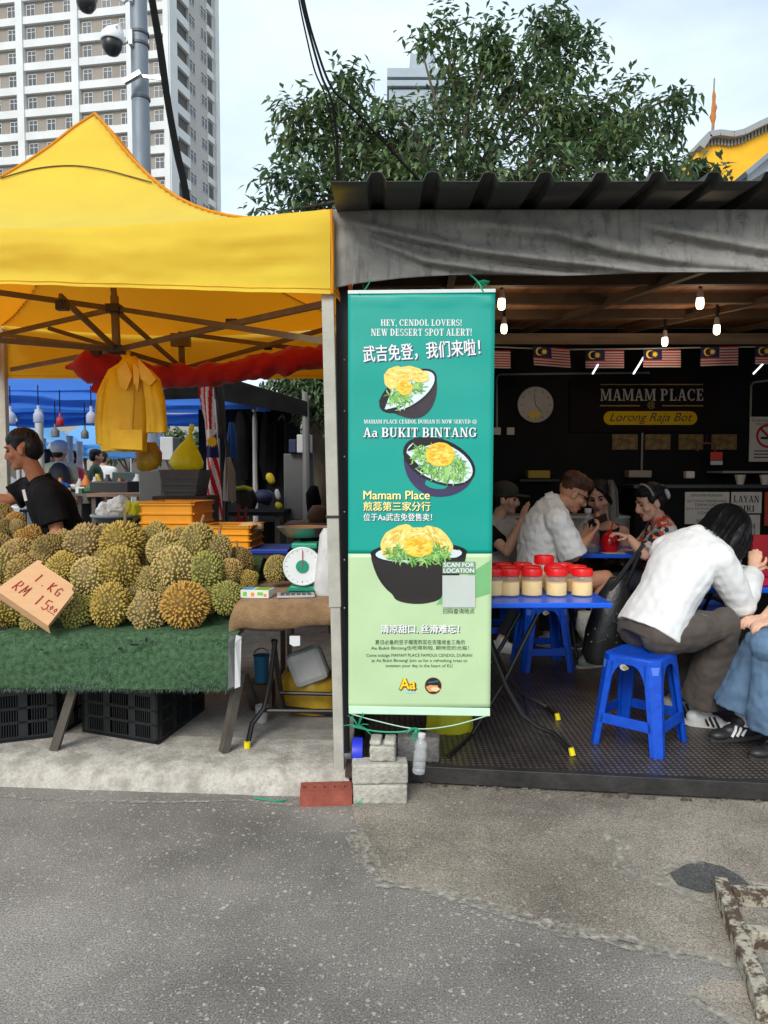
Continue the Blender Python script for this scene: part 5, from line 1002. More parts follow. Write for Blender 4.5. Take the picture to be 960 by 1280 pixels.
# goods in front of the dark stall
garment_t = thing('hanging_cloth', 'blue garment hanging beside the flag', 'clothing', P(289, 575, 6.6)); garment([(289, 528, 6.6, .02, .03), (290, 545, 6.6, .04, .05), (290, 572, 6.6, .045, .05)], 'cloth', plain('blue_cloth', S(22, 70, 135), .8), garment_t)
garment_t = thing('hanging_cloth', 'pale grey cloth hanging low beside the flag', 'clothing', P(286, 625, 6.0)); garment([(285, 572, 6.0, .02, .03), (287, 590, 6.0, .045, .05), (287, 626, 6.0, .055, .05)], 'cloth', plain('pale_grey_cloth', (.33, .33, .33), .8), garment_t)
garment_t = thing('shopping_bag', 'black bag with a lime green rim in front of the dark stall', 'bag', P(305, 637, 6.6)); garment([(305, 636, 6.6, .10, .06), (306, 625, 6.6, .12, .07), (303, 612, 6.6, .10, .06)], 'body', plain('black_nylon', (.015, .015, .016), .6), garment_t)
b = MB(); b.tube([P(x, y, 6.52) for x, y in ((292, 628), (291, 618), (294, 611), (305, 609), (315, 612))], .02, 6); b.build('rim', plain('lime_band', S(150, 160, 30), .7), garment_t, smooth=True)
M_misc = [plain('misc_white', (.5, .5, .5), .6), plain('misc_yellow', S(190, 165, 30), .6), plain('misc_red', S(130, 25, 25), .6), plain('misc_navy', (.02, .03, .08), .6)]
def pack(name, lab, x, y, rx, ry, Y, m): 
    b = MB(); k = Y / F; b.ell(P(x, y, Y), (rx * k, rx * k, ry * k), None, 12); o = one(b, name, m, lab, 'bag', smooth=True); 
    for v in o.data.vertices: v.co += v.normal * .03 * noise.noise(v.co * 9)
    return o
pack('packed_bundle', 'yellow netted bundle hanging in the dark stall', 338, 598, 6, 7, 7.8, M_misc[1]); pack('packed_bundle', 'white rag in the dark stall right of the lime rimmed bag', 347, 618, 4, 7, 7.5, M_misc[0]); pack('packed_bundle', 'navy bundle low in the dark stall', 330, 622, 14, 10, 7.6, M_misc[3]); pack('packed_bundle', 'yellow packet low at the right of the dark stall', 348, 632, 5, 5, 7.4, M_misc[1])
itable('dark trestle in front of the dark stall with folded stools', 285, 352, 640, 6.9, .7, M_dk2, base=.113)
b = MB(); b.bar(P(297, 652, 6.3), P(300, 632, 6.3), .02, .02); b.bar(P(306, 652, 6.3), P(308, 634, 6.3), .02, .02); b.bar(P(294, 652, 6.3), P(312, 652, 6.3), .02, .02); b.box(P(302, 668, 6.3), (.05, .05, .3)); one(b, 'stool_legs', M_misc[2], 'thin red legs of a folded stool below the lime rimmed bag', 'stool')
ibox('grey_board', 'tall grey panel leaning left of the brown trunk', 'panel', 355, 392, 567, 650, 7.6, .04, plain('grey_panel', (.115, .118, .12), .6)); ibox('switch_box', 'white box on the grey panel left of the brown trunk', 'box', 371, 389, 543, 566, 7.5, .12, M_misc[0]); ibox('switch_box', 'navy box beside the white box above the grey panel', 'box', 361, 370, 549, 566, 7.52, .1, M_misc[3])
b = MB(); b.tube([P(381, 490, 7.45), V((P(383, 0, 7.45).x, 7.45, .113))], .03, 8); one(b, 'iron_post', plain('grey_pole', (.2, .2, .2), .5), 'thin grey post beside the white switch box', 'post')
pack('rubbish_sack', 'black sack leaning on the brown trunk above the steel pan', 392, 628, 9, 22, 6.6, M_dk); pack('rubbish_sack', 'brown sack behind the steel pan of the scale', 398, 645, 14, 14, 6.4, plain('brown_sack', (.11, .07, .05), .9))
itable('brown bench behind the steel pan', 355, 420, 655, 6.2, .5, plain('bench_brown', (.12, .075, .055), .8), base=.113)
rnd = random.Random(12)
for i in range(44):                                        # small goods on and behind the market tables
    x = rnd.uniform(62, 172); Y = rnd.uniform(7.5, 8.9); zt0 = P(0, 616, 8.2).z; q = V((X(x, Y), Y, zt0 + .001)); c = rnd.choice([(.4, .4, .4), S(150, 30, 35), S(40, 70, 140), S(190, 160, 50), S(50, 90, 55), (.03, .03, .035), S(190, 110, 50), (.55, .53, .5)]); s_ = rnd.uniform(.04, .10); b = MB()
    if i % 3 == 0: b.lathe([(s_ * .5, 0), (s_ * .55, s_ * 1.4), (s_ * .25, s_ * 1.9), (s_ * .24, s_ * 2.2)], q, 10)
    elif i % 3 == 1: b.box(q + V((0, 0, s_ * .5)), (s_ * 1.6, s_, s_), Matrix.Rotation(rnd.random() * 3, 3, 'Z'))
    else: b.ell(q + V((0, 0, s_ * .6)), (s_ * .9, s_ * .8, s_ * .6), None, 10)
    one(b, 'market_goods', plain('goods_%d' % (int(sum(c) * 999)), c, .6), 'small blurred packet or bottle on the dark market table behind the seller', 'goods', 'small goods on the market tables', smooth=40)
# far closing backdrop of the market: low shop row and trees
M_shop = plain('far_shop_wall', (.33, .31, .28), .8, scale=.5); sh = thing('shop_row', 'pale low shop row far behind the market tents', 'building', (-20, 50, 0))
b = MB(); b.box((-22, 52, 3.2), (44, 4, 6.4)); b.build('wall', M_shop, sh)
b = MB(); b.box((-22, 51.8, 6.6), (44.6, 5, .5)); b.build('roof', plain('far_roof', (.2, .1, .08), .8), sh)
for i in range(11): b = MB(); b.box((-42 + i * 4, 49.97, 1.6), (3, .1, 3.0)); b.build('shopfront', M_bd, sh)
for i, (x, Y) in enumerate(((95, 30), (150, 32), (205, 28), (260, 30), (320, 26), (360, 24), (20, 34))):
    q = V((P(x, 0, Y).x, Y, 0)); tree('street_tree', ['dark leafy tree far behind the market stalls', 'leafy tree behind the raincoat far back', 'leafy tree far behind the grey crate', 'leafy tree far behind the flag', 'leafy tree far behind the awning stall', 'leafy tree behind the grey panel', 'leafy tree at the far left of the market'][i], [(q, .16), (q + V((0, 0, 1.6)), .12)], [blob(x, 548, 30, Y, 20), blob(x - 14, 560, 26, Y, 16), blob(x + 18, 556, 26, Y, 18)], 60, 9, .35, 20 + i, lw=.6)
# parked car at the far left and a motorbike
car = thing('parked_car', 'silver car partly hidden behind the rear tent post', 'car', V((P(-20, 0, 13).x, 13, 0))); cx = P(-20, 0, 13).x
M_car = plain('car_silver', (.42, .43, .44), .3, metal=.5, var=.04)
b = MB(); pr_ = [(-1.9, .35), (-1.95, .75), (-1.5, .88), (-.9, .95), (-.35, 1.4), (.8, 1.42), (1.4, .98), (1.75, .92), (1.78, .4)]
b.loft([[V((cx - .9 + x, 12.2 + y * 1.7, z if y in (.12, .88) or z < 1 else z - .12)) for x, z in pr_] for y in (0, .12, .88, 1)]); b.build('body', M_car, car, smooth=30, bevel=.03)
for wx in (-1.2, 1.15):
    b = MB(); b.lathe([(.1, -.1), (.3, -.1), (.33, -.06), (.33, .06), (.3, .1), (.1, .1)], V((cx - .9 + wx, 12.24, .33)), 24, Mx); wh = b.build('wheel', plain('tyre', (.02, .02, .02), .8), car, smooth=40)
    b = MB(); b.lathe([(.05, .11), (.2, .11), (.21, .09)], V((cx - .9 + wx, 12.24, .33)), 18, Mx); b.build('rim', M_steel, wh)
b = MB(); b.prism([V((cx - .9 + x, 12.27, z)) for x, z in ((-.75, .98), (-.3, 1.33), (.7, 1.34), (1.2, 1.0))], (0, .02, 0)); b.build('window', M_gl, car)
mb_ = thing('motorbike', 'white and maroon motorbike parked behind the market table', 'motorbike', V((P(108, 0, 9.6).x, 9.6, 0))); mx0 = P(108, 0, 9.6).x
for wx in (-.6, .6): b = MB(); b.lathe([(.2, -.04), (.27, -.04), (.29, 0), (.27, .04), (.2, .04)], V((mx0 + wx, 9.6, .29)), 22, Mx); b.build('wheel', plain('tyre', (.02, .02, .02), .8), mb_, smooth=40)
b = MB(); b.loft([[V((mx0 + x, 9.6 + w_ * cos(a), z + h_ * sin(a))) for a in [2 * pi * i / 12 for i in range(12)]] for x, z, w_, h_ in ((-.75, .75, .05, .1), (-.5, .72, .12, .14), (-.2, .5, .13, .12), (.1, .5, .13, .14), (.4, .75, .14, .14), (.75, .82, .05, .06))]); b.build('fairing', plain('bike_white', (.6, .62, .65), .35), mb_, smooth=60)
b = MB(); b.loft([[V((mx0 + x, 9.6 + .12 * cos(a), .9 + .05 * sin(a))) for a in [2 * pi * i / 10 for i in range(10)]] for x in (0, .35, .75)]); b.build('seat', plain('bike_maroon', (.09, .015, .025), .5), mb_, smooth=60)
b = MB(); b.tube([V((mx0 - .55, 9.25, 1.08)), V((mx0 - .52, 9.6, 1.02)), V((mx0 - .55, 9.95, 1.08))], .016, 6); b.tube([V((mx0 - .52, 9.6, 1.02)), V((mx0 - .6, 9.6, .29))], .03, 8); b.build('handlebar', M_tube, mb_)
for i, (x, h0, Y, m, lab) in enumerate(((88, 545, 11.5, 0, 'white cup stack tower on the far table left of the thin pole'), (54, 548, 11, 0, 'white cup stack tower far behind the head of the seller'), (100, 552, 12, 0, 'slim pale tube display far behind the raincoat'))):
    q = P(x, 595, Y); zt_ = P(x, h0, Y).z; b = MB(); b.lathe([(.045 if k % 2 else .055, .95 + (zt_ - .95) * k / 14) for k in range(15)], V((q.x, Y, 0)), 12); o = one(b, 'cup_stack', M_misc[0], lab, 'cups')
    itable(['market counter under the cup stack near the thin pole', 'market counter under the cup stack behind the seller', 'market counter under the slim tube display'][i], x - 30, x + 26, P(0, 0, 1) and 592 + (H - .95) * F / (Y - .2), Y - .2, .7, M_dk2)
# ================================================================== EATERY: roof, walls, tarp
M_tin = plain('dark_tin', (.050, .050, .047), .55, metal=.35, var=.3, scale=3, bump=.1, bscale=20); M_blackwall = plain('black_painted_wall', (.005, .005, .006), .7, var=.4, scale=3, spec=.15)
M_ply = mat('stained_plywood', (.30, .135, .058), .7, var=.45, scale=3, stretch=(4, .5, 1), spec=.3); M_joist = plain('dark_joist', (.075, .045, .025), .8, var=.3); M_pbeam = plain('pale_wood_beam', (.26, .18, .12), .8, var=.3, scale=5, stretch=(.3, 3, 3))
es = thing('eatery', 'open fronted eatery shed with a dark corrugated tin roof and black walls', 'building', (2.2, 5.5, .0))
rz = lambda y: 2.662 + .072 * (y - 3.42)
b = MB(); pf = []; x = -.215; wav = 0
while x < 4.8:
    pf += [(x, 0), (x + .145, 0), (x + .163, .034), (x + .185, .038), (x + .207, .034)]; x += .225
ys = [3.02, 3.15, 3.45, 4.5, 6, 7.9]; vv = []
for y in ys:
    for k, (px_, pz) in enumerate(pf): vv.append(V((px_, y, rz(y) + pz + (.006 * noise.noise(V((px_ * 3, y, 0)))) * (1 if y < 3.3 else .2) + .012)))
m = len(pf); b.add(vv, [(j * m + i, j * m + i + 1, (j + 1) * m + i + 1, (j + 1) * m + i) for j in range(len(ys) - 1) for i in range(m - 1)]); b.build('roof', M_tin, es, smooth=20, thick=.004)
b = MB(); b.prism([V((-.2, 3.46, rz(3.46) - .02)), V((4.7, 3.46, rz(3.46) - .02)), V((4.7, 7.8, rz(7.8) - .02)), V((-.2, 7.8, rz(7.8) - .02))], (0, 0, .012)); b.build('ceiling', M_ply, es)
for i, y in enumerate((4.1, 4.75, 5.5, 6.3)): b = MB(); b.bar(V((-.18, y, rz(y) - .06)), V((4.68, y - .1, rz(y) - .06)), .05, .08); b.build('joist', M_joist, es)
for x0, x1 in ((.55, .35), (1.35, 1.9), (2.3, 3.1), (3.3, 4.1)): b = MB(); b.bar(V((x0, 7.3, rz(7.3) - .09)), V((x1, 3.5, rz(3.5) - .09)), .045, .05); b.build('rafter', M_joist, es)
b = MB(); b.bar(V((-.18, 3.52, 2.43)), V((4.7, 3.30, 2.43)), .05, .05); b.build('front_beam', plain('reddish_beam', (.15, .095, .075), .7, var=.3), es)
b = MB(); b.box((2.25, 7.1, P(0, 424, 7.1).z), (4.9, .06, .10)); b.build('rear_beam', M_pbeam, es)
b = MB(); b.box((2.25, 7.56, 1.45), (4.95, .08, 2.96)); b.build('back_wall', M_blackwall, es)
b = MB(); b.box((-.14, 5.75, 1.42), (.05, 3.6, 2.66)); b.build('side_wall', M_blackwall, es); b = MB(); b.box((4.68, 5.55, 1.4), (.05, 4, 2.62)); b.build('side_wall', M_blackwall, es)
M_dpost = plain('charcoal_post', (.022, .022, .024), .5, metal=.3)
pA = P(427.5, 360, 3.56); b = MB(); b.box((pA.x, 3.58, (2.62 + .09) / 2 + .03), (.058, .06, 2.6)); po = b.build('post', M_dpost, es, bevel=.003)
b = MB()
for y in (514, 571, 450, 640, 700, 760): b.ell(P(431, y, 3.548), .006, None, 8)
b.build('rivet', M_steel, po, smooth=True)
b = MB(); b.box((4.5, 3.2, 1.35), (.06, .06, 2.6)); b.build('post', M_dpost, es)
# weathered tarpaulin valance
M_trp = bpy.data.materials.new('weathered_tarpaulin'); M_trp.use_nodes = True; n, l, bs_ = nodes(M_trp); bs_.inputs['Roughness'].default_value = .85; tcn = n.new('ShaderNodeTexCoord')
def nzz(sc, st, a, z, det=6):
    k = n.new('ShaderNodeMapping'); k.inputs['Scale'].default_value = st; l.new(tcn.outputs['Object'], k.inputs[0]); q = n.new('ShaderNodeTexNoise'); q.inputs['Scale'].default_value = sc; q.inputs['Detail'].default_value = det; q.inputs['Roughness'].default_value = .7; l.new(k.outputs[0], q.inputs['Vector']); r = n.new('ShaderNodeMapRange'); r.inputs['From Min'].default_value = a; r.inputs['From Max'].default_value = z; l.new(q.outputs['Fac'], r.inputs[0]); return r.outputs[0], q.outputs['Fac']
def mixc(f, A, B):
    k = n.new('ShaderNodeMix'); k.data_type = 'RGBA'; l.new(f, k.inputs['Factor'])
    if isinstance(A, tuple): k.inputs['A'].default_value = (*A, 1)
    else: l.new(A, k.inputs['A'])
    k.inputs['B'].default_value = (*B, 1); return k.outputs['Result']
c1 = mixc(nzz(2.5, (1, 1, 1), .35, .65)[0], (.285, .275, .25), (.19, .18, .165)); c1 = mixc(nzz(26, (1, 1, .12), .5, .75)[0], c1, (.095, .09, .085)); c1 = mixc(nzz(9, (1, 1, 1.4), .6, .72)[0], c1, (.085, .085, .08)); c1 = mixc(nzz(55, (1, 1, 1), .66, .74)[0], c1, (.05, .05, .048)); c1 = mixc(nzz(6, (1.5, 1, .6), .62, .74)[0], c1, (.40, .39, .36))
l.new(c1, bs_.inputs['Base Color']); bpn = n.new('ShaderNodeBump'); bpn.inputs['Strength'].default_value = .35; bpn.inputs['Distance'].default_value = .004; l.new(nzz(180, (1, 1, 1), 0, 1)[1], bpn.inputs['Height']); l.new(bpn.outputs[0], bs_.inputs['Normal'])
bot = [(413, 361), (450, 354), (500, 348), (560, 344), (600, 343), (700, 345), (760, 343), (820, 340), (960, 340), (1250, 336)]
def ybot(x):
    for (a, c), (d, e) in zip(bot, bot[1:]):
        if a <= x <= d: return c + (e - c) * (x - a) / (d - a)
    return 340
def pl(pts, x):
    for (a, c), (d, e) in zip(pts, pts[1:]):
        if a <= x <= d: return c + (e - c) * (x - a) / (d - a)
    return pts[-1][1] if x > pts[-1][0] else pts[0][1]
FO = [([(418, 273), (520, 297), (600, 313), (700, 326), (800, 336), (960, 350)], 6, .030, 420), ([(418, 276), (470, 300), (530, 325), (620, 338), (700, 343)], 5, .018, 420), ([(560, 276), (700, 290), (830, 318), (960, 334)], 9, .02, 560), ([(780, 276), (880, 296), (1000, 318), (1200, 330)], 7, .022, 790), ([(640, 275), (760, 312), (880, 333), (1000, 338)], 6, .014, 660)]
Ytp = lambda x: 3.44 - .10 * (X(x, 3.4) + .2)
b = MB()
def tp(i, j):
    x = 413 + i * 760; y = 262 + (ybot(x) - 262) * j; o = 0
    for pts, w_, a_, xs in FO:
        if x > xs: d = (y - pl(pts, x)) / w_; o += a_ * math.exp(-d * d) * min(1, (x - xs) / 60) - a_ * .55 * math.exp(-((d - 1.9) ** 2))* min(1, (x - xs) / 60)
    o += .012 * noise.noise(V((x * .012, y * .03, 0))) + .004 * noise.noise(V((x * .07, y * .07, 5))) + .03 * j * 0
    return P(x, y, Ytp(x) - o * 1.5)
b.grid(tp, 200, 44); b.build('tarpaulin', M_trp, es, smooth=80, thick=.003)

# ================================================================== INSIDE THE EATERY
M_bulb = bpy.data.materials.new('lit_bulb'); M_bulb.use_nodes = True; n, l, q = nodes(M_bulb); q.inputs['Base Color'].default_value = (.9, .85, .75, 1); q.inputs['Emission Color'].default_value = (1, .80, .50, 1); q.inputs['Emission Strength'].default_value = 3.2
M_cap = plain('bulb_base', (.45, .44, .42), .5)
for x, y, Y, lab in ((627, 380, 5.0, 'lit bulb hanging highest beside the top corner of the banner'), (630, 411, 6.0, 'lit bulb just below another beside the banner'), (831, 427, 6.3, 'lit bulb hanging over the row of small flags'), (875, 379, 5.0, 'lit bulb hanging nearest in the right part of the eatery'), (896, 412, 5.8, 'lit bulb hanging lower right over the small flags')):
    c = P(x, y, Y); t = thing('light_bulb', lab, 'light bulb', c, 'lit bulbs under the eatery ceiling'); s_ = 1
    b = MB(); b.lathe([(.004, -.040), (.017, -.036), (.025, -.02), (.026, .0), (.024, .026), (.022, .034)], c, 18); b.build('glass', M_bulb, t, smooth=50)
    b = MB(); b.lathe([(.023, .034), (.021, .06), (.015, .09), (.012, .095)], c, 14); b.build('base', M_cap, t, smooth=40)
    b = MB(); b.tube([c + V((0, 0, .094)), V((c.x, c.y, max(c.z + .11, rz(c.y) - .03)))], .012, 6); b.build('holder', M_blk, t)
    ld = bpy.data.lights.new('bulb_light', 'POINT'); ld.energy = 2.0; ld.color = (1, .78, .52); ld.shadow_soft_size = .05; lo = bpy.data.objects.new('bulb_light', ld); COL.objects.link(lo); lo.location = V((0, 0, -.10)); lo.parent = t
M_tubel = bpy.data.materials.new('lit_tube'); M_tubel.use_nodes = True; n, l, q = nodes(M_tubel); q.inputs['Emission Color'].default_value = (.9, .95, 1, 1); q.inputs['Emission Strength'].default_value = 1.0
for x0, y0, x1, y1, lab in ((741, 467, 756, 441, 'short lit white tube slanting over the second small flag'), (792, 467, 808, 441, 'short lit white tube slanting beside the middle small flag'), (942, 467, 962, 446, 'short lit white tube slanting beside the flag at the right edge')):
    b = MB(); b.tube([P(x0, y0, 6.45), P(x1, y1, 6.75)], .008, 8); one(b, 'tube_light', M_tubel, lab, 'light', 'slanting lit tubes among the flags', smooth=True)
    
b = MB(); b.tube([P(600, 433, 6.62), P(700, 437, 6.62), P(800, 436, 6.62), P(900, 434, 6.62), P(1000, 433, 6.62)], .006, 5); one(b, 'bunting_line', plain('white_cord', (.3, .3, .3), .7), 'white cord holding the row of small flags', 'cord')
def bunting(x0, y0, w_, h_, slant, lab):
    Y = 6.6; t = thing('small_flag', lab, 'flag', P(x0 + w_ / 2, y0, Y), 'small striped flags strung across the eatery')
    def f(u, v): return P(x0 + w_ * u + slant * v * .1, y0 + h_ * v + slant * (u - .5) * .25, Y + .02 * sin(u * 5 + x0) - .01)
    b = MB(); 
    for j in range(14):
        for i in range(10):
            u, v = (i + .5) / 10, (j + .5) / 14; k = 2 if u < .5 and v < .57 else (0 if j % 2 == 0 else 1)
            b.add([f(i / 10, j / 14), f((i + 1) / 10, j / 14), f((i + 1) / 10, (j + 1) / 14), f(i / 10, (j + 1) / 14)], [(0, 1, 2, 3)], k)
    b.build('cloth', [plain('bunting_red_shaded', S(140, 22, 32), .85), plain('bunting_white_shaded', (.34, .32, .32), .85), plain('bunting_blue_shaded', S(22, 25, 72), .85)], t, smooth=60)  # flag colours darkened: the dim light under the roof is painted in
    b = MB(); c = f(.3, .28) + V((0, -.012, 0)); pts = [c + V((cos(pi * k / 10) * (.03 if k % 2 == 0 else .014), 0, sin(pi * k / 10) * (.03 if k % 2 == 0 else .014))) for k in range(20)]; b.add([c] + pts, [(0, k + 1, (k + 1) % 20 + 1) for k in range(20)])
    c = f(.17, .28) + V((0, -.012, 0)); mo = [c + V((cos(a) * .036, 0, sin(a) * .036)) for a in [R(50 + 26 * i) for i in range(11)]]; mi_ = [c + V((.010 + cos(a) * .03, 0, sin(a) * .03)) for a in [R(50 + 26 * i) for i in range(11)]]; b.add(mo + mi_, [(i, i + 1, 12 + i, 11 + i) for i in range(10)])
    b.build('crescent_and_star', Mfy, t)
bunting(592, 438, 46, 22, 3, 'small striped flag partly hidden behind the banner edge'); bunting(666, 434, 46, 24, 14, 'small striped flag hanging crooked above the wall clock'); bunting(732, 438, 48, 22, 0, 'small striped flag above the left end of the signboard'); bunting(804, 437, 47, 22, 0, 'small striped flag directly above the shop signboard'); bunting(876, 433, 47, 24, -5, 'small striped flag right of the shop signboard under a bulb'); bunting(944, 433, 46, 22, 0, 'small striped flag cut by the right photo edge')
# wall clock, conduit, sockets
WY = 7.515
def wallp(x, y, h=0): return P(x, y, WY - h)
ck = thing('wall_clock', 'round pale wall clock with a yellow oval emblem on the black wall', 'clock', wallp(669, 506)); cc = wallp(669, 506, .02); rC = 22 * WY / F
b = MB(); b.lathe([(rC, -.02), (rC * 1.03, .0), (rC, .02), (rC * .96, .018), (.001, .016)], cc, 36, Mx); b.build('face', plain('clock_face', (.36, .33, .30), .3), ck, smooth=30)
b = MB(); b.ell(cc + V((-.01, -.018, -.1)), (.062, .003, .04), None, 20); b.build('emblem', plain('emblem_yellow', S(205, 170, 60), .5), ck)
b = MB()
for k in range(12): a = pi * k / 6; b.bar(cc + V((sin(a) * rC * .74, -.02, cos(a) * rC * .74)), cc + V((sin(a) * rC * .86, -.02, cos(a) * rC * .86)), .008, .002, up=V((0, 1, 0)))
b.build('dial_markings', plain('clock_ink', (.12, .11, .1), .5), ck); b = MB(); b.bar(cc + V((0, -.022, 0)), cc + V((.06, -.022, -.07)), .008, .002, up=V((0, 1, 0))); b.build('clock_hand', plain('clock_ink', (.12, .11, .1), .5), ck); b = MB(); b.bar(cc + V((0, -.024, 0)), cc + V((-.015, -.024, .1)), .006, .002, up=V((0, 1, 0))); b.build('clock_hand', plain('clock_ink', (.12, .11, .1), .5), ck)
M_cond = plain('grey_conduit', (.22, .215, .2), .5)
b = MB(); b.tube([wallp(621, 536, .01), wallp(621, 474, .01), wallp(622, 469, .01), wallp(627, 468, .01), wallp(812, 466, .01)], .011, 8); one(b, 'conduit', M_cond, 'grey conduit pipe bent around the wall clock', 'pipe', smooth=True)
b = MB(); b.tube([wallp(938, 524, .01), wallp(939, 482, .01), wallp(942, 478, .01), wallp(990, 472, .01)], .011, 8); one(b, 'conduit', M_cond, 'grey conduit pipe above the no smoking notice', 'pipe', smooth=True)
b = MB(); b.tube([wallp(803, 541, .02), wallp(802, 588, .02)], .011, 8); one(b, 'conduit', M_cond, 'grey conduit pipe dropping from the shop signboard', 'pipe', smooth=True); ibox('wall_box', 'pale box at the lower end of the conduit below the signboard', 'box', 786, 815, 588, 597, 7.35, .14, plain('dim_box', (.30, .27, .23), .7))
for x, lab in ((621, 'white wall socket at the foot of the conduit pipe'), (638, 'white wall socket right of the other below the clock')):
    b = MB(); b.box(wallp(x, 539, .02), (.075, .04, .075)); o = one(b, 'wall_socket', plain('socket_white', (.5, .48, .44), .5), lab, 'socket', 'sockets on the black wall', bevel=.004)
# signboard with lettering
M_sgn = plain('signboard_brown', (.010, .007, .0065), .7, spec=.08); M_gold = plain('sign_gold', S(160, 132, 72), .7, spec=.1); M_lett = plain('sign_letters', (.42, .40, .38), .7, spec=.1); M_pill = plain('sign_yellow', S(196, 160, 16), .7, spec=.1); M_inkd = plain('black_ink', (.01, .01, .012), .5)
sb_ = thing('signboard', 'dark shop signboard with pale serif lettering and a yellow pill', 'sign', wallp(805, 535))
b = MB(); a, c = wallp(712, 540, .02), wallp(895, 474, .02); b.box(((a.x + c.x) / 2, WY - .012, (a.z + c.z) / 2), (c.x - a.x, .022, c.z - a.z)); b.build('board', M_sgn, sb_)
wf = lambda u, v, h: wallp(u, v, .03 + h)
A = Art(wf, .001); A.put(serif('MAMAM PLACE'), (750.5, 486, 879, 501), 0, stag=.0003); A.build('lettering', M_lett, sb_)
A = Art(wf, .001)
for x0, x1, y in ((750, 879, 480), (750, 800, 506.5), (828, 879, 506.5)): A.shape([(x0, y), (x1, y), (x1, y + 1.3), (x0, y + 1.3)])
A.put(text2d('@'), (809.5, 501.5, 818.5, 511)); A.build('rule_lines', M_gold, sb_)
A = Art(wf, .001); A.shape([(763 + 8.5 * cos(R(a)), 522.5 + 8.5 * sin(R(a))) for a in range(90, 271, 15)] + [(863 + 8.5 * cos(R(a)), 522.5 + 8.5 * sin(R(a))) for a in range(-90, 91, 15)]); pl_ = A.build('pill', M_pill, sb_)
A = Art(wf, .004); A.put(text2d('Lorong Raja Bot', .012, .38), (762, 516, 866, 530)); A.build('lettering', M_inkd, sb_)
# pictures, notices, counter
def plate(name, lab, cat, x0, x1, y0, y1, m, grp=None, h=.015, fn=wallp):
    a, c = fn(x0, y1, h), fn(x1, y0, h); t = thing(name, lab, cat, a, grp); b = MB(); b.box(((a.x + c.x) / 2, (a.y + c.y) / 2, (a.z + c.z) / 2), (c.x - a.x, .01, c.z - a.z)); b.build('panel', m, t); return t
M_pic = mat('faded_picture', S(110, 92, 56), .6, var=.7, scale=16, spec=.2)
for x0, x1, lab in ((765, 797, 'dim framed food picture leftmost under the signboard'), (806, 838, 'dim framed food picture second under the signboard'), (848, 879, 'dim framed food picture beside the red edged frame'), (889, 921, 'dim framed food picture rightmost in the row')): plate('picture', lab, 'picture', x0, x1, 543, 562, M_pic, 'food pictures under the signboard')
M_note = plain('notice_paper', (.55, .53, .5), .6, var=.08)
ns1 = plate('no_smoking_notice', 'white no smoking notice with a red circle at the right edge', 'notice', 936, 985, 521, 577, M_note, h=.03)
fn_ = lambda u, v, h: wallp(u, v, .036 + h); M_nred = plain('notice_red', S(170, 30, 40), .6)
A = Art(fn_, .002)
for i in range(28):
    a0, a1 = 2 * pi * i / 28, 2 * pi * (i + 1) / 28; A.shape([(960 + r * cos(a), 545 + r * sin(a)) for a, r in ((a0, 15), (a1, 15), (a1, 12), (a0, 12))])
A.shape([(950, 537), (952, 534.5), (970, 553), (968, 555.5)]); A.build('prohibition_ring', M_nred, ns1)
A = Art(fn_, .002); A.shape([(951, 546), (966, 546), (966, 549), (951, 549)]); A.shape([(967, 546), (969, 546), (969, 549), (967, 549)]); A.put(text2d('DILARANG MEROKOK', .01), (940, 524, 982, 527)); A.put(text2d('NO SMOKING', .01), (946, 528.5, 976, 531))
for y in (563, 567, 571): A.shape([(942, y), (980, y), (980, y + 1.4), (942, y + 1.4)])
A.build('notice_text', M_inkd, ns1)
CY = 6.75; cfn = lambda x, y, h=0: P(x, y, CY - h)
ct = thing('counter', 'black serving counter along the back of the eatery', 'counter', P(880, 740, CY) * 1 - V((0, 0, P(880, 740, CY).z - DZ)))
a, c = P(806, 0, CY), P(1100, 0, CY); zc = P(0, 610, CY).z
b = MB(); b.box(((a.x + c.x) / 2, CY + .2, (zc + DZ) / 2), (c.x - a.x, .38, zc - DZ)); b.build('front', M_blackwall, ct); b = MB(); b.box(((a.x + c.x) / 2, CY + .2, zc + .015), (c.x - a.x + .06, .46, .03)); b.build('top', plain('counter_top', (.03, .03, .03), .4), ct)
ct2 = thing('counter', 'pale grey counter panel behind the diners at the middle table', 'counter', V((P(760, 0, 6.9).x, 7.0, DZ))); a, c = P(640, 0, 6.9), P(805, 0, 6.9); zc2 = P(0, 648, 6.9).z
b = MB(); b.box(((a.x + c.x) / 2, 7.1, (zc2 + DZ) / 2), (c.x - a.x, .38, zc2 - DZ)); b.build('front', plain('pale_grey_laminate', (.30, .30, .28), .5), ct2); b = MB(); b.box(((a.x + c.x) / 2, 7.1, zc2 + .012), (c.x - a.x + .04, .42, .024)); b.build('top', plain('pale_edge', (.5, .5, .48), .5), ct2)
nf = lambda u, v, h: cfn(u, v, .02 + h)
n1 = plate('notice', 'white notice with lines of black capitals on the counter left of the other', 'notice', 855.5, 911.5, 615, 655, M_note, fn=cfn)
A = Art(nf, .002)
for txt, x0, x1, y in (('KEPADA PARA PELANGGAN', 864, 903, 617.5), ('SILA TUNGGU PESANAN ANDA', 859, 908, 624.5), ('TERIMA KASIH', 868, 899, 629.5), ('SILA DUDUK DI MEJA', 858, 906, 634.5), ('COMING', 872, 896, 639.5), ('SELF SERVICE', 870, 905, 649)): A.put(text2d(txt, .02), (x0, y, x1, y + 3.2))
A.build('notice_text', M_inkd, n1)
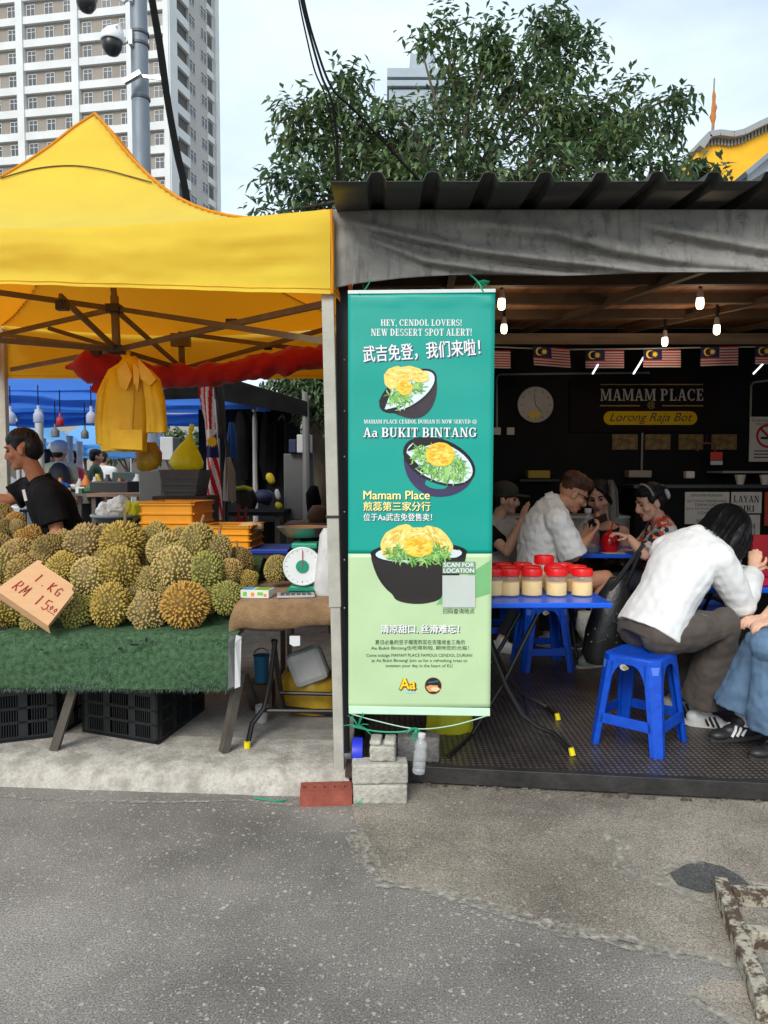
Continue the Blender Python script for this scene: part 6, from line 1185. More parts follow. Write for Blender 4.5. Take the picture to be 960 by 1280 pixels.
n2 = plate('notice', 'white self service notice in large serif capitals on the counter', 'notice', 913.5, 952, 615, 641.5, M_note, fn=cfn); A = Art(nf, .002); A.put(serif('LAYAN'), (917, 619.5, 949, 628), stag=.0003); A.put(serif('DIRI'), (922, 632, 943, 639.5), stag=.0003); A.build('notice_text', plain('dark_red_ink', (.05, .015, .015), .6), n2)
n3 = plate('notice', 'white notice below the self service one, half hidden by black hair', 'notice', 914, 950, 643.5, 671, M_note, fn=cfn); A = Art(nf, .002); A.put(serif('A'), (934, 646, 940, 653), stag=.0003); A.put(serif('H'), (938, 655, 944, 661), stag=.0003); A.put(serif('U'), (938, 663, 944, 669), stag=.0003); A.build('notice_text', M_inkd, n3)
plate('poster', 'orange red poster at the right edge beside the white notices', 'poster', 955, 985, 615, 657, plain('poster_orange', S(170, 60, 35), .6, var=.4, scale=14), fn=cfn)
plate('price_plate', 'red plate with a white strip below the food pictures', 'sign', 888, 903, 565, 575, plain('plate_red', S(190, 55, 35), .5), h=.25); plate('price_plate', 'small white strip hanging under the red plate', 'sign', 888, 903, 576, 581, plain('plate_white', (.5, .5, .55), .5), h=.25)
b = MB()
for p_, q in (((872, 564), (872, 554)), ((872, 554), (894, 554)), ((894, 554), (894, 564))): b.bar(wallp(*p_, .2), wallp(*q, .2), .016, .016, up=V((0, 1, 0)))
b.tube([wallp(883, 554, .2), wallp(883, 545, .02)], .006, 5); one(b, 'wire_frame', plain('dark_red_metal', (.15, .03, .03), .5), 'dull red wire frame above the red plate', 'frame')
ibox('carton', 'yellow box on the ledge left of the reddish haired man', 'box', 660, 688, 588, 598, 7.3, .15, plain('yellow_carton', S(150, 130, 40), .6)); b = MB(); a, c = P(650, 599, 7.25), P(700, 599, 7.25); b.box(((a.x + c.x) / 2, 7.4, a.z - .012), (c.x - a.x, .3, .02)); one(b, 'wall_shelf', M_dpost, 'black ledge under the yellow box', 'shelf')
ibox('paper_bag', 'small white paper bag on the counter behind the floral shirt', 'bag', 858, 869, 589, 598, 6.95, .08, M_note)
for i, (x, lab) in enumerate(((925, 'white glazed cup on the counter top under the no smoking notice'), (956, 'pale bowl on the counter top at the right edge'))):
    c = P(x, 607, 6.9); c.z = zc + .03; b = MB(); b.lathe([(.03, 0), (.045, .07), (.05, .09), (.045, .088), (.028, .006)], c, 16); one(b, ['cup', 'bowl'][i], M_note, lab, ['cup', 'bowl'][i], smooth=50)
b = MB(); a, c = P(905, 590, 7.1), P(990, 590, 7.1); b.box(((a.x + c.x) / 2, 7.3, a.z), (c.x - a.x, .35, .02)); one(b, 'wall_shelf', plain('grey_shelf', (.28, .28, .27), .5), 'thin grey wall shelf under the no smoking notice', 'shelf')
garment_t = thing('hanging_cloth', 'grey cloth hanging beside the dark haired woman in the black top', 'clothing', P(764, 648, 6.8)); garment([(763, 600, 6.75, .02, .03), (765, 612, 6.75, .05, .04), (765, 647, 6.75, .065, .05)], 'cloth', plain('grey_linen', (.2, .2, .19), .9), garment_t)

# ================================================================== BLUE PLASTIC STOOLS AND TABLES
M_bpl = plain('blue_plastic_seat', S(10, 74, 190), .40, spec=.45, var=.22, scale=24, bump=.06, bscale=40); M_blt = plain('blue_laminate', S(20, 92, 220), .3, spec=.5, var=.05)
M_stk = plain('sticker_pale', (.45, .45, .42), .5, var=.4, scale=60); M_hilite = plain('highlight_blue', S(80, 120, 215), .6)
def stool(label):
    t = thing('plastic_stool', label, 'stool', (0, 0, 0), 'blue plastic stools'); Hs, hb, ht = .47, .19, .145
    b = MB(); oct_ = lambda r, z, ch: [V((sx * (r if k else r - ch), sy * (r - ch if k else r), z)) for sx, sy, ks in ((1, 1, (1, 0)), (-1, 1, (0, 1)), (-1, -1, (1, 0)), (1, -1, (0, 1))) for k in ks]
    b.loft([oct_(ht + .004, Hs - .035, .045), oct_(ht + .002, Hs - .008, .045), oct_(ht - .006, Hs, .045), oct_(ht - .02, Hs + .001, .045), oct_(ht - .035, Hs - .003, .04)]); b.build('seat', M_bpl, t, bevel=.003, smooth=30)
    for sx in (-1, 1):
        for sy in (-1, 1):
            def ring(z):
                u = 1 - z / Hs; r = ht + (hb - ht) * u; w_ = .075 - .02 * u; ch = .042 - .014 * u
                p = [(r, r - w_), (r, r - ch), (r - ch, r), (r - w_, r), (r - w_, r - .018), (r - ch - .01, r - .022), (r - .022, r - ch - .01), (r - .018, r - w_)]
                p = [(a * sx, c * sy) for a, c in p]; p = p if sx * sy > 0 else p[::-1]
                return [V((a, c, z)) for a, c in p]
            b = MB(); b.loft([ring(0), ring(.008), ring(.2), ring(Hs - .034)]); b.build('leg', M_bpl, t, bevel=.002)
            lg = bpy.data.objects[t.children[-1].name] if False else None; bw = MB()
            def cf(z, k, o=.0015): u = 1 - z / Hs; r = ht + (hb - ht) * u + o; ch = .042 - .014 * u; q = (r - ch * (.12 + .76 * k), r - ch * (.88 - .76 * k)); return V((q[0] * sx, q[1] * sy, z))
            bw.face([cf(Hs - .036, .0), cf(Hs - .036, 1), cf(Hs - .075, .85), cf(Hs - .075, .15)]); bw.build('corner_highlight', M_hilite, t)  # pale blue facet paints a highlight onto the top of each leg
    for ax in (0, 1):
        for s_ in (-1, 1):
            b = MB(); pts = []; r = ht + .002
            for i in range(15): u = -1 + 2 * i / 14; pts.append((u * .092, Hs - .04 - .10 * abs(u) ** 3.2))
            outl = [(-.1, Hs - .03)] + [(-.1, Hs - .14)] + pts + [(.1, Hs - .14), (.1, Hs - .03)]
            def m3(u, z): k = (ht + (hb - ht) * (1 - z / Hs)) * s_; return V((u, k, z)) if ax else V((k, u, z))
            for i in range(14): (u0, z0), (u1, z1) = pts[i], pts[i + 1]; q = [m3(u0, z0), m3(u1, z1), m3(u1, Hs - .03), m3(u0, Hs - .03)]; b.prism(q, V((0, -.006 * s_, 0)) if ax else V((-.006 * s_, 0, 0)))
            b.build('apron', M_bpl, t)
            b = MB(); q = [m3(u, z) for u, z in ((-.135, .115), (.135, .115), (.128, .165), (-.128, .165))]; b.prism(q, V((0, -.012 * s_, 0)) if ax else V((-.012 * s_, 0, 0))); b.build('crossbar', M_bpl, t, bevel=.002)
    b = MB(); k = -(ht + (hb - ht) * (.055 / Hs)) - .008
    for i in range(2): b.add([V((-.02 + .02 * cos(a) * (.8 if i else 1) + .012 * i, k - .002 * i, Hs - .055 + (.016 - .006 * i) * sin(a))) for a in [2 * pi * j / 12 for j in range(12)]], [tuple(range(12))], i)
    b.build('sticker', [M_stk, plain('sticker_gold', (.3, .25, .1), .5)], t, fix=False)
    return t
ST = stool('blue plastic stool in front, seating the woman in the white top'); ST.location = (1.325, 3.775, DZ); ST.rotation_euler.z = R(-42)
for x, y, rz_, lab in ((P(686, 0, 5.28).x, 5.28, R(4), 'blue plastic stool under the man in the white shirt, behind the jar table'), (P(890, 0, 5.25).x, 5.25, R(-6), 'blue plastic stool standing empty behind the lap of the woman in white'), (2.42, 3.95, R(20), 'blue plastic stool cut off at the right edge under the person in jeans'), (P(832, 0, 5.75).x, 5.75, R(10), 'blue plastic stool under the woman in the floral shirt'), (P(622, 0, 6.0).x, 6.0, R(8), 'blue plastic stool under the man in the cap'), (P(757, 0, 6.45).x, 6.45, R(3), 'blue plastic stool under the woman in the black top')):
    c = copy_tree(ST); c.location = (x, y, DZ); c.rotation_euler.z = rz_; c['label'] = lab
def btable(label, x0, x1, y0, y1, zt, rot=0, legs=True):
    t = thing('dining_table', label, 'table', ((x0 + x1) / 2, (y0 + y1) / 2, DZ), 'blue topped folding tables'); b = MB(); b.box(((x0 + x1) / 2, (y0 + y1) / 2, zt - .014), (x1 - x0, y1 - y0, .028)); b.build('tabletop', M_blt, t, bevel=.005)
    if legs:
        for x in (x0 + .1, x1 - .1): 
            for s_ in (-1, 1): b = MB(); b.tube([V((x + s_ * .008, (y0 + y1) / 2 + s_ * (y1 - y0) * .4, zt - .03)), V((x + s_ * .008, (y0 + y1) / 2 - s_ * (y1 - y0) * .42, DZ + .012))], .011, 8); b.build('leg', M_tube, t, smooth=True)
    return t
ZJ = .82; yj0 = .66 * F / 163
jt = btable('blue topped folding table carrying the red lidded jars', .18, X(768, 3.74), 3.74, 4.40, ZJ, legs=False)
for pts, br in (([P(672, 768, 3.95), P(650, 812, 3.92), P(628, 856, 3.90), P(590, 918, 3.87), G(560, 945, DZ + .012)], 0), ([P(650, 766, 4.3), P(628, 806, 4.28), P(600, 850, 4.25), G(565, 905, DZ + .012)], 0),
                ([P(598, 766, 3.85), P(615, 816, 3.86), P(632, 858, 3.84), P(652, 893, 3.80), P(672, 908, 3.76), P(693, 917, 3.72), G(716, 941, DZ + .014)], 1), ([P(600, 766, 4.2), P(618, 812, 4.22), P(636, 848, 4.24), P(652, 868, 4.25), P(670, 876, 4.26), P(684, 884, 4.24), G(698, 897, DZ + .014)], 1)):
    b = MB(); b.tube(pts, .0125, 8); lg = b.build('leg', M_tube, jt, smooth=True)
    if br: q = pts[-1]; b = MB(); b.tube([q + V((-.008, .006, .022)), q - V((0, 0, .012))], [.0135, .0155], 8); b.build('foot_cap', M_tip, lg)
b = MB(); b.tube([P(655, 870, 4.25), P(661, 897, 3.79)], .008, 6); b.tube([P(630, 853, 3.86), P(630, 853, 4.24)], .008, 6); b.build('brace', M_tube, jt, smooth=True)
t2t = btable('blue topped table in the middle where three diners sit', P(716, 0, 5.4).x, P(716, 0, 5.4).x + 1.0, 5.4, 6.05, .885)
t3t = btable('blue topped table at the right edge in front of the woman in white', P(893, 0, 4.15).x, 3.2, 4.15, 4.85, .83)
# jars
M_lid = plain('red_lid', S(226, 26, 28), .38, spec=.5, var=.05); M_jar = mat('clear_jar', (.85, .80, .72), .12, alpha=.12, spec=.6, var=.02); M_cream = mat('cream_contents', S(248, 212, 128), .6, var=.10, scale=22)
JAR = thing('jar', 'jar', 'jar', (0, 0, 0), 'red lidded jars on the blue table')
b = MB(); b.lathe([(.055, .001), (.058, .006), (.058, .088), (.052, .103), (.048, .112), (.046, .111), (.049, .102), (.055, .087), (.055, .006)], (0, 0, 0), 28); b.build('body', M_jar, JAR, smooth=40)
b = MB(); b.lathe([(.05, .004), (.0545, .008), (.0545, .074), (.052, .080), (.001, .083)], (0, 0, 0), 28); b.build('contents', M_cream, JAR, smooth=40)
b = MB(); pr_ = []
b.lathe([(.053, .108), (.0555, .110), (.0555, .140), (.053, .146), (.048, .147), (.046, .144), (.001, .144)], (0, 0, 0), 36); 
for k in range(36): a = 2 * pi * k / 36; b.box(V((cos(a) * .0556, sin(a) * .0556, .124)), (.003, .003, .024), Matrix.Rotation(a, 3, 'Z'))
b.build('lid', M_lid, JAR, smooth=35)
jl = [(617, 3.965, 1, 'jar half hidden by the banner edge in the front row'), (637.5, 3.965, 1, 'jar in the front row, first whole one from the banner'), (666, 3.965, 1, 'jar in the front row, second whole one from the banner'), (697, 3.965, 1, 'jar in the front row, second from the table corner'), (729, 3.965, 1, 'jar in the front row nearest the table corner'),
      (610, 4.09, 1, 'jar in the second row showing only its lid beside the banner'), (636, 4.09, 1, 'jar in the second row behind the first whole front jar'), (665, 4.09, 1, 'jar in the second row behind the second whole front jar'), (694, 4.09, 1, 'jar in the second row behind the third whole front jar'), (722, 4.09, 1, 'jar in the second row behind the corner jar'),
      (628, 4.22, 1.0, 'jar in the back row beside the banner'), (654, 4.22, 1.0, 'jar in the back row left of the tall one'), (681, 4.24, 1.28, 'tallest jar standing in the back row'), (705, 4.22, .98, 'jar in the back row right of the tall one')]
for i, (x, Y, s_, lab) in enumerate(jl):
    j = JAR if i == 0 else copy_tree(JAR); j.location = (X(x, Y) * 1.0, Y, ZJ + .001); j['label'] = 'red lidded cream filled ' + lab; j.scale = (1, 1, s_); j.rotation_euler.z = i * .7
    for ch in j.children:
        if ch.name.startswith('contents'): ch.scale.z = 1.04 - .16 * abs(noise.noise(V((i * 1.7, .3, 0)))) * 2
# on the middle table
bt_ = thing('water_bottle', 'big clear plastic bottle on the middle table beside the phone', 'bottle', V((P(744, 0, 5.6).x, 5.6, .886)))
b = MB(); c = V((P(744, 0, 5.6).x, 5.6, .886)); b.lathe([(.08, 0), (.09, .02), (.09, .13), (.085, .16), (.075, .2), (.035, .25), (.025, .27), (.022, .3)], c, 22); b.build('body', mat('clear_pet', (.65, .66, .66), .12, alpha=.25, spec=.6, var=.05), bt_, smooth=50)
b = MB(); b.lathe([(.026, .296), (.028, .30), (.028, .325), (.02, .33)], c, 14); b.build('lid', plain('white_cap', (.6, .6, .6), .4), bt_, smooth=40)
b = MB(); b.lathe([(.0905, .08), (.091, .085), (.091, .125), (.0905, .13)], c, 22); b.build('wrapper', plain('bottle_label', (.3, .12, .13), .5), bt_, smooth=40)
rb = thing('drink_bag', 'red drink in a clear bag with a straw on the middle table', 'drink', V((P(773, 0, 5.55).x, 5.55, .886))); c = V((P(773, 0, 5.55).x, 5.55, .886))
b = MB(); b.lathe([(.05, 0), (.065, .03), (.07, .08), (.05, .13), (.02, .16)], c, 16); o = b.build('body', mat('red_drink', S(200, 20, 30), .2, var=.3, scale=20, alpha=.9), rb, smooth=50)
b = MB(); b.tube([c + V((0, 0, .12)), c + V((.02, -.01, .24))], .006, 6); b.build('straw', plain('straw_red', S(190, 30, 40), .4), rb)
b = MB(); b.box((P(778, 0, 5.46).x, 5.47, .889), (.16, .08, .004), Matrix.Rotation(.2, 3, 'Z')); one(b, 'paper_napkin', M_note, 'white paper napkin at the edge of the middle table', 'napkin')
# on the right-hand table
cs = V((P(936, 0, 4.3).x, 4.3, .831)); sbt = thing('sauce_bottle', 'clear squeeze bottle with an orange red pointed cap on the right table', 'bottle', cs)
b = MB(); b.lathe([(.036, 0), (.038, .01), (.038, .16), (.03, .19), (.026, .2)], cs, 18); b.build('body', mat('cloudy_pet', (.4, .4, .4), .2, alpha=.6, spec=.6), sbt, smooth=50)
b = MB(); b.lathe([(.03, .2), (.031, .235), (.018, .26), (.008, .30)], cs, 16); b.build('lid', plain('orange_red_cap', S(235, 50, 35), .4), sbt, smooth=40)
tr_ = thing('serving_tray', 'pink red tray with bowls on the table at the right edge', 'tray', V((2.35, 4.42, .831))); b = MB(); b.box((2.32, 4.40, .838), (.62, .36, .012)); b.box((2.32, 4.22, .855), (.62, .012, .04)); b.box((2.32, 4.58, .855), (.62, .012, .04)); b.box((2.01, 4.40, .855), (.012, .36, .04)); b.box((2.63, 4.40, .855), (.012, .36, .04)); b.build('body', plain('pink_red_plastic', S(195, 30, 70), .4), tr_, bevel=.004)
for x, y, lab in ((2.15, 4.35, 'white melamine bowl in the pink tray nearer the woman in white'), (2.4, 4.4, 'white melamine bowl in the pink tray at the right edge')): b = MB(); b.lathe([(.03, 0), (.05, .02), (.075, .055), (.078, .058), (.072, .055), (.045, .022), (.001, .018)], V((x, y, .845)), 22); one(b, 'bowl', M_note, lab, 'bowl', 'bowls in the pink tray', smooth=50)
b = MB(); b.bar(P(932, 690, 4.55), P(932, 668, 4.62), .5, .012, up=V((0, 1, 0))); b = MB(); q0, q1 = P(934, 690, 4.6), P(975, 668, 4.66); b.box(((q0.x + q1.x) / 2 + .12, 4.62, (.831 + q1.z) / 2), (.4, .03, q1.z - .831)); one(b, 'menu_stand', plain('menu_red', S(150, 12, 30), .5), 'upright dark red menu board behind the sauce bottle', 'menu')
# black bags on the floor and hanging
def softbag(name, label, m, pts, straps=None):
    t = thing(name, label, 'bag', pts[-1][0]); b = MB(); n = 20; rr = []
    for c, rx, ry in pts: rr.append([c + V((cos(a) * rx, sin(a) * ry, 0)) * (1 + .12 * noise.noise(V((cos(a) * 2, sin(a) * 2, c.z * 6)))) for a in [2 * pi * k / n for k in range(n)]])
    b.loft(rr); b.build('body', m, t, smooth=60)
    if straps:
        for s_ in straps: b = MB(); b.tube(s_, .012, 8); b.build('strap', m, t, smooth=True)
    return t
M_lth = plain('black_leather', (.012, .0125, .014), .38, spec=.5, bump=.2, bscale=60)
k = 4.25 / F
softbag('shoulder_bag', 'black leather shoulder bag with studs hanging behind the woman in white', M_lth, [(P(773, 722, 4.2), 10 * k, .05), (P(768, 745, 4.2), 22 * k, .08), (P(760, 785, 4.2), 30 * k, .10), (P(756, 815, 4.2), 28 * k, .10), (P(754, 828, 4.2), 20 * k, .07)], [[P(752, 760, 4.18), P(765, 735, 4.15), P(790, 700, 4.12), P(805, 680, 4.1)], [P(775, 745, 4.18), P(790, 715, 4.12), P(800, 690, 4.08)]])
b = MB(); rnd = random.Random(6)
for i in range(14): b.ell(P(rnd.uniform(735, 780), rnd.uniform(750, 815), 4.10), .006, None, 6)
o = b.build('stud', M_steel, bpy.data.objects['shoulder_bag'], smooth=True)
b = MB(); softbag('paper_bag', 'pale patterned tote under the bench behind the black shoulder bag', mat('pale_tote', (.4, .39, .36), .8, var=.4, scale=20), [(P(733, 765, 4.9), .06, .05), (P(734, 785, 4.9), .075, .06), (P(737, 800, 4.9), .05, .05)])
bag('plastic_bag', 'yellow plastic bag on the platform floor behind the foot of the banner', M_bagy, [(563, 925, 22, 14), (563, 915, 29, 20), (561, 898, 30, 20), (560, 880, 26, 18), (562, 862, 12, 10), (564, 850, 5, 5)], 3.95, amp=.22)
# ================================================================== BANNER
B0, B1, B2 = P(435.5, 366, 3.33), P(619, 363, 3.29), P(436, 889.5, 3.35)
bx_ = (B1 - B0).normalized(); bn = (B1 - B0).cross(B2 - B0).normalized(); bn = bn if bn.y < 0 else -bn
def BP(u, v, h=0): d = ray(u, v); t = (B0 - V((0, 0, H))).dot(bn) / d.dot(bn); return V((0, 0, H)) + d * t + bn * h
bw = thing('banner', 'tall teal and green dessert banner with pictures of bowls', 'banner', BP(525, 890))
M_teal = mat('banner_teal', S(0, 152, 138), .38, var=.05, scale=2, spec=.45); M_lgr = mat('banner_pale_green', S(182, 208, 162), .36, var=.07, scale=2, spec=.45)
def bedge(v): t = (v - 364) / 526; return 435 + .6 * t, 619 - 6.5 * t
def rip(u, v): return .007 * noise.noise(V((u * .007, v * .006, 3))) + .004 * noise.noise(V((u * .012, v * .02, 0))) + .010 * math.exp(-((v - 378) / 3.5) ** 2) * noise.noise(V((u * .03, 1, 0))) + .003 * math.exp(-((v - 376) / 5) ** 2)
def bsurf(u, v, h): return BP(u, v, h + rip(u, v) * 1.0)
def bgrid(v0, v1, nv, m, name):
    b = MB()
    def fn(i, j): v = v0 + (v1 - v0) * j; a, c = bedge(v); return bsurf(a + (c - a) * i, v, 0)
    b.grid(fn, 30, nv); return b.build(name, m, bw, smooth=80, thick=.0012)
bgrid(366, 692, 60, M_teal, 'upper_print'); bgrid(692, 884, 34, M_lgr, 'lower_print')
b = MB(); b.bar(BP(435, 365.5), BP(619.5, 363.5), .012, .016, up=V((0, 0, 1))); b.build('top_rail', plain('pale_rail', (.62, .70, .68), .4), bw, bevel=.002)
b = MB(); b.bar(BP(436, 887), BP(612.5, 890), .014, .036); b.build('bottom_rail', plain('pale_mint', S(195, 225, 200), .4), bw, bevel=.003)
pf_ = lambda u, v, h: bsurf(u, v, .0016 + h)
P_w = plain('print_white', (.78, .79, .78), .45); P_navy = plain('print_navy', S(20, 50, 70), .45); P_dk = plain('print_dark_green', S(40, 75, 50), .45); P_ylw = plain('print_cream_yellow', S(246, 232, 150), .45)
def ptext(vf, box, m, name, sh=None, rot=0, stag=0, bold=0):
    if sh:
        A = Art(pf_, .0006); d = sh[1]; A.put(vf, (box[0] + d, box[1] + d, box[2] + d, box[3] + d), rot=rot, stag=stag); A.put(vf, (box[0] + d * .5, box[1] + d * .5, box[2] + d * .5, box[3] + d * .5), rot=rot, stag=stag, dz=.0003)
        A.build(name + '_shadow', sh[0], bw)
    A = Art(pf_, .0016); A.put(vf, box, rot=rot, stag=stag, bold=bold); A.build(name, m, bw)
sg_ = .00005
ptext(serif('HEY, CENDOL LOVERS!'), (476, 399.5, 577, 409), P_w, 'headline', stag=sg_); ptext(serif('NEW DESSERT SPOT ALERT!'), (464, 411, 589.5, 420), P_w, 'headline', stag=sg_)
ptext(text2d('武吉免登，我们来啦！', .022), (454, 428, 600, 449), P_w, 'chinese_headline', (plain('print_purple', S(60, 60, 105), .45), 1.6), rot=R(-3.6), bold=.3)
ptext(serif('MAMAM PLACE CENDOL DURIAN IS NOW SERVED'), (455, 524.5, 588, 529.5), P_w, 'small_line', stag=sg_); ptext(text2d('@', .02), (590, 524.5, 596, 530), P_w, 'small_line')
ptext(serif('Aa BUKIT BINTANG'), (454, 534.5, 595.5, 546.5), P_w, 'place_name', (plain('print_shadow_green', S(15, 60, 75), .45), 1.5), stag=sg_)
ptext(text2d('Mamam Place', .02), (454.5, 613.5, 537, 624), P_ylw, 'branch_line', (P_navy, 1.0), bold=.25); ptext(text2d('煎蕊第三家分行', .025), (454.5, 627, 538, 638.5), P_ylw, 'branch_line', (P_navy, 1.0), bold=.25); ptext(text2d('位于Aa武吉免登售卖！', .022), (454.5, 641.5, 540, 651), P_w, 'branch_line', (P_navy, .8), bold=.18)
ptext(text2d('清凉甜口, 丝滑难忘！', .035), (476, 780.5, 574, 791.5), P_w, 'chinese_slogan', (P_navy, 1.3), bold=.35)
ptext(text2d('夏日必备的豆子榴莲煎蕊在吉隆坡金三角的', .005), (469, 799.5, 581, 805.5), P_dk, 'chinese_text'); ptext(text2d('Aa Bukit Bintang也吃得到啦, 期待您的光临！', .005), (464, 807, 586, 813), P_dk, 'chinese_text')
for s_, x0, x1, y in (('Come indulge MAMAM PLACE FAMOUS CENDOL DURIAN', 458, 590, 817), ('at Aa Bukit Bintang! Join us for a refreshing treat to', 464.5, 584, 823.5), ('sweeten your day in the heart of KL!', 482, 566, 830)): ptext(text2d(s_, .012), (x0, y, x1, y + 5), P_dk, 'english_text')
# printed bowls
P_bowl = mat('print_bowl', S(52, 45, 52), .4, var=.2, scale=9); P_bowl2 = plain('print_bowl_purple', S(58, 50, 84), .4); P_rim = plain('print_bowl_rim', S(20, 18, 24), .4); P_milk = plain('print_milk', S(206, 222, 228), .4); P_gl = [plain('print_noodle_a', S(120, 175, 80), .45), plain('print_noodle_b', S(85, 140, 65), .45), plain('print_noodle_c', S(160, 205, 120), .45)]
P_dl = [plain('print_durian_a', S(236, 208, 110), .45), plain('print_durian_b', S(218, 180, 78), .45), plain('print_durian_c', S(246, 226, 150), .45)]; P_yk = [plain('print_pulp_a', S(240, 196, 60), .45), plain('print_pulp_b', S(222, 168, 40), .45), plain('print_pulp_c', S(250, 216, 100), .45)]
def noodles(cx, cy, rx, ry, rot, nn, seed, h0, clip=None, ln=7):
    rnd = random.Random(seed); A = Art(pf_, h0)
    for i in range(nn):
        a = rnd.uniform(0, 2 * pi); r = rnd.random() ** .5 * .9; x, y = rx * r * cos(a), ry * r * sin(a); x, y = x * cos(rot) - y * sin(rot), x * sin(rot) + y * cos(rot); x += cx; y += cy
        if clip and not clip(x, y): continue
        d = rnd.uniform(0, 2 * pi); cv = rnd.uniform(-.25, .25); L_ = []; R_ = []
        for s_ in range(6):
            u = x + cos(d) * 0; w_ = .95 * (1 - abs(s_ - 2.5) / 4.5); L_.append((x - sin(d) * w_, y + cos(d) * w_)); R_.append((x + sin(d) * w_, y - cos(d) * w_)); x += cos(d) * ln / 5; y += sin(d) * ln / 5; d += cv
        A.shape(L_ + R_[::-1], rnd.randrange(3), (i % 40) * .00002)
    A.build('printed_noodles', P_gl, bw)
def chk(p, n=2):
    for _ in range(n): p = [q for i in range(len(p)) for a, c in ((p[i], p[(i + 1) % len(p)]),) for q in ((a[0] * .75 + c[0] * .25, a[1] * .75 + c[1] * .25), (a[0] * .25 + c[0] * .75, a[1] * .25 + c[1] * .75))]
    return p
def lumps(lst, mats, h0, seed, name='printed_durian', ns=26):
    rnd = random.Random(seed); A = Art(pf_, h0)
    for i, (cx, cy, rx, ry, rot) in enumerate(lst):
        A.ellipse(cx, cy, rx, ry, rot, 0, 28, dh=i * .0003, wob=.12)
        for k in range(ns):
            a = rnd.uniform(0, 6.28); r = rnd.random() ** .5 * .78; x, y = rx * r * cos(a), ry * r * sin(a); A.ellipse(cx + x * cos(rot) - y * sin(rot), cy + x * sin(rot) + y * cos(rot), rx * rnd.uniform(.12, .3), ry * rnd.uniform(.05, .14), rot + rnd.gauss(0, .3), 1 + k % 2, 10, dh=i * .0003 + .00004 + k * .000008)
    A.build(name, mats, bw)
A = Art(pf_, .0004); A.shape(chk([(473.5, 496), (474, 507), (482, 512), (500, 520), (516, 524), (530, 521), (540, 510), (546, 495), (546.5, 473), (541, 462)]), 0); A.ellipse(510, 488.5, 41, 20, R(-33), 1, dh=.0002); A.ellipse(510.5, 488.5, 37.5, 17.5, R(-33), 2, dh=.0004); A.build('printed_bowl', [P_bowl, P_rim, P_milk], bw)
noodles(499, 497, 15, 12, 0, 130, 1, .0012); noodles(520, 484, 10, 8, 0, 40, 11, .0012); lumps([(493, 472, 12.5, 15, .5), (508, 467, 19, 9, -.1), (524, 470, 13, 8, .2)], P_dl, .0022, 2); lumps([(506, 485, 10, 9, 0)], P_yk, .0036, 3, 'printed_pulp', 40)
A = Art(pf_, .0004); A.shape(chk([(504, 566), (505, 583), (511, 600), (524, 614), (540, 621), (558, 621), (574, 616), (586, 607), (592, 596), (594, 590), (560, 570)]), 0); A.ellipse(549, 576.5, 47.5, 27.5, R(22), 1, dh=.0002); A.ellipse(549.5, 577.5, 43.5, 23.5, R(22), 2, dh=.0004); A.build('printed_bowl', [P_bowl2, P_rim, P_milk], bw)
noodles(549, 579, 39, 20, R(22), 420, 4, .0012, None, 8); lumps([(550, 568, 18, 15, .1)], P_yk, .0030, 5, 'printed_pulp', 70)
A = Art(pf_, .0002); A.shape([(560, 735), (613.2, 700), (613, 742), (580, 752), (545, 756)], 0); A.build('printed_shade', plain('print_mid_green', S(118, 178, 118), .4), bw)
A = Art(pf_, .0006); A.shape(chk([(463, 693), (466, 706), (472, 722), (482, 736), (491, 743), (494, 750), (510, 754.5), (530, 755), (550, 750), (553, 743), (563, 735), (574, 719), (580, 706), (584, 690), (575, 684), (470, 684)]), 0); A.ellipse(523.5, 691, 60.5, 13.5, R(-1), 1, dh=.0002); A.ellipse(523.5, 692, 54, 11, R(-1), 2, dh=.0004); A.build('printed_bowl', [plain('print_bowl_black', S(40, 37, 36), .4), P_rim, P_milk], bw)
lumps([(498, 676, 26, 17, R(-38)), (523, 668, 18, 9, 0), (547, 674, 23, 12, R(40))], P_dl, .0016, 6, ns=34); noodles(523, 692, 44, 12, 0, 330, 7, .0030, lambda x, y: y > 680 + abs(x - 523) * .12 and y < 706, 8); lumps([(523, 684, 18, 12, 0)], P_yk, .0040, 8, 'printed_pulp', 70)
# location caption, plain panel where a code was, logos
A = Art(pf_, .0056); A.shape([(553, 702), (594, 702), (594, 716.5), (553, 716.5)]); A.build('caption_panel', plain('print_caption_grey', S(112, 148, 118), .5), bw)
ptext_h = lambda vf, box, m, name: (lambda A: (A.put(vf, box, bold=.2), A.build(name, m, bw)))(Art(pf_, .0062))
ptext_h(text2d('SCAN FOR', .03), (554.5, 703, 592.5, 708.3), P_w, 'caption'); ptext_h(text2d('LOCATION', .03), (554.5, 710.2, 592.5, 715.5), P_w, 'caption')
A = Art(pf_, .0056); A.shape([(553, 719), (594, 719), (594, 759), (553, 759)]); A.build('blank_panel', plain('print_pale_grey', S(188, 196, 190), .5), bw)
ptext(text2d('扫码查询地点', .015), (553.5, 760.5, 593, 767), P_dk, 'caption')
A = Art(pf_, .0006); vA = text2d('Aa'); A.put(vA, (500, 848, 520, 862), 0, bold=1.6); A.put(vA, (500, 847.5, 519, 861), 1, dz=.0012, bold=.45); A.shape([(507, 863), (519, 862.5), (519, 866), (507, 866.5)], 2); A.build('logo', [plain('logo_red_brown', S(120, 50, 20), .5), plain('logo_yellow', S(248, 205, 30), .5), plain('logo_pale_blue', S(150, 205, 205), .5)], bw)
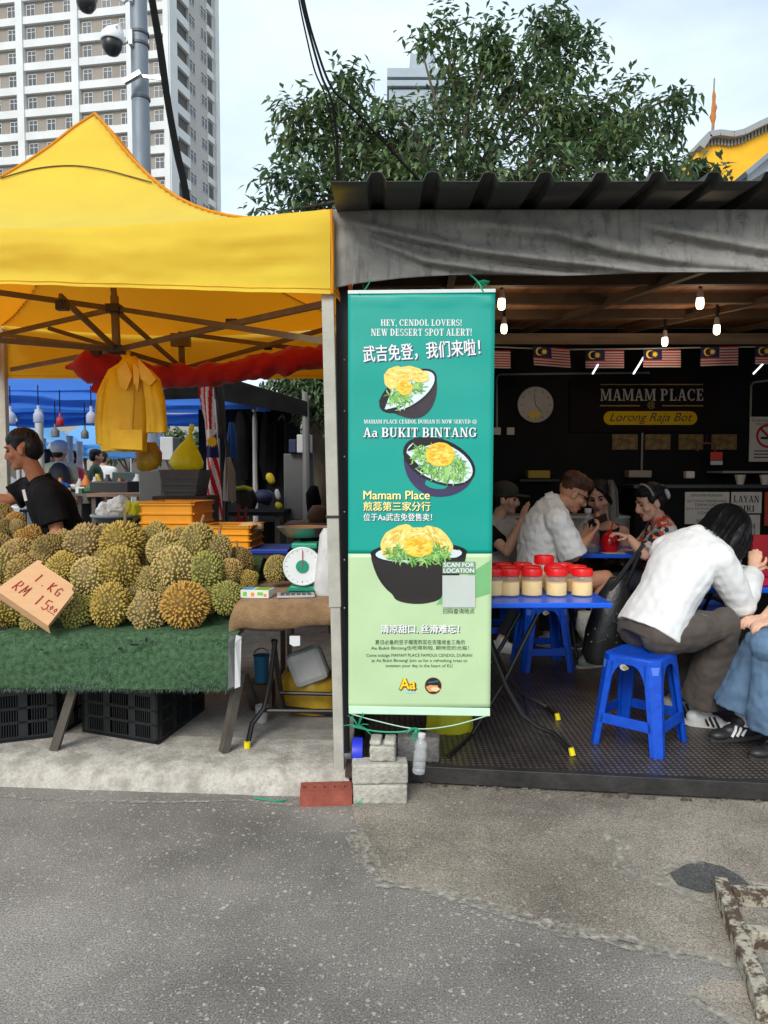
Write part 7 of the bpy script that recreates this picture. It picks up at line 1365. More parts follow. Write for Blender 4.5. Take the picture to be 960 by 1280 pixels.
A = Art(pf_, .0006); A.ellipse(541.5, 857, 10.5, 10.5, 0, 0); A.ellipse(541.5, 857, 9.3, 9.3, 0, 1, dh=.0003); A.ellipse(541.5, 860.5, 8.2, 4.2, R(5), 2, dh=.0006, wob=.3); A.ellipse(543.5, 861, 5, 2.4, 0, 3, dh=.0009, wob=.3); A.shape([(535, 852), (548, 850), (548, 852), (535, 854)], 4, .0009); A.build('round_logo', [plain('logo_maroon', S(110, 35, 35), .5), plain('logo_dark', S(28, 30, 34), .5), plain('logo_tan', S(215, 150, 95), .5), plain('logo_cream', S(238, 205, 160), .5), plain('logo_teal', S(40, 100, 95), .5)], bw)
# banner cords
M_grs = plain('green_raffia', S(40, 150, 110), .5); M_whs = plain('pale_cord', S(170, 205, 180), .6)
def cord(pts, m, lab, r=.0028, name='cord'): return cable(name, pts, r, lab, 'cords tying the banner', m, 5)
cord([BP(438, 892), BP(470, 900, .01), BP(520, 909, .02), BP(565, 905, .02), BP(611, 894)], M_whs, 'pale green cord sagging under the bottom rail of the banner')
cord([BP(440, 912, -.04), BP(470, 914, .0), BP(500, 913, .02), BP(520, 909, .022)], M_grs, 'green cord running from the post to the hanging bottle', .004)
cord([BP(449, 368, .006), BP(456, 360, -.02), P(464, 349, 3.40)], M_grs, 'green cord tying the left end of the banner top', .003); cord([BP(604, 365, .006), BP(597, 352, 0), P(588, 344, 3.37)], M_grs, 'green cord tying the right end of the banner top', .004)
def raffia(lab, x, y, Y, n_, L_, ang, m=M_grs, sp=.8):
    rnd = random.Random(int(x)); b = MB(); o = P(x, y, Y)
    for i in range(n_): a = ang + rnd.gauss(0, sp); l_ = L_ * rnd.uniform(.5, 1.1); d = V((cos(a), rnd.uniform(-.3, .1), sin(a))); b.tube([o, o + d * l_ * .5 + V((0, 0, .004)), o + d * l_ + V((0, 0, -.006))], .0018, 4)
    return one(b, 'raffia_knot', m, lab, 'cord', 'knots of green raffia')
raffia('frayed green knot under the left end of the banner', 448, 908, 3.33, 16, .07, R(90), sp=1.4); raffia('frayed green knot above the hanging bottle', 521, 910, 3.30, 12, .07, R(250), sp=.6); raffia('green raffia tail tied across the lower concrete block', 466, 986, 3.245, 14, .10, R(222), sp=.12); raffia('frayed green knot at the right of the banner top', 597, 352, 3.35, 12, .05, R(-40), sp=.7)
cord([P(362, 1000, 3.29), G(345, 1001, .012), G(318, 997, .012)], M_grs, 'green cord end lying on the kerb left of the red brick', .004)
# ------------------------------------------------------------------ bricks and blocks at its foot
M_brk = mat('red_clay_brick', S(146, 80, 66), .85, var=.25, scale=20, bump=.4, bscale=90, spec=.2)
def brickbox(): return None
rb_ = thing('red_brick', 'red perforated brick lying under the foot of the yellow tent', 'brick', V((-.232, 3.36, 0))); bq = MB(); L0, L1 = G(375, 1009, 0), G(440, 1007, 0); ln = (L1 - L0).length; ux = (L1 - L0).normalized(); uy = V((-ux.y, ux.x, 0)); hz = .068; dp = .105
def bb2(x0, x1, y0, y1, z0=0, z1=hz): bq.prism([L0 + ux * x0 + uy * y0 + V((0, 0, z0)), L0 + ux * x1 + uy * y0 + V((0, 0, z0)), L0 + ux * x1 + uy * y1 + V((0, 0, z0)), L0 + ux * x0 + uy * y1 + V((0, 0, z0))], V((0, 0, z1 - z0)))
bb2(0, ln, 0, .04); bb2(0, ln, .068, dp); cw = ln / 5
for k in range(6): c = ln * k / 5; bb2(max(0, c - .013), min(ln, c + .013), .0401, .0679, 0, hz - .0005)
bb2(.001, ln - .001, .0402, .0678, 0, .02); bq.build('body', M_brk, rb_)
def blk(name, lab, p0, p1, dep, z0, h, m, slot=False, bev=.009):
    t = MB(); u = (p1 - p0).normalized(); w_ = V((-u.y, u.x, 0)); Lk = (p1 - p0).length
    def bx(a, c, d, e, z_0, z_1): t.prism([p0 + u * a + w_ * d + V((0, 0, z_0)), p0 + u * c + w_ * d + V((0, 0, z_0)), p0 + u * c + w_ * e + V((0, 0, z_0)), p0 + u * a + w_ * e + V((0, 0, z_0))], V((0, 0, z_1 - z_0)))
    bx(0, Lk, 0, dep, 0, h if not slot else h * .75)
    if slot: bx(0, Lk * .44, 0, dep, h * .75 + .0001, h); bx(Lk * .56, Lk, 0, dep, h * .75 + .0001, h)
    o = one(t, name, m, lab, 'block', 'concrete blocks at the foot of the banner', base=p0 + u * Lk / 2 + w_ * dep / 2, bevel=bev)
    q = o.modifiers.new('d', 'SUBSURF'); q.subdivision_type = 'SIMPLE'; q.levels = q.render_levels = 4; tx = bpy.data.textures.get('pitting') or bpy.data.textures.new('pitting', 'CLOUDS'); tx.noise_scale = .02; q = o.modifiers.new('p', 'DISPLACE'); q.texture = tx; q.strength = .006; q.mid_level = .5
    return o
lo0, lo1 = G(441, 1006, 0), G(509, 1006, 0); zt1 = .0875
blk('concrete_block', 'lower pale concrete block on the road beside the red brick', lo0, lo1, .10, 0, zt1, M_block); up0, up1 = V((lo0.x - .002, lo0.y, zt1 + .002)), V((lo1.x + .004, lo1.y + .01, zt1 + .002))
blk('concrete_block', 'pale concrete block stacked on the lower one', up0, up1, .10, 0, .09, M_block)
s0 = V((P(461, 0, 3.30).x, 3.27, zt1 + .094)); blk('concrete_block', 'small slotted grey block on top of the pale pair', s0, s0 + V((.115, -.01, 0)), .10, 0, .095, M_block, True)
s1 = G(497, 956, DZ + .001); s1.y = 3.50; blk('concrete_block', 'dark grey block lying on the platform behind the hanging bottle', s1, s1 + V((.20, -.02, 0)), .09, 0, .12, M_blockd)
bwz = V((P(447, 0, 3.36).x, 3.40, 0)); cT = P(447, 940, 3.38); tp_ = thing('tape_roll', 'blue roll standing on edge beside the slotted block', 'roll', cT - V((0, 0, .068))); My = Matrix.Rotation(R(90), 3, 'Y')
b = MB(); b.lathe([(.045, -.024), (.066, -.024), (.068, 0), (.066, .024), (.045, .024)], cT, 26, My @ Matrix.Rotation(0, 3, 'X')); b.build('body', plain('blue_tape', S(40, 52, 190), .4), tp_, smooth=40); b = MB(); b.lathe([(.02, -.022), (.044, -.02), (.044, .02), (.02, .022)], cT, 18, My); b.build('core', plain('roll_core', (.05, .05, .06), .5), tp_, smooth=40)
b = MB(); q = cT - V((0, 0, .068)); b.box((q.x - .01, q.y + .01, (q.z + .09) / 2), (.09, .16, max(.02, q.z - .092))); one(b, 'timber_offcut', plain('dark_timber', (.06, .04, .03), .9), 'dark timber offcut under the blue roll', 'timber')
hb_ = thing('hanging_bottle', 'small empty clear water bottle hung upright from the green cord', 'bottle', P(524, 967, 3.27)); c = P(523, 966, 3.27); k = 3.27 / F; hgt = 51 * k
b = MB(); b.lathe([(r * k * 1.0, hgt * z) for r, z in ((7.2, 0), (8.2, .03), (8.2, .12), (7.5, .14), (8.2, .17), (8.2, .3), (7.4, .32), (8.2, .35), (8.2, .52), (7, .6), (8, .68), (7.5, .76), (5.5, .84), (3.4, .89), (3.2, .92))], c, 20, Matrix.Rotation(R(5), 3, 'Y')); b.build('body', mat('bottle_pet', (.72, .74, .76), .12, alpha=.27, spec=.8, var=.1, scale=30), hb_, smooth=40)
b = MB(); b.lathe([(4.6 * k, .90 * hgt), (4.8 * k, .91 * hgt), (4.8 * k, 1.0 * hgt), (4 * k, 1.01 * hgt)], c, 14, Matrix.Rotation(R(5), 3, 'Y')); b.build('lid', plain('white_cap', (.6, .6, .6), .4), hb_, smooth=40)
# rusty welded frame lying on the road at bottom right
M_rust = bpy.data.materials.new('peeling_rusty_paint'); M_rust.use_nodes = True; n, l, q = nodes(M_rust); q.inputs['Roughness'].default_value = .8; tcn = n.new('ShaderNodeTexCoord')
c1 = mixc(nzz(16, (1, 1, 1), .46, .525, 8)[0], (.40, .37, .29), (.085, .055, .037)); c1 = mixc(nzz(60, (1, 1, 1), .55, .7)[0], c1, (.05, .035, .028)); l.new(c1, q.inputs['Base Color']); bpn = n.new('ShaderNodeBump'); bpn.inputs['Strength'].default_value = .6; bpn.inputs['Distance'].default_value = .003; l.new(nzz(16, (1, 1, 1), 0, 1)[1], bpn.inputs['Height']); l.new(bpn.outputs[0], q.inputs['Normal'])
rf = thing('steel_frame', 'rusty square tube frame with peeling cream paint lying on the road', 'frame', G(925, 1190, 0)); zf = .032
def ftube(a, c, w_=.046, h_=.062, z=.033): b = MB(); p_, q = G(*a, 0), G(*c, 0); p_.z = q.z = z; b.bar(p_, q, w_, h_); b.build('tube', M_rust, rf, bevel=.004)
ftube((900, 1118), (957, 1280)); ftube((914, 1130), (1100, 1138), .044, .055, .030); ftube((929, 1182), (1130, 1192), .044, .055, .030); ftube((953, 1262), (1180, 1268), .044, .055, .030)
# ================================================================== PEOPLE
def skinm(name, c):
    m = mat(name, c, .55, var=.10, scale=25, spec=.32, bump=.08, bscale=220); q = nodes(m)[2]; q.inputs['Subsurface Weight'].default_value = .18; q.inputs['Subsurface Scale'].default_value = .012; return m
SK1, SK2, SK3 = skinm('skin_tan', S(196, 142, 112)), skinm('skin_light', S(222, 176, 150)), skinm('skin_brown', S(168, 112, 82))
def hairm(name, c): return mat(name, c, .5, var=.5, scale=40, spec=.28, bump=.5, bscale=90, stretch=(1, 1, .15))
H_blk, H_red, H_dkb = hairm('hair_black', (.007, .007, .008)), hairm('hair_reddish_brown', (.075, .028, .016)), hairm('hair_dark_brown', (.02, .015, .012))
M_eye, M_lip = plain('eye_dark', (.02, .015, .012), .2), plain('lip', S(178, 95, 88), .5)
UP = V((0, 0, 1))
def hand(b, wr, d, n, side=1, curl=.5, sc=.95):
    d = d.normalized(); n = (n - d * n.dot(d)).normalized(); s_ = d.cross(n) * side
    for i, (kl, off, fl) in enumerate(((.086, .030, .068), (.091, .010, .078), (.087, -.010, .072), (.078, -.029, .056))):
        k0 = wr + s_ * off * .55 * sc + d * .012; k1 = wr + (d * kl + s_ * off) * sc; b.cap(k0, k1, .0135, .0115, 8); p_ = k1; a = curl * .55
        for j, f in enumerate((.45, .31, .24)):
            dd = d * cos(a) + n * sin(a); q = p_ + dd * fl * f * sc; b.cap(p_, q, (.0092, .0085, .0076)[j], (.0085, .0076, .0062)[j], 8); p_ = q; a += curl
    p_ = wr + (d * .022 + s_ * .022) * sc
    for j, (lv, r0, r1) in enumerate(((.044, .014, .0115), (.032, .0108, .0095), (.025, .0095, .0075))):
        dd = (d * (.55 + .25 * j) + s_ * (.75 - .35 * j) + n * (.35 + .15 * j)).normalized(); q = p_ + dd * lv * sc; b.cap(p_, q, r0, r1, 8); p_ = q
def person(label, J, shirt=None, sleeve=.55, trous=None, tlen=1.95, shoes=None, skin=SK1, hair=H_blk, hstyle='short', hs=1.0, vox=.006, thick=1.0, tr_r=1.0, hem_r=None, group=None, curl=(.5, .5), hd=None, palms=None, loose=.014, folds=.007, untuck=.06, sleeve_r=1.0, strap=False):
    hip, neck, head, face = J['hip'], J['neck'], J['head'], J['face'].normalized()
    shL, shR, elL, elR, wrL, wrR = (J[k] for k in ('shL', 'shR', 'elL', 'elR', 'wrL', 'wrR')); hL, hR, kL, kR, aL, aR = (J[k] for k in ('hL', 'hR', 'kL', 'kR', 'aL', 'aR'))
    ftL, ftR = J['fL'], J['fR']; base = V((hip.x, hip.y, min(aL.z, aR.z) - .08)); t = thing('person', label, 'person', base, group)
    hup = J.get('hup', (head - neck)); hup = (hup - face * hup.dot(face)).normalized(); hx = face.cross(hup).normalized(); HM = Matrix((hx, face, hup)).transposed() * hs
    hp = lambda x, y, z: head + HM @ V((x, y, z))
    spine = (neck - hip).normalized(); acr_s = (shR - shL); acr_s = (acr_s - spine * acr_s.dot(spine)).normalized(); acr_h = (hR - hL); acr_h = (acr_h - spine * acr_h.dot(spine)).normalized()
    bow = J.get('bow', 0.0)
    def ring(f, rx, ry, e=0):
        ac = acr_h.lerp(acr_s, f).normalized(); fw = spine.cross(ac) * -1; fw = spine.cross(ac); fw = -fw if fw.dot(face) < -.2 and False else fw
        c = hip.lerp(neck, f) - J['front'] * bow * sin(pi * min(1, max(0, f))); return [c + ac * cos(a) * (rx * thick + e) + fw * sin(a) * (ry * thick + e) for a in [2 * pi * k / 20 for k in range(20)]]
    TR = [(-.10, .15, .10), (-.02, .168, .118), (.18, .155, .11), (.4, .152, .108), (.62, .168, .115), (.8, .175, .105), (.92, .14, .082), (1.0, .062, .058)]
    b = MB(); b.loft([ring(f, rx * .96, ry * .96) for f, rx, ry in TR])
    b.cap(neck - spine * .03, head - HM @ V((0, .012, .05)), .056 * hs, .052 * hs); b.cap(shL, shR, .062, .062)
    for sh, el, wr in ((shL, elL, wrL), (shR, elR, wrR)): b.chain([sh, sh.lerp(el, .5), el, el.lerp(wr, .35), wr], [.056 * thick, .047 * thick, .039, .041, .026])
    for h_, k_, a_, f_ in ((hL, kL, aL, ftL), (hR, kR, aR, ftR)): b.chain([h_, h_.lerp(k_, .5), k_, k_.lerp(a_, .35), a_], [.085, .075, .055, .054, .036]); b.cap(a_ - UP * .03, a_ - UP * .055 + f_ * .12, .031, .02)
    hd = hd or {}
    for sd_, wr, el, cu in ((1, wrL, elL, curl[0]), (-1, wrR, elR, curl[1])):
        dv = hd.get(sd_, (wr - el)); nv = (palms or {}).get(sd_, V((0, .1, -1))); hand(b, wr, dv, nv, sd_, cu)
    # head
    b.ell(hp(0, -.012, .035), (.076, .097, .098), HM); b.ell(hp(0, .018, -.028), (.063, .075, .078), HM); b.ell(hp(0, .05, -.078), (.038, .038, .034), HM); b.ell(hp(0, .07, -.095), (.02, .02, .016), HM)
    b.chain([hp(0, .088, .022), hp(0, .106, -.022), hp(0, .100, -.034)], [.011 * hs, .016 * hs, .012 * hs], 8); b.ell(hp(.012, .092, -.032), .011 * hs, None, 8); b.ell(hp(-.012, .092, -.032), .011 * hs, None, 8)
    for s_ in (-1, 1): b.ell(hp(s_ * .078, -.008, -.008), (.012, .022, .033), HM, 10); b.ell(hp(s_ * .045, .055, -.02), (.028, .03, .026), HM, 10); b.ell(hp(s_ * .03, .078, .032), (.026, .014, .010), HM, 8)
    b.organic('body', skin, t, vox, 3)
    for s_ in (-1, 1):
        e = MB(); e.ell(hp(s_ * .031, .0815, .010), (.0135, .0085, .0065), HM, 10); e.build('eye', M_eye, t, smooth=True)
        e = MB(); e.chain([hp(s_ * .014, .094, .034), hp(s_ * .032, .091, .040), hp(s_ * .052, .074, .034)], [.004 * hs, .005 * hs, .003 * hs], 6); e.build('eyebrow', hair, t, smooth=True)
    e = MB(); e.ell(hp(0, .088, -.058), (.022, .011, .0065), HM, 12); e.ell(hp(0, .087, -.067), (.019, .011, .006), HM, 12); e.build('mouth', M_lip, t, smooth=True)
    if hstyle:
        e = MB()
        if hstyle in ('short', 'long', 'bun', 'fluffy', 'crop'):
            th = {'fluffy': .016, 'crop': .004}.get(hstyle, .006)
            e.ell(hp(0, -.012 if hstyle == 'crop' else -.024, .066), (.078 + th, .095 + th, .072 + th), HM, 20); e.ell(hp(0, -.055, .01), (.073 + th, .062 + th, .085 + th), HM, 20)
            for s_ in (-1, 1): e.ell(hp(s_ * .066, .008, .035), (.016, .03, .042), HM, 10)
            if hstyle in ('short', 'fluffy'): e.ell(hp(.0, .045, .098), (.062, .042, .028 + th * .6), HM, 14)
        if hstyle == 'fade':
            e.ell(hp(0, -.018, .078), (.087, .102, .070), HM, 20); e.ell(hp(0, .05, .10), (.066, .05, .042), HM, 14); e.ell(hp(0, -.052, .035), (.076, .055, .058), HM, 16)
        if hstyle == 'bun': e.ell(hp(0, -.115, .045), (.045, .04, .045), HM, 14); e.ell(hp(0, .04, .085), (.066, .045, .03), HM, 14)
        if hstyle == 'parted':
            e.ell(hp(0, -.026, .062), (.086, .098, .078), HM, 20); e.ell(hp(0, -.06, .0), (.08, .06, .09), HM, 20)
            for s_ in (-1, 1): e.chain([hp(s_ * .02, .075, .105), hp(s_ * .062, .066, .06), hp(s_ * .082, .03, 0), hp(s_ * .082, -.01, -.06)], [.016, .02, .02, .014])
        if hstyle == 'bob':
            e.ell(hp(0, -.02, .05), (.105, .12, .105), HM, 20); e.ell(hp(0, -.045, -.03), (.105, .085, .11), HM, 20)
            for s_ in (-1, 1):
                for q in range(4): e.chain([hp(s_ * .08, .06 - q * .04, .06), hp(s_ * .098, .055 - q * .04, -.03), hp(s_ * .088, .06 - q * .035, -.125 - .012 * q)], [.03, .03, .014])
            e.chain([hp(0, .09, .10), hp(.02, .1, .03)], [.03, .015])
        rnd = random.Random(len(label))
        e.organic('hair', hair, t, vox * .9, 8 if hstyle == 'bob' else 3, lambda c: (.0025 if hstyle == 'bob' else .0035) * noise.noise(V((c.x * 75, c.y * 75, c.z * 12))) + (.001 if hstyle == 'bob' else .005) * noise.noise(c * 22))
        if vox < .01:
            st = MB(); hv = [(v.co + base, v.normal.copy()) for v in bpy.data.meshes[t.children[-1].data.name].vertices] if t.children[-1].name.startswith('hair') else []
            if hstyle == 'bob':
                for i in range(620):
                    ph = rnd.uniform(pi * .02, pi * 1.98); r0 = 1.0 + rnd.uniform(-.035, .03); pts = []; drop = rnd.uniform(-.15, -.09)
                    for k in range(9):
                        th = pi * (.02 + .62 * k / 8); x, y, z = .112 * r0 * sin(min(th, pi * .55)) * sin(ph), -.025 + .128 * r0 * sin(min(th, pi * .55)) * -cos(ph), .05 + .112 * r0 * cos(th)
                        if th > pi * .5: z = .05 + (drop - .05) * (th - pi * .5) / (pi * .14)
                        if y > .08: y = .08 + (y - .08) * .6
                        pts.append(hp(x + .004 * noise.noise(V((k * .4, ph * 9, 0))), y, z))
                    st.tube(pts, [.0008] * 8 + [.0003], 3, False)
            elif hv:
                for i in range(1500):
                    p_, n_ = rnd.choice(hv); d = (n_ * .55 + HM @ V((0, -.5, -.35)) + V((rnd.gauss(0, .25), rnd.gauss(0, .25), rnd.gauss(0, .25)))).normalized() * rnd.uniform(.007, .02); s_ = d.cross(n_).normalized() * .0011 if d.cross(n_).length > 1e-6 else V((.001, 0, 0))
                    st.add([p_ - n_ * .002 - s_, p_ - n_ * .002 + s_, p_ + d], [(0, 1, 2)])
            if st.v: st.build('hair_strands', hair, t, fix=False)
    if shirt:
        e = MB(); lo = -untuck; n_ = [(lo, .166, .122)] + [(f, rx, ry) for f, rx, ry in TR[1:7] if f > lo] + [(1.0 if not strap else .86, .076, .07)]
        e.loft([ring(f, rx, ry, loose + (.016 if f < .12 else .014 if f < .3 else 0)) for f, rx, ry in n_]); 
        if not strap: e.cap(shL.lerp(shR, .04), shR.lerp(shL, .04), .068 + loose * .4, None); e.cap(neck - spine * .02, shL - spine * .0, .062 + loose, .066 + loose); e.cap(neck - spine * .02, shR, .062 + loose, .066 + loose)
        if sleeve:
            for sh, el, wr in ((shL, elL, wrL), (shR, elR, wrR)):
                if sleeve <= 1: pts = [sh, sh.lerp(el, sleeve * .5), sh.lerp(el, sleeve)]; rs = [.064, .062, .064]
                else: pts = [sh, sh.lerp(el, .5), el, el.lerp(wr, .5 * (sleeve - 1)), el.lerp(wr, sleeve - 1)]; rs = [.064, .058, .052, .050, .044]
                rs = [r * sleeve_r * thick + loose * .5 for r in rs]
                e.tube(pts, rs, 14); e.ell(pts[0], rs[0], None, 14); 
                if sleeve > 1: e.ell(el, rs[2], None, 14)
        e.organic('shirt' if not strap else 'top', shirt, t, vox, 16, fold(folds))
        if strap:
            e = MB()
            for a_, c_ in ((.3, 1), (.7, 1)): m_ = shL.lerp(shR, a_); e.chain([m_ + UP * .055 + J['front'] * .02, m_ + UP * .0 + J['front'] * .105, m_ - UP * .07 + J['front'] * .12], [.009, .009, .009], 6)
            e.build('shoulder_strap', shirt, t, smooth=True)
    if trous:
        e = MB(); e.loft([ring(f, rx, ry, .012) for f, rx, ry in ((-.12, .15, .11), (-.03, .172, .125), (.08, .165, .118), (.16, .155, .11))])
        for h_, k_, a_ in ((hL, kL, aL), (hR, kR, aR)):
            if tlen <= 1: pts = [h_, h_.lerp(k_, tlen * .5), h_.lerp(k_, tlen)]; rs = [.102, .098, .096]
            else: hr = hem_r or .062; u = tlen - 1; pts = [h_, h_.lerp(k_, .5), k_, k_.lerp(a_, u * .5), k_.lerp(a_, u)]; rs = [.105, .095, .08, (.08 + hr) / 2, hr]
            rs = [r * tr_r for r in rs[:3]] + rs[3:]; e.tube(pts, rs, 18); e.ell(pts[0], rs[0], None, 14); 
            if tlen > 1: e.ell(k_, rs[2], None, 14)
        e.organic('trousers', trous, t, vox * 1.1, 6, fold(folds * 1.2, (9, 9, 5)))
    if shoes:
        for a_, f_ in ((aL, ftL), (aR, ftR)):
            f_ = f_.normalized(); s_ = f_.cross(UP).normalized(); u_ = s_.cross(f_).normalized(); FM = Matrix((s_, f_, u_)).transposed(); c = a_ - UP * .055
            e = MB(); e.ell(c - f_ * .03 + u_ * .012, (.038, .05, .044), FM); e.ell(c + f_ * .05 + u_ * .008, (.041, .075, .040), FM); e.ell(c + f_ * .125 - u_ * .006, (.043, .068, .030), FM); e.cap(c + u_ * .01, a_ + u_ * .0 + f_ * .012, .046, .048)
            so_ = e.organic('shoe', shoes[0], t, vox, 3)
            e = MB(); ol = []
            for k in range(24): a = 2 * pi * k / 24; ol.append(c + f_ * (.047 + .145 * cos(a)) + s_ * (.044 * sin(a)) * (1 - .12 * cos(a)))
            e.loft([[q - u_ * .036 for q in ol], [q - u_ * .014 for q in ol]]); e.build('sole', shoes[1], so_, smooth=40)
            if len(shoes) > 2:
                for sd_ in (-1, 1):
                    e = MB()
                    for k in range(3):
                        o = c + f_ * (.035 + .028 * k); p0 = o + s_ * sd_ * .0425 - u_ * .008; p1 = o - f_ * .022 + s_ * sd_ * .039 + u_ * .022; p2 = o - f_ * .034 + s_ * sd_ * .026 + u_ * .040; e.tube([p0, p1, p2], .0072, 6, flat=1)
                    e.build('stripe', shoes[2], so_, smooth=True)
    return t, hp, HM
def seated(hip, fwd, lean=.25, hlean=.3, s=1.0, face=None, **k):
    f = V((fwd[0], fwd[1], 0)).normalized(); r = f.cross(UP); ut = UP * cos(lean) + f * sin(lean); J = {'hip': hip, 'front': f}
    J['neck'] = k.get('neck', hip + ut * .50 * s); nk = J['neck']; J['head'] = k.get('head', nk + (UP * cos(hlean) + f * sin(hlean)) * .17 * s); J['face'] = face or (f - UP * .2)
    J['shL'], J['shR'] = nk - ut * .06 - r * .18, nk - ut * .06 + r * .18; J['hL'], J['hR'] = hip - r * .09, hip + r * .09
    J['kL'], J['kR'] = J['hL'] + f * .42 - r * .05, J['hR'] + f * .42 + r * .05
    for a in 'LR': q = J['k' + a] + f * .02; J['a' + a] = V((q.x, q.y, DZ + .085))
    J['fL'] = J['fR'] = f
    for a in 'LR': J['el' + a] = J['sh' + a] + f * .14 - UP * .24; J['wr' + a] = J['el' + a] + f * .22 + UP * .02
    J.update(k)
    for a in 'LR':
        if 'f' + a not in k: J['f' + a] = f
    return J
def standing(x, y, fwd, h=1.66, z0=.113, **k):
    f = V((fwd[0], fwd[1], 0)).normalized(); r = f.cross(UP); q = h / 1.7; o = V((x, y, z0)); J = {'hip': o + UP * .93 * q, 'front': f, 'neck': o + UP * 1.43 * q, 'face': f, 'fL': f, 'fR': f}
    J['head'] = J['neck'] + UP * .16 * q + f * .025
    for a, s_ in (('L', -1), ('R', 1)): J['sh' + a] = J['neck'] - UP * .06 + r * s_ * .18; J['h' + a] = J['hip'] + r * s_ * .09; J['k' + a] = o + UP * .5 * q + r * s_ * .1 + f * .02; J['a' + a] = o + UP * .085 + r * s_ * .1; J['el' + a] = J['sh' + a] + r * s_ * .05 - UP * .28; J['wr' + a] = J['el' + a] - UP * .2 + f * .12
    J.update(k); return J
C_wht = mat('white_knit', (.74, .75, .75), .9, var=.03, scale=40, bump=.25, bscale=260, sheen=.25, spec=.2); C_linen = mat('white_linen', (.80, .795, .78), .85, var=.05, scale=30, bump=.3, bscale=160, stretch=(1, 1, .12)); C_blk = mat('black_polo', (.009, .009, .0105), .9, var=.3, bump=.15, bscale=220, spec=.1)
C_brn = mat('brown_trouser_cloth', (.074, .059, .050), .85, var=.2, scale=10, bump=.2, bscale=150, sheen=.1); C_navy = mat('navy_shorts', (.02, .022, .03), .85); C_tee = mat('pale_grey_tee', (.46, .46, .45), .85, bump=.1)
C_den = mat('blue_denim', S(96, 124, 152), .85, var=.28, scale=5, bump=.5, bscale=340); C_top = mat('black_rib_top', (.014, .012, .014), .8)
SHO_W = (plain('white_leather', (.62, .63, .64), .45), plain('shoe_sole_pale', (.5, .5, .48), .6), plain('black_stripe', (.015, .015, .015), .5)); SHO_B = (plain('black_leather_shoe', (.022, .022, .024), .45), plain('black_sole', (.03, .03, .03), .6), plain('white_stripe', (.72, .72, .72), .5)); SHO_D = (plain('dark_shoe', (.03, .03, .03), .6), plain('pale_sole', (.4, .38, .33), .6))
C_flo = bpy.data.materials.new('floral_print'); C_flo.use_nodes = True; n, l, q = nodes(C_flo); q.inputs['Roughness'].default_value = .8; tcn = n.new('ShaderNodeTexCoord')
vr = n.new('ShaderNodeTexVoronoi'); vr.inputs['Scale'].default_value = 26; nz = n.new('ShaderNodeTexNoise'); nz.inputs['Scale'].default_value = 22; ad = n.new('ShaderNodeVectorMath'); ad.operation = 'MULTIPLY_ADD'; ad.inputs[1].default_value = (.04,) * 3; l.new(tcn.outputs['Object'], nz.inputs['Vector']); l.new(nz.outputs['Color'], ad.inputs[0]); l.new(tcn.outputs['Object'], ad.inputs[2]); l.new(ad.outputs[0], vr.inputs['Vector'])
sp_ = n.new('ShaderNodeSeparateColor'); l.new(vr.outputs['Color'], sp_.inputs[0]); cr_ = n.new('ShaderNodeValToRGB'); cr_.color_ramp.interpolation = 'CONSTANT'; e = cr_.color_ramp.elements
e[0].position = 0; e[0].color = (.55, .53, .5, 1); e[1].position = .3; e[1].color = (*S(205, 70, 45), 1)
for p_, c in ((.46, (.02, .022, .035)), (.6, S(120, 150, 150)), (.74, S(225, 140, 90)), (.84, (.62, .6, .56)), (.93, S(150, 30, 35))): z = e.new(p_); z.color = (*c, 1)
l.new(sp_.outputs[0], cr_.inputs[0]); l.new(cr_.outputs[0], q.inputs['Base Color'])

# seller
sx_ = P(58, 0, 4.72).x
J = standing(sx_, 4.78, (-.93, -.28), 1.66, neck=P(50, 603, 4.68), head=P(29, 563, 4.62), face=V((-.95, -.12, -.22)), hup=V((-.15, 0, 1)), shL=P(58, 619, 4.52), elL=P(72, 664, 4.5), wrL=P(56, 690, 4.42), shR=P(34, 612, 4.86), elR=P(12, 625, 4.8), wrR=P(-32, 624, 4.75), bow=.02)
t, hp, HM = person('stall keeper in a black polo shirt facing left behind the durians', J, C_blk, .80, mat('dark_jeans', (.02, .022, .03), .85), skin=SK3, hstyle='crop', hs=1.0, thick=1.14, shoes=SHO_D, sleeve_r=1.1, hd={1: V((-.5, -.3, -1)), -1: V((-1, 0, 0))}, untuck=.1)
b = MB(); c = P(31, 619, 4.50); b.box(c, (.018, .006, .07), Matrix.Rotation(R(-12), 3, 'Y')); b.build('chest_badge', plain('badge_white', (.6, .55, .55), .6), t)
def collar(J, m, t, r=.070):
    ax = (J['head'] - J['neck']).normalized(); s_, d_, u_ = frame_of(ax); b = MB(); c = J['neck'] + ax * .012; R_ = [[c + (s_ * cos(a) + u_ * sin(a)) * (r + k) + ax * h for k, h in ((.008, -.035), (.004, .02), (-.006, .022), (-.004, -.035))] for a in [2 * pi * i / 24 for i in range(25)]]
    b.loft(R_); b.build('collar', m, t, smooth=60)
collar(J, C_blk, t, .076)

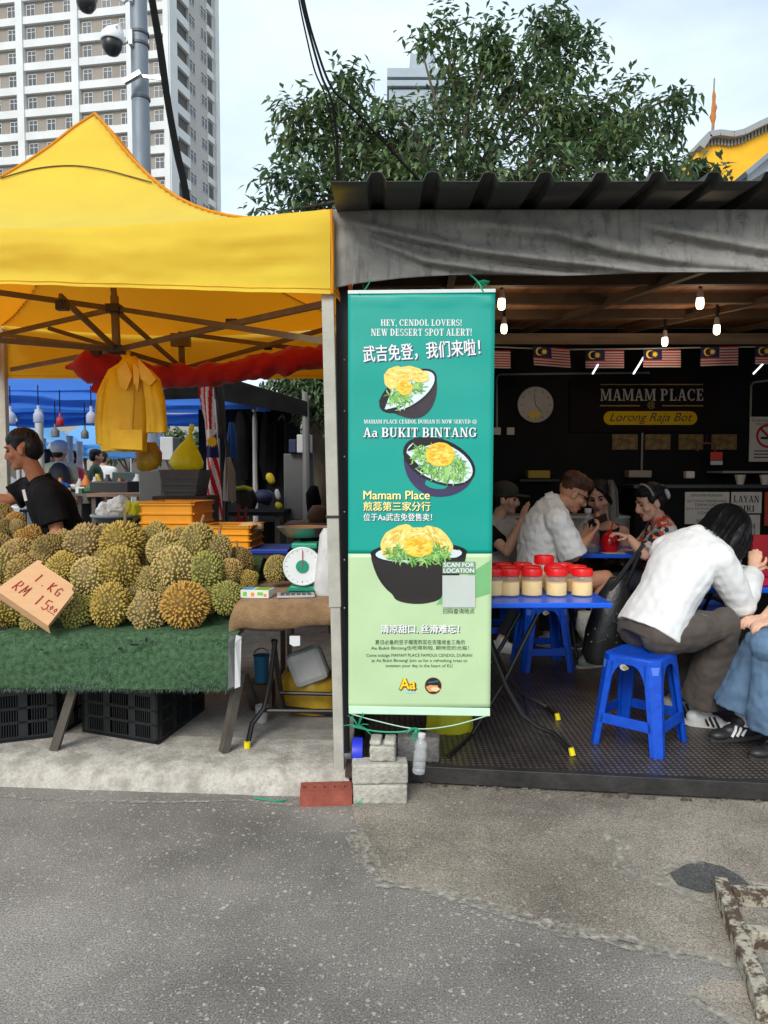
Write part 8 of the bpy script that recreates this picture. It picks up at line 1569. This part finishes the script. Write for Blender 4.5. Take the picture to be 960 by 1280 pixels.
# woman in the white top
hipW = V((1.405, 3.86, .655)); fW = V((.95, .25, 0)).normalized()
J = seated(hipW, (.62, .78), neck=P(874, 672, 3.96), head=P(905, 670, 3.99), face=V((.55, .55, -.62)), hup=V((.62, .25, .75)), shL=P(832, 690, 4.06), shR=P(897, 700, 3.80), elL=P(905, 735, 4.36), wrL=P(938, 716, 4.42), elR=P(927, 756, 3.86), wrR=P(941, 712, 4.10), bow=.05,
           hL=hipW + V((-.02, .09, 0)), hR=hipW + V((.03, -.08, -.0)), kL=P(892, 789, 4.12), kR=P(903, 782, 3.84), aL=P(842, 872, 4.28), aR=P(876, 888, 4.02), fL=V((.75, -.1, -.18)), fR=V((.85, -.2, -.15)))
t, hp, HM = person('woman with black bobbed hair in a white long sleeved top bending over the table', J, C_wht, 1.85, C_brn, 1.86, SHO_W, SK2, H_blk, 'bob', 1.03, .005, 1.0, 1.12, .12, curl=(.6, .9), hd={-1: V((.25, .2, 1))}, palms={-1: V((.3, 1, 0))}, loose=.024, folds=.012, untuck=.03, sleeve_r=1.2)
# person in jeans at the right edge
hipJ = V((2.42, 3.98, .66))
J = seated(hipJ, (-.93, -.3), lean=.1, kL=P(962, 808, 3.50), kR=P(952, 806, 3.74), aL=P(982, 918, 3.56), aR=P(930, 893, 3.80), fL=V((-1, -.12, -.02)), fR=V((-1, -.12, -.05)), wrL=P(968, 776, 3.60), elL=V((2.35, 3.72, .86)), wrR=P(956, 772, 3.78), elR=V((2.3, 4.1, .85)))
J['aR'].z = DZ + .098; J['aL'].z = DZ + .092
t, hp, HM = person('person in wide blue jeans and striped black shoes seated at the right edge', J, C_top, .6, C_den, 1.80, SHO_B, SK2, H_dkb, 'bob', 1, .006, 1, 1.05, .165, folds=.013, curl=(.7, .7), hd={1: V((-1, -.2, -.1)), -1: V((-1, -.1, -.1))})
for a_, f_ in ((J['aL'], J['fL']), (J['aR'], J['fR'])):
    b = MB(); b.tube([a_ - UP * .02, a_ + UP * .05 - f_ * .01, a_ + UP * .16 - f_ * .05], [.052, .050, .054], 16); b.build('sock', mat('white_sock', (.66, .66, .66), .9, bump=.5, bscale=120, stretch=(1, 1, .1)), t, smooth=True)
# man in the white shirt with phone
hipM = V((P(683, 0, 5.32).x, 5.32, .655))
J = seated(hipM, (.92, .38), neck=P(690, 628, 5.30), head=P(716, 617, 5.28), face=V((.85, .05, -.50)), hup=V((.5, 0, .85)), shL=P(686, 645, 5.55), shR=P(697, 652, 5.10), elR=P(717, 696, 5.10), wrR=P(738, 670, 5.30), elL=P(722, 690, 5.56), wrL=P(736, 660, 5.48), bow=.06, kR=P(757, 722, 5.20), kL=P(765, 728, 5.5), aR=V((P(744, 0, 5.3).x, 5.25, DZ + .085)), aL=V((P(758, 0, 5.6).x, 5.55, DZ + .085)))
t, hp, HM = person('reddish haired man with glasses in a white shirt looking at his phone', J, C_linen, .98, C_navy, .6, (plain('green_white_shoe', (.33, .38, .33), .6), plain('pale_sole', (.4, .38, .33), .6)), SK1, H_red, 'fade', 1.08, .006, 1.0, loose=.03, folds=.020, untuck=.05, sleeve_r=1.2, curl=(.8, .8), hd={1: V((.6, -.2, .6)), -1: V((.6, .1, .7))}, palms={1: V((.2, -.3, .9)), -1: V((-.5, .2, .7))})
b = MB()
for s_ in (-1, 1): b.tube([hp(s_ * .034 + .021 * cos(a), .098, .008 + .017 * sin(a)) for a in [2 * pi * k / 14 for k in range(15)]], .0028, 5, False); b.tube([hp(s_ * .055, .097, .014), hp(s_ * .08, .05, .014), hp(s_ * .084, -.02, .01)], .003, 5)
b.tube([hp(-.013, .101, .012), hp(.013, .101, .012)], .0028, 5); b.build('glasses', M_blk, t)
collar(J, C_linen, t)
pc = P(747, 651, 5.38); ph = MB(); ph.box(pc, (.145, .012, .07), Matrix.Rotation(R(-24), 3, 'Y') @ Matrix.Rotation(R(35), 3, 'X')); one(ph, 'smartphone', M_blk, 'black smartphone held by the man in the white shirt', 'phone', bevel=.004)
# man in the cap
hipC = V((P(618, 0, 6.0).x, 6.0, .655))
J = seated(hipC, (.8, -.5), neck=P(620, 650, 5.98), head=P(632, 624, 5.94), face=V((.9, -.35, -.12)), shR=P(607, 664, 5.86), elR=P(634, 690, 5.62), wrR=P(652, 652, 5.58), shL=P(642, 660, 6.1), elL=P(655, 695, 6.0), wrL=P(668, 690, 5.8), aR=V((P(632, 0, 5.75).x, 5.72, DZ + .085)))
t, hp, HM = person('man in an olive cap raising his hand behind the white shirted man', J, C_tee, .55, mat('dark_jeans', (.02, .022, .03), .85), 1.9, SHO_W[:2], SK2, H_dkb, 'crop', 1.0, .006, 1.0, curl=(.4, .15), hd={-1: V((.25, .0, 1))}, palms={-1: V((.9, .4, 0))})
C_cap = plain('olive_cap_cloth', (.035, .037, .028), .8, var=.2)
b = MB(); b.ell(hp(0, -.012, .068), (.092, .110, .082), HM, 20); b.ell(hp(0, -.02, .035), (.092, .108, .03), HM, 20); b.ell(hp(0, .125, .046), (.075, .075, .008), HM, 18); b.organic('cap', C_cap, t, .005, 3)
b = MB()
for sh, el in ((J['shL'], J['elL']), (J['shR'], J['elR'])): b.tube([sh - UP * .0, sh.lerp(el, .3), sh.lerp(el, .6)], [.082, .078, .080], 14); b.ell(sh, .082, None, 14)
b.organic('sleeve', C_blk, t, .007, 3)
# woman in the black top
hipT = V((P(757, 0, 6.45).x, 6.45, .655))
J = seated(hipT, (-.25, -.95), neck=P(753, 651, 6.26), head=P(748, 622, 6.18), face=V((-.38, -.85, -.32)), shL=P(778, 666, 6.26), elL=P(786, 702, 6.1), wrL=P(764, 692, 5.90), shR=P(729, 664, 6.34), elR=P(722, 700, 6.16), wrR=P(734, 686, 5.95))
t, hp, HM = person('dark haired woman in a black strappy top facing the camera', J, C_top, None, C_navy, 1.5, SHO_D, SK2, H_blk, 'parted', 1.12, .006, .95, strap=True, curl=(.7, .7), untuck=.1)
# woman in the floral shirt
hipF = V((P(833, 0, 5.75).x, 5.75, .655))
J = seated(hipF, (-.95, -.12), neck=P(827, 652, 5.62), head=P(813, 629, 5.56), face=V((-.92, -.12, -.30)), hup=V((-.25, 0, .95)), shL=P(832, 666, 5.42), elL=P(806, 694, 5.30), wrL=P(786, 672, 5.36), shR=P(822, 664, 5.80), elR=P(796, 694, 5.78), wrR=P(778, 690, 5.62), bow=.02)
t, hp, HM = person('woman in a colourful floral shirt with her hair tied back facing left', J, C_flo, .95, C_navy, 1.9, SHO_D, SK2, H_blk, 'bun', 1.08, .006, 1.0, loose=.022, sleeve_r=1.2, curl=(.6, .6), hd={1: V((-.9, 0, .35)), -1: V((-1, 0, -.1))})
b = MB(); b.tube([hp(.092 * cos(a), .028 - .02 * abs(cos(a)), .055 + .092 * sin(a) * 1.0) for a in [pi * k / 16 for k in range(17)]], .008, 6); b.build('headband', plain('grey_headband', (.3, .3, .3), .5), t, smooth=True)
b = MB(); b.ell(hp(.03, -.12, .075), (.035, .022, .03), HM, 10); b.ell(hp(-.05, -.11, .03), (.03, .02, .04), HM, 10); b.organic('hair_clip', plain('pale_hair_clip', (.5, .5, .52), .5), t, .006, 2)
for s_ in (-1, 1): b = MB(); b.ell(hp(s_ * .085, 0, -.045), .008, None, 8); b.build('earring', plain('pearl', (.7, .68, .62), .3), t, smooth=True)
# passers-by in the market
CR = [plain('shirt_light_blue', S(110, 160, 200), .85), plain('shirt_maroon', S(140, 40, 50), .85), plain('shirt_cream', S(200, 190, 150), .85), plain('shirt_green', S(60, 90, 70), .85), plain('shirt_pink', S(200, 60, 80), .85), plain('shirt_white', (.6, .6, .6), .85)]
def passer(lab, x, y, Y, fwd, sm, hair=H_blk, st='short', **k):
    c = P(x, y, Y); J = standing(c.x, Y, fwd, (c.z - .113) * 1.075); return person(lab, J, sm, .55, mat('dark_jeans', (.02, .022, .03), .85), skin=SK1, hair=hair, hstyle=st, vox=.014, group='people walking in the market', shoes=SHO_D, **k)
t, hp, HM = passer('passer-by with a black backpack and pale helmet walking away behind the seller', 74, 566, 10.0, (.1, 1), CR[2])
b = MB(); b.ell(hp(0, -.01, .06), (.12, .14, .11), HM, 18); b.organic('helmet', plain('helmet_white', (.5, .5, .5), .35), t, .012, 2)
b = MB(); q = P(74, 600, 9.82); b.ell(q, (.16, .11, .24), None, 14); b.organic('backpack', plain('black_nylon', (.015, .015, .016), .6), t, .012, 3)
passer('passer-by in a light blue shirt at the left of the backpack wearer', 60, 574, 11.0, (.6, .8), CR[0]); passer('passer-by in a pink shirt right of the backpack wearer', 90, 574, 12, (-.5, -.8), CR[4]); passer('passer-by in a green shirt beside the raincoat', 119, 572, 12.5, (.8, .4), CR[3]); passer('passer-by in a maroon shirt in front of the cup stack', 53, 572, 13, (0, -1), CR[1]); passer('passer-by in a white shirt far behind near the raincoat', 129, 574, 14, (0, 1), CR[5])
# black blouse shadow figure near the trunk is a hung sack; small face masks on the lap of the woman in white
b = MB(); b.tube([P(x, y, 3.78) for x, y in ((868, 773), (878, 768), (886, 771), (882, 777), (872, 779))], .003, 5); b.ell(P(869, 774, 3.8), (.04, .02, .018), None, 10); one(b, 'face_mask', plain('grey_mask', (.35, .37, .4), .7), 'grey face mask with a white loop beside the waist of the woman in white', 'mask', smooth=True)
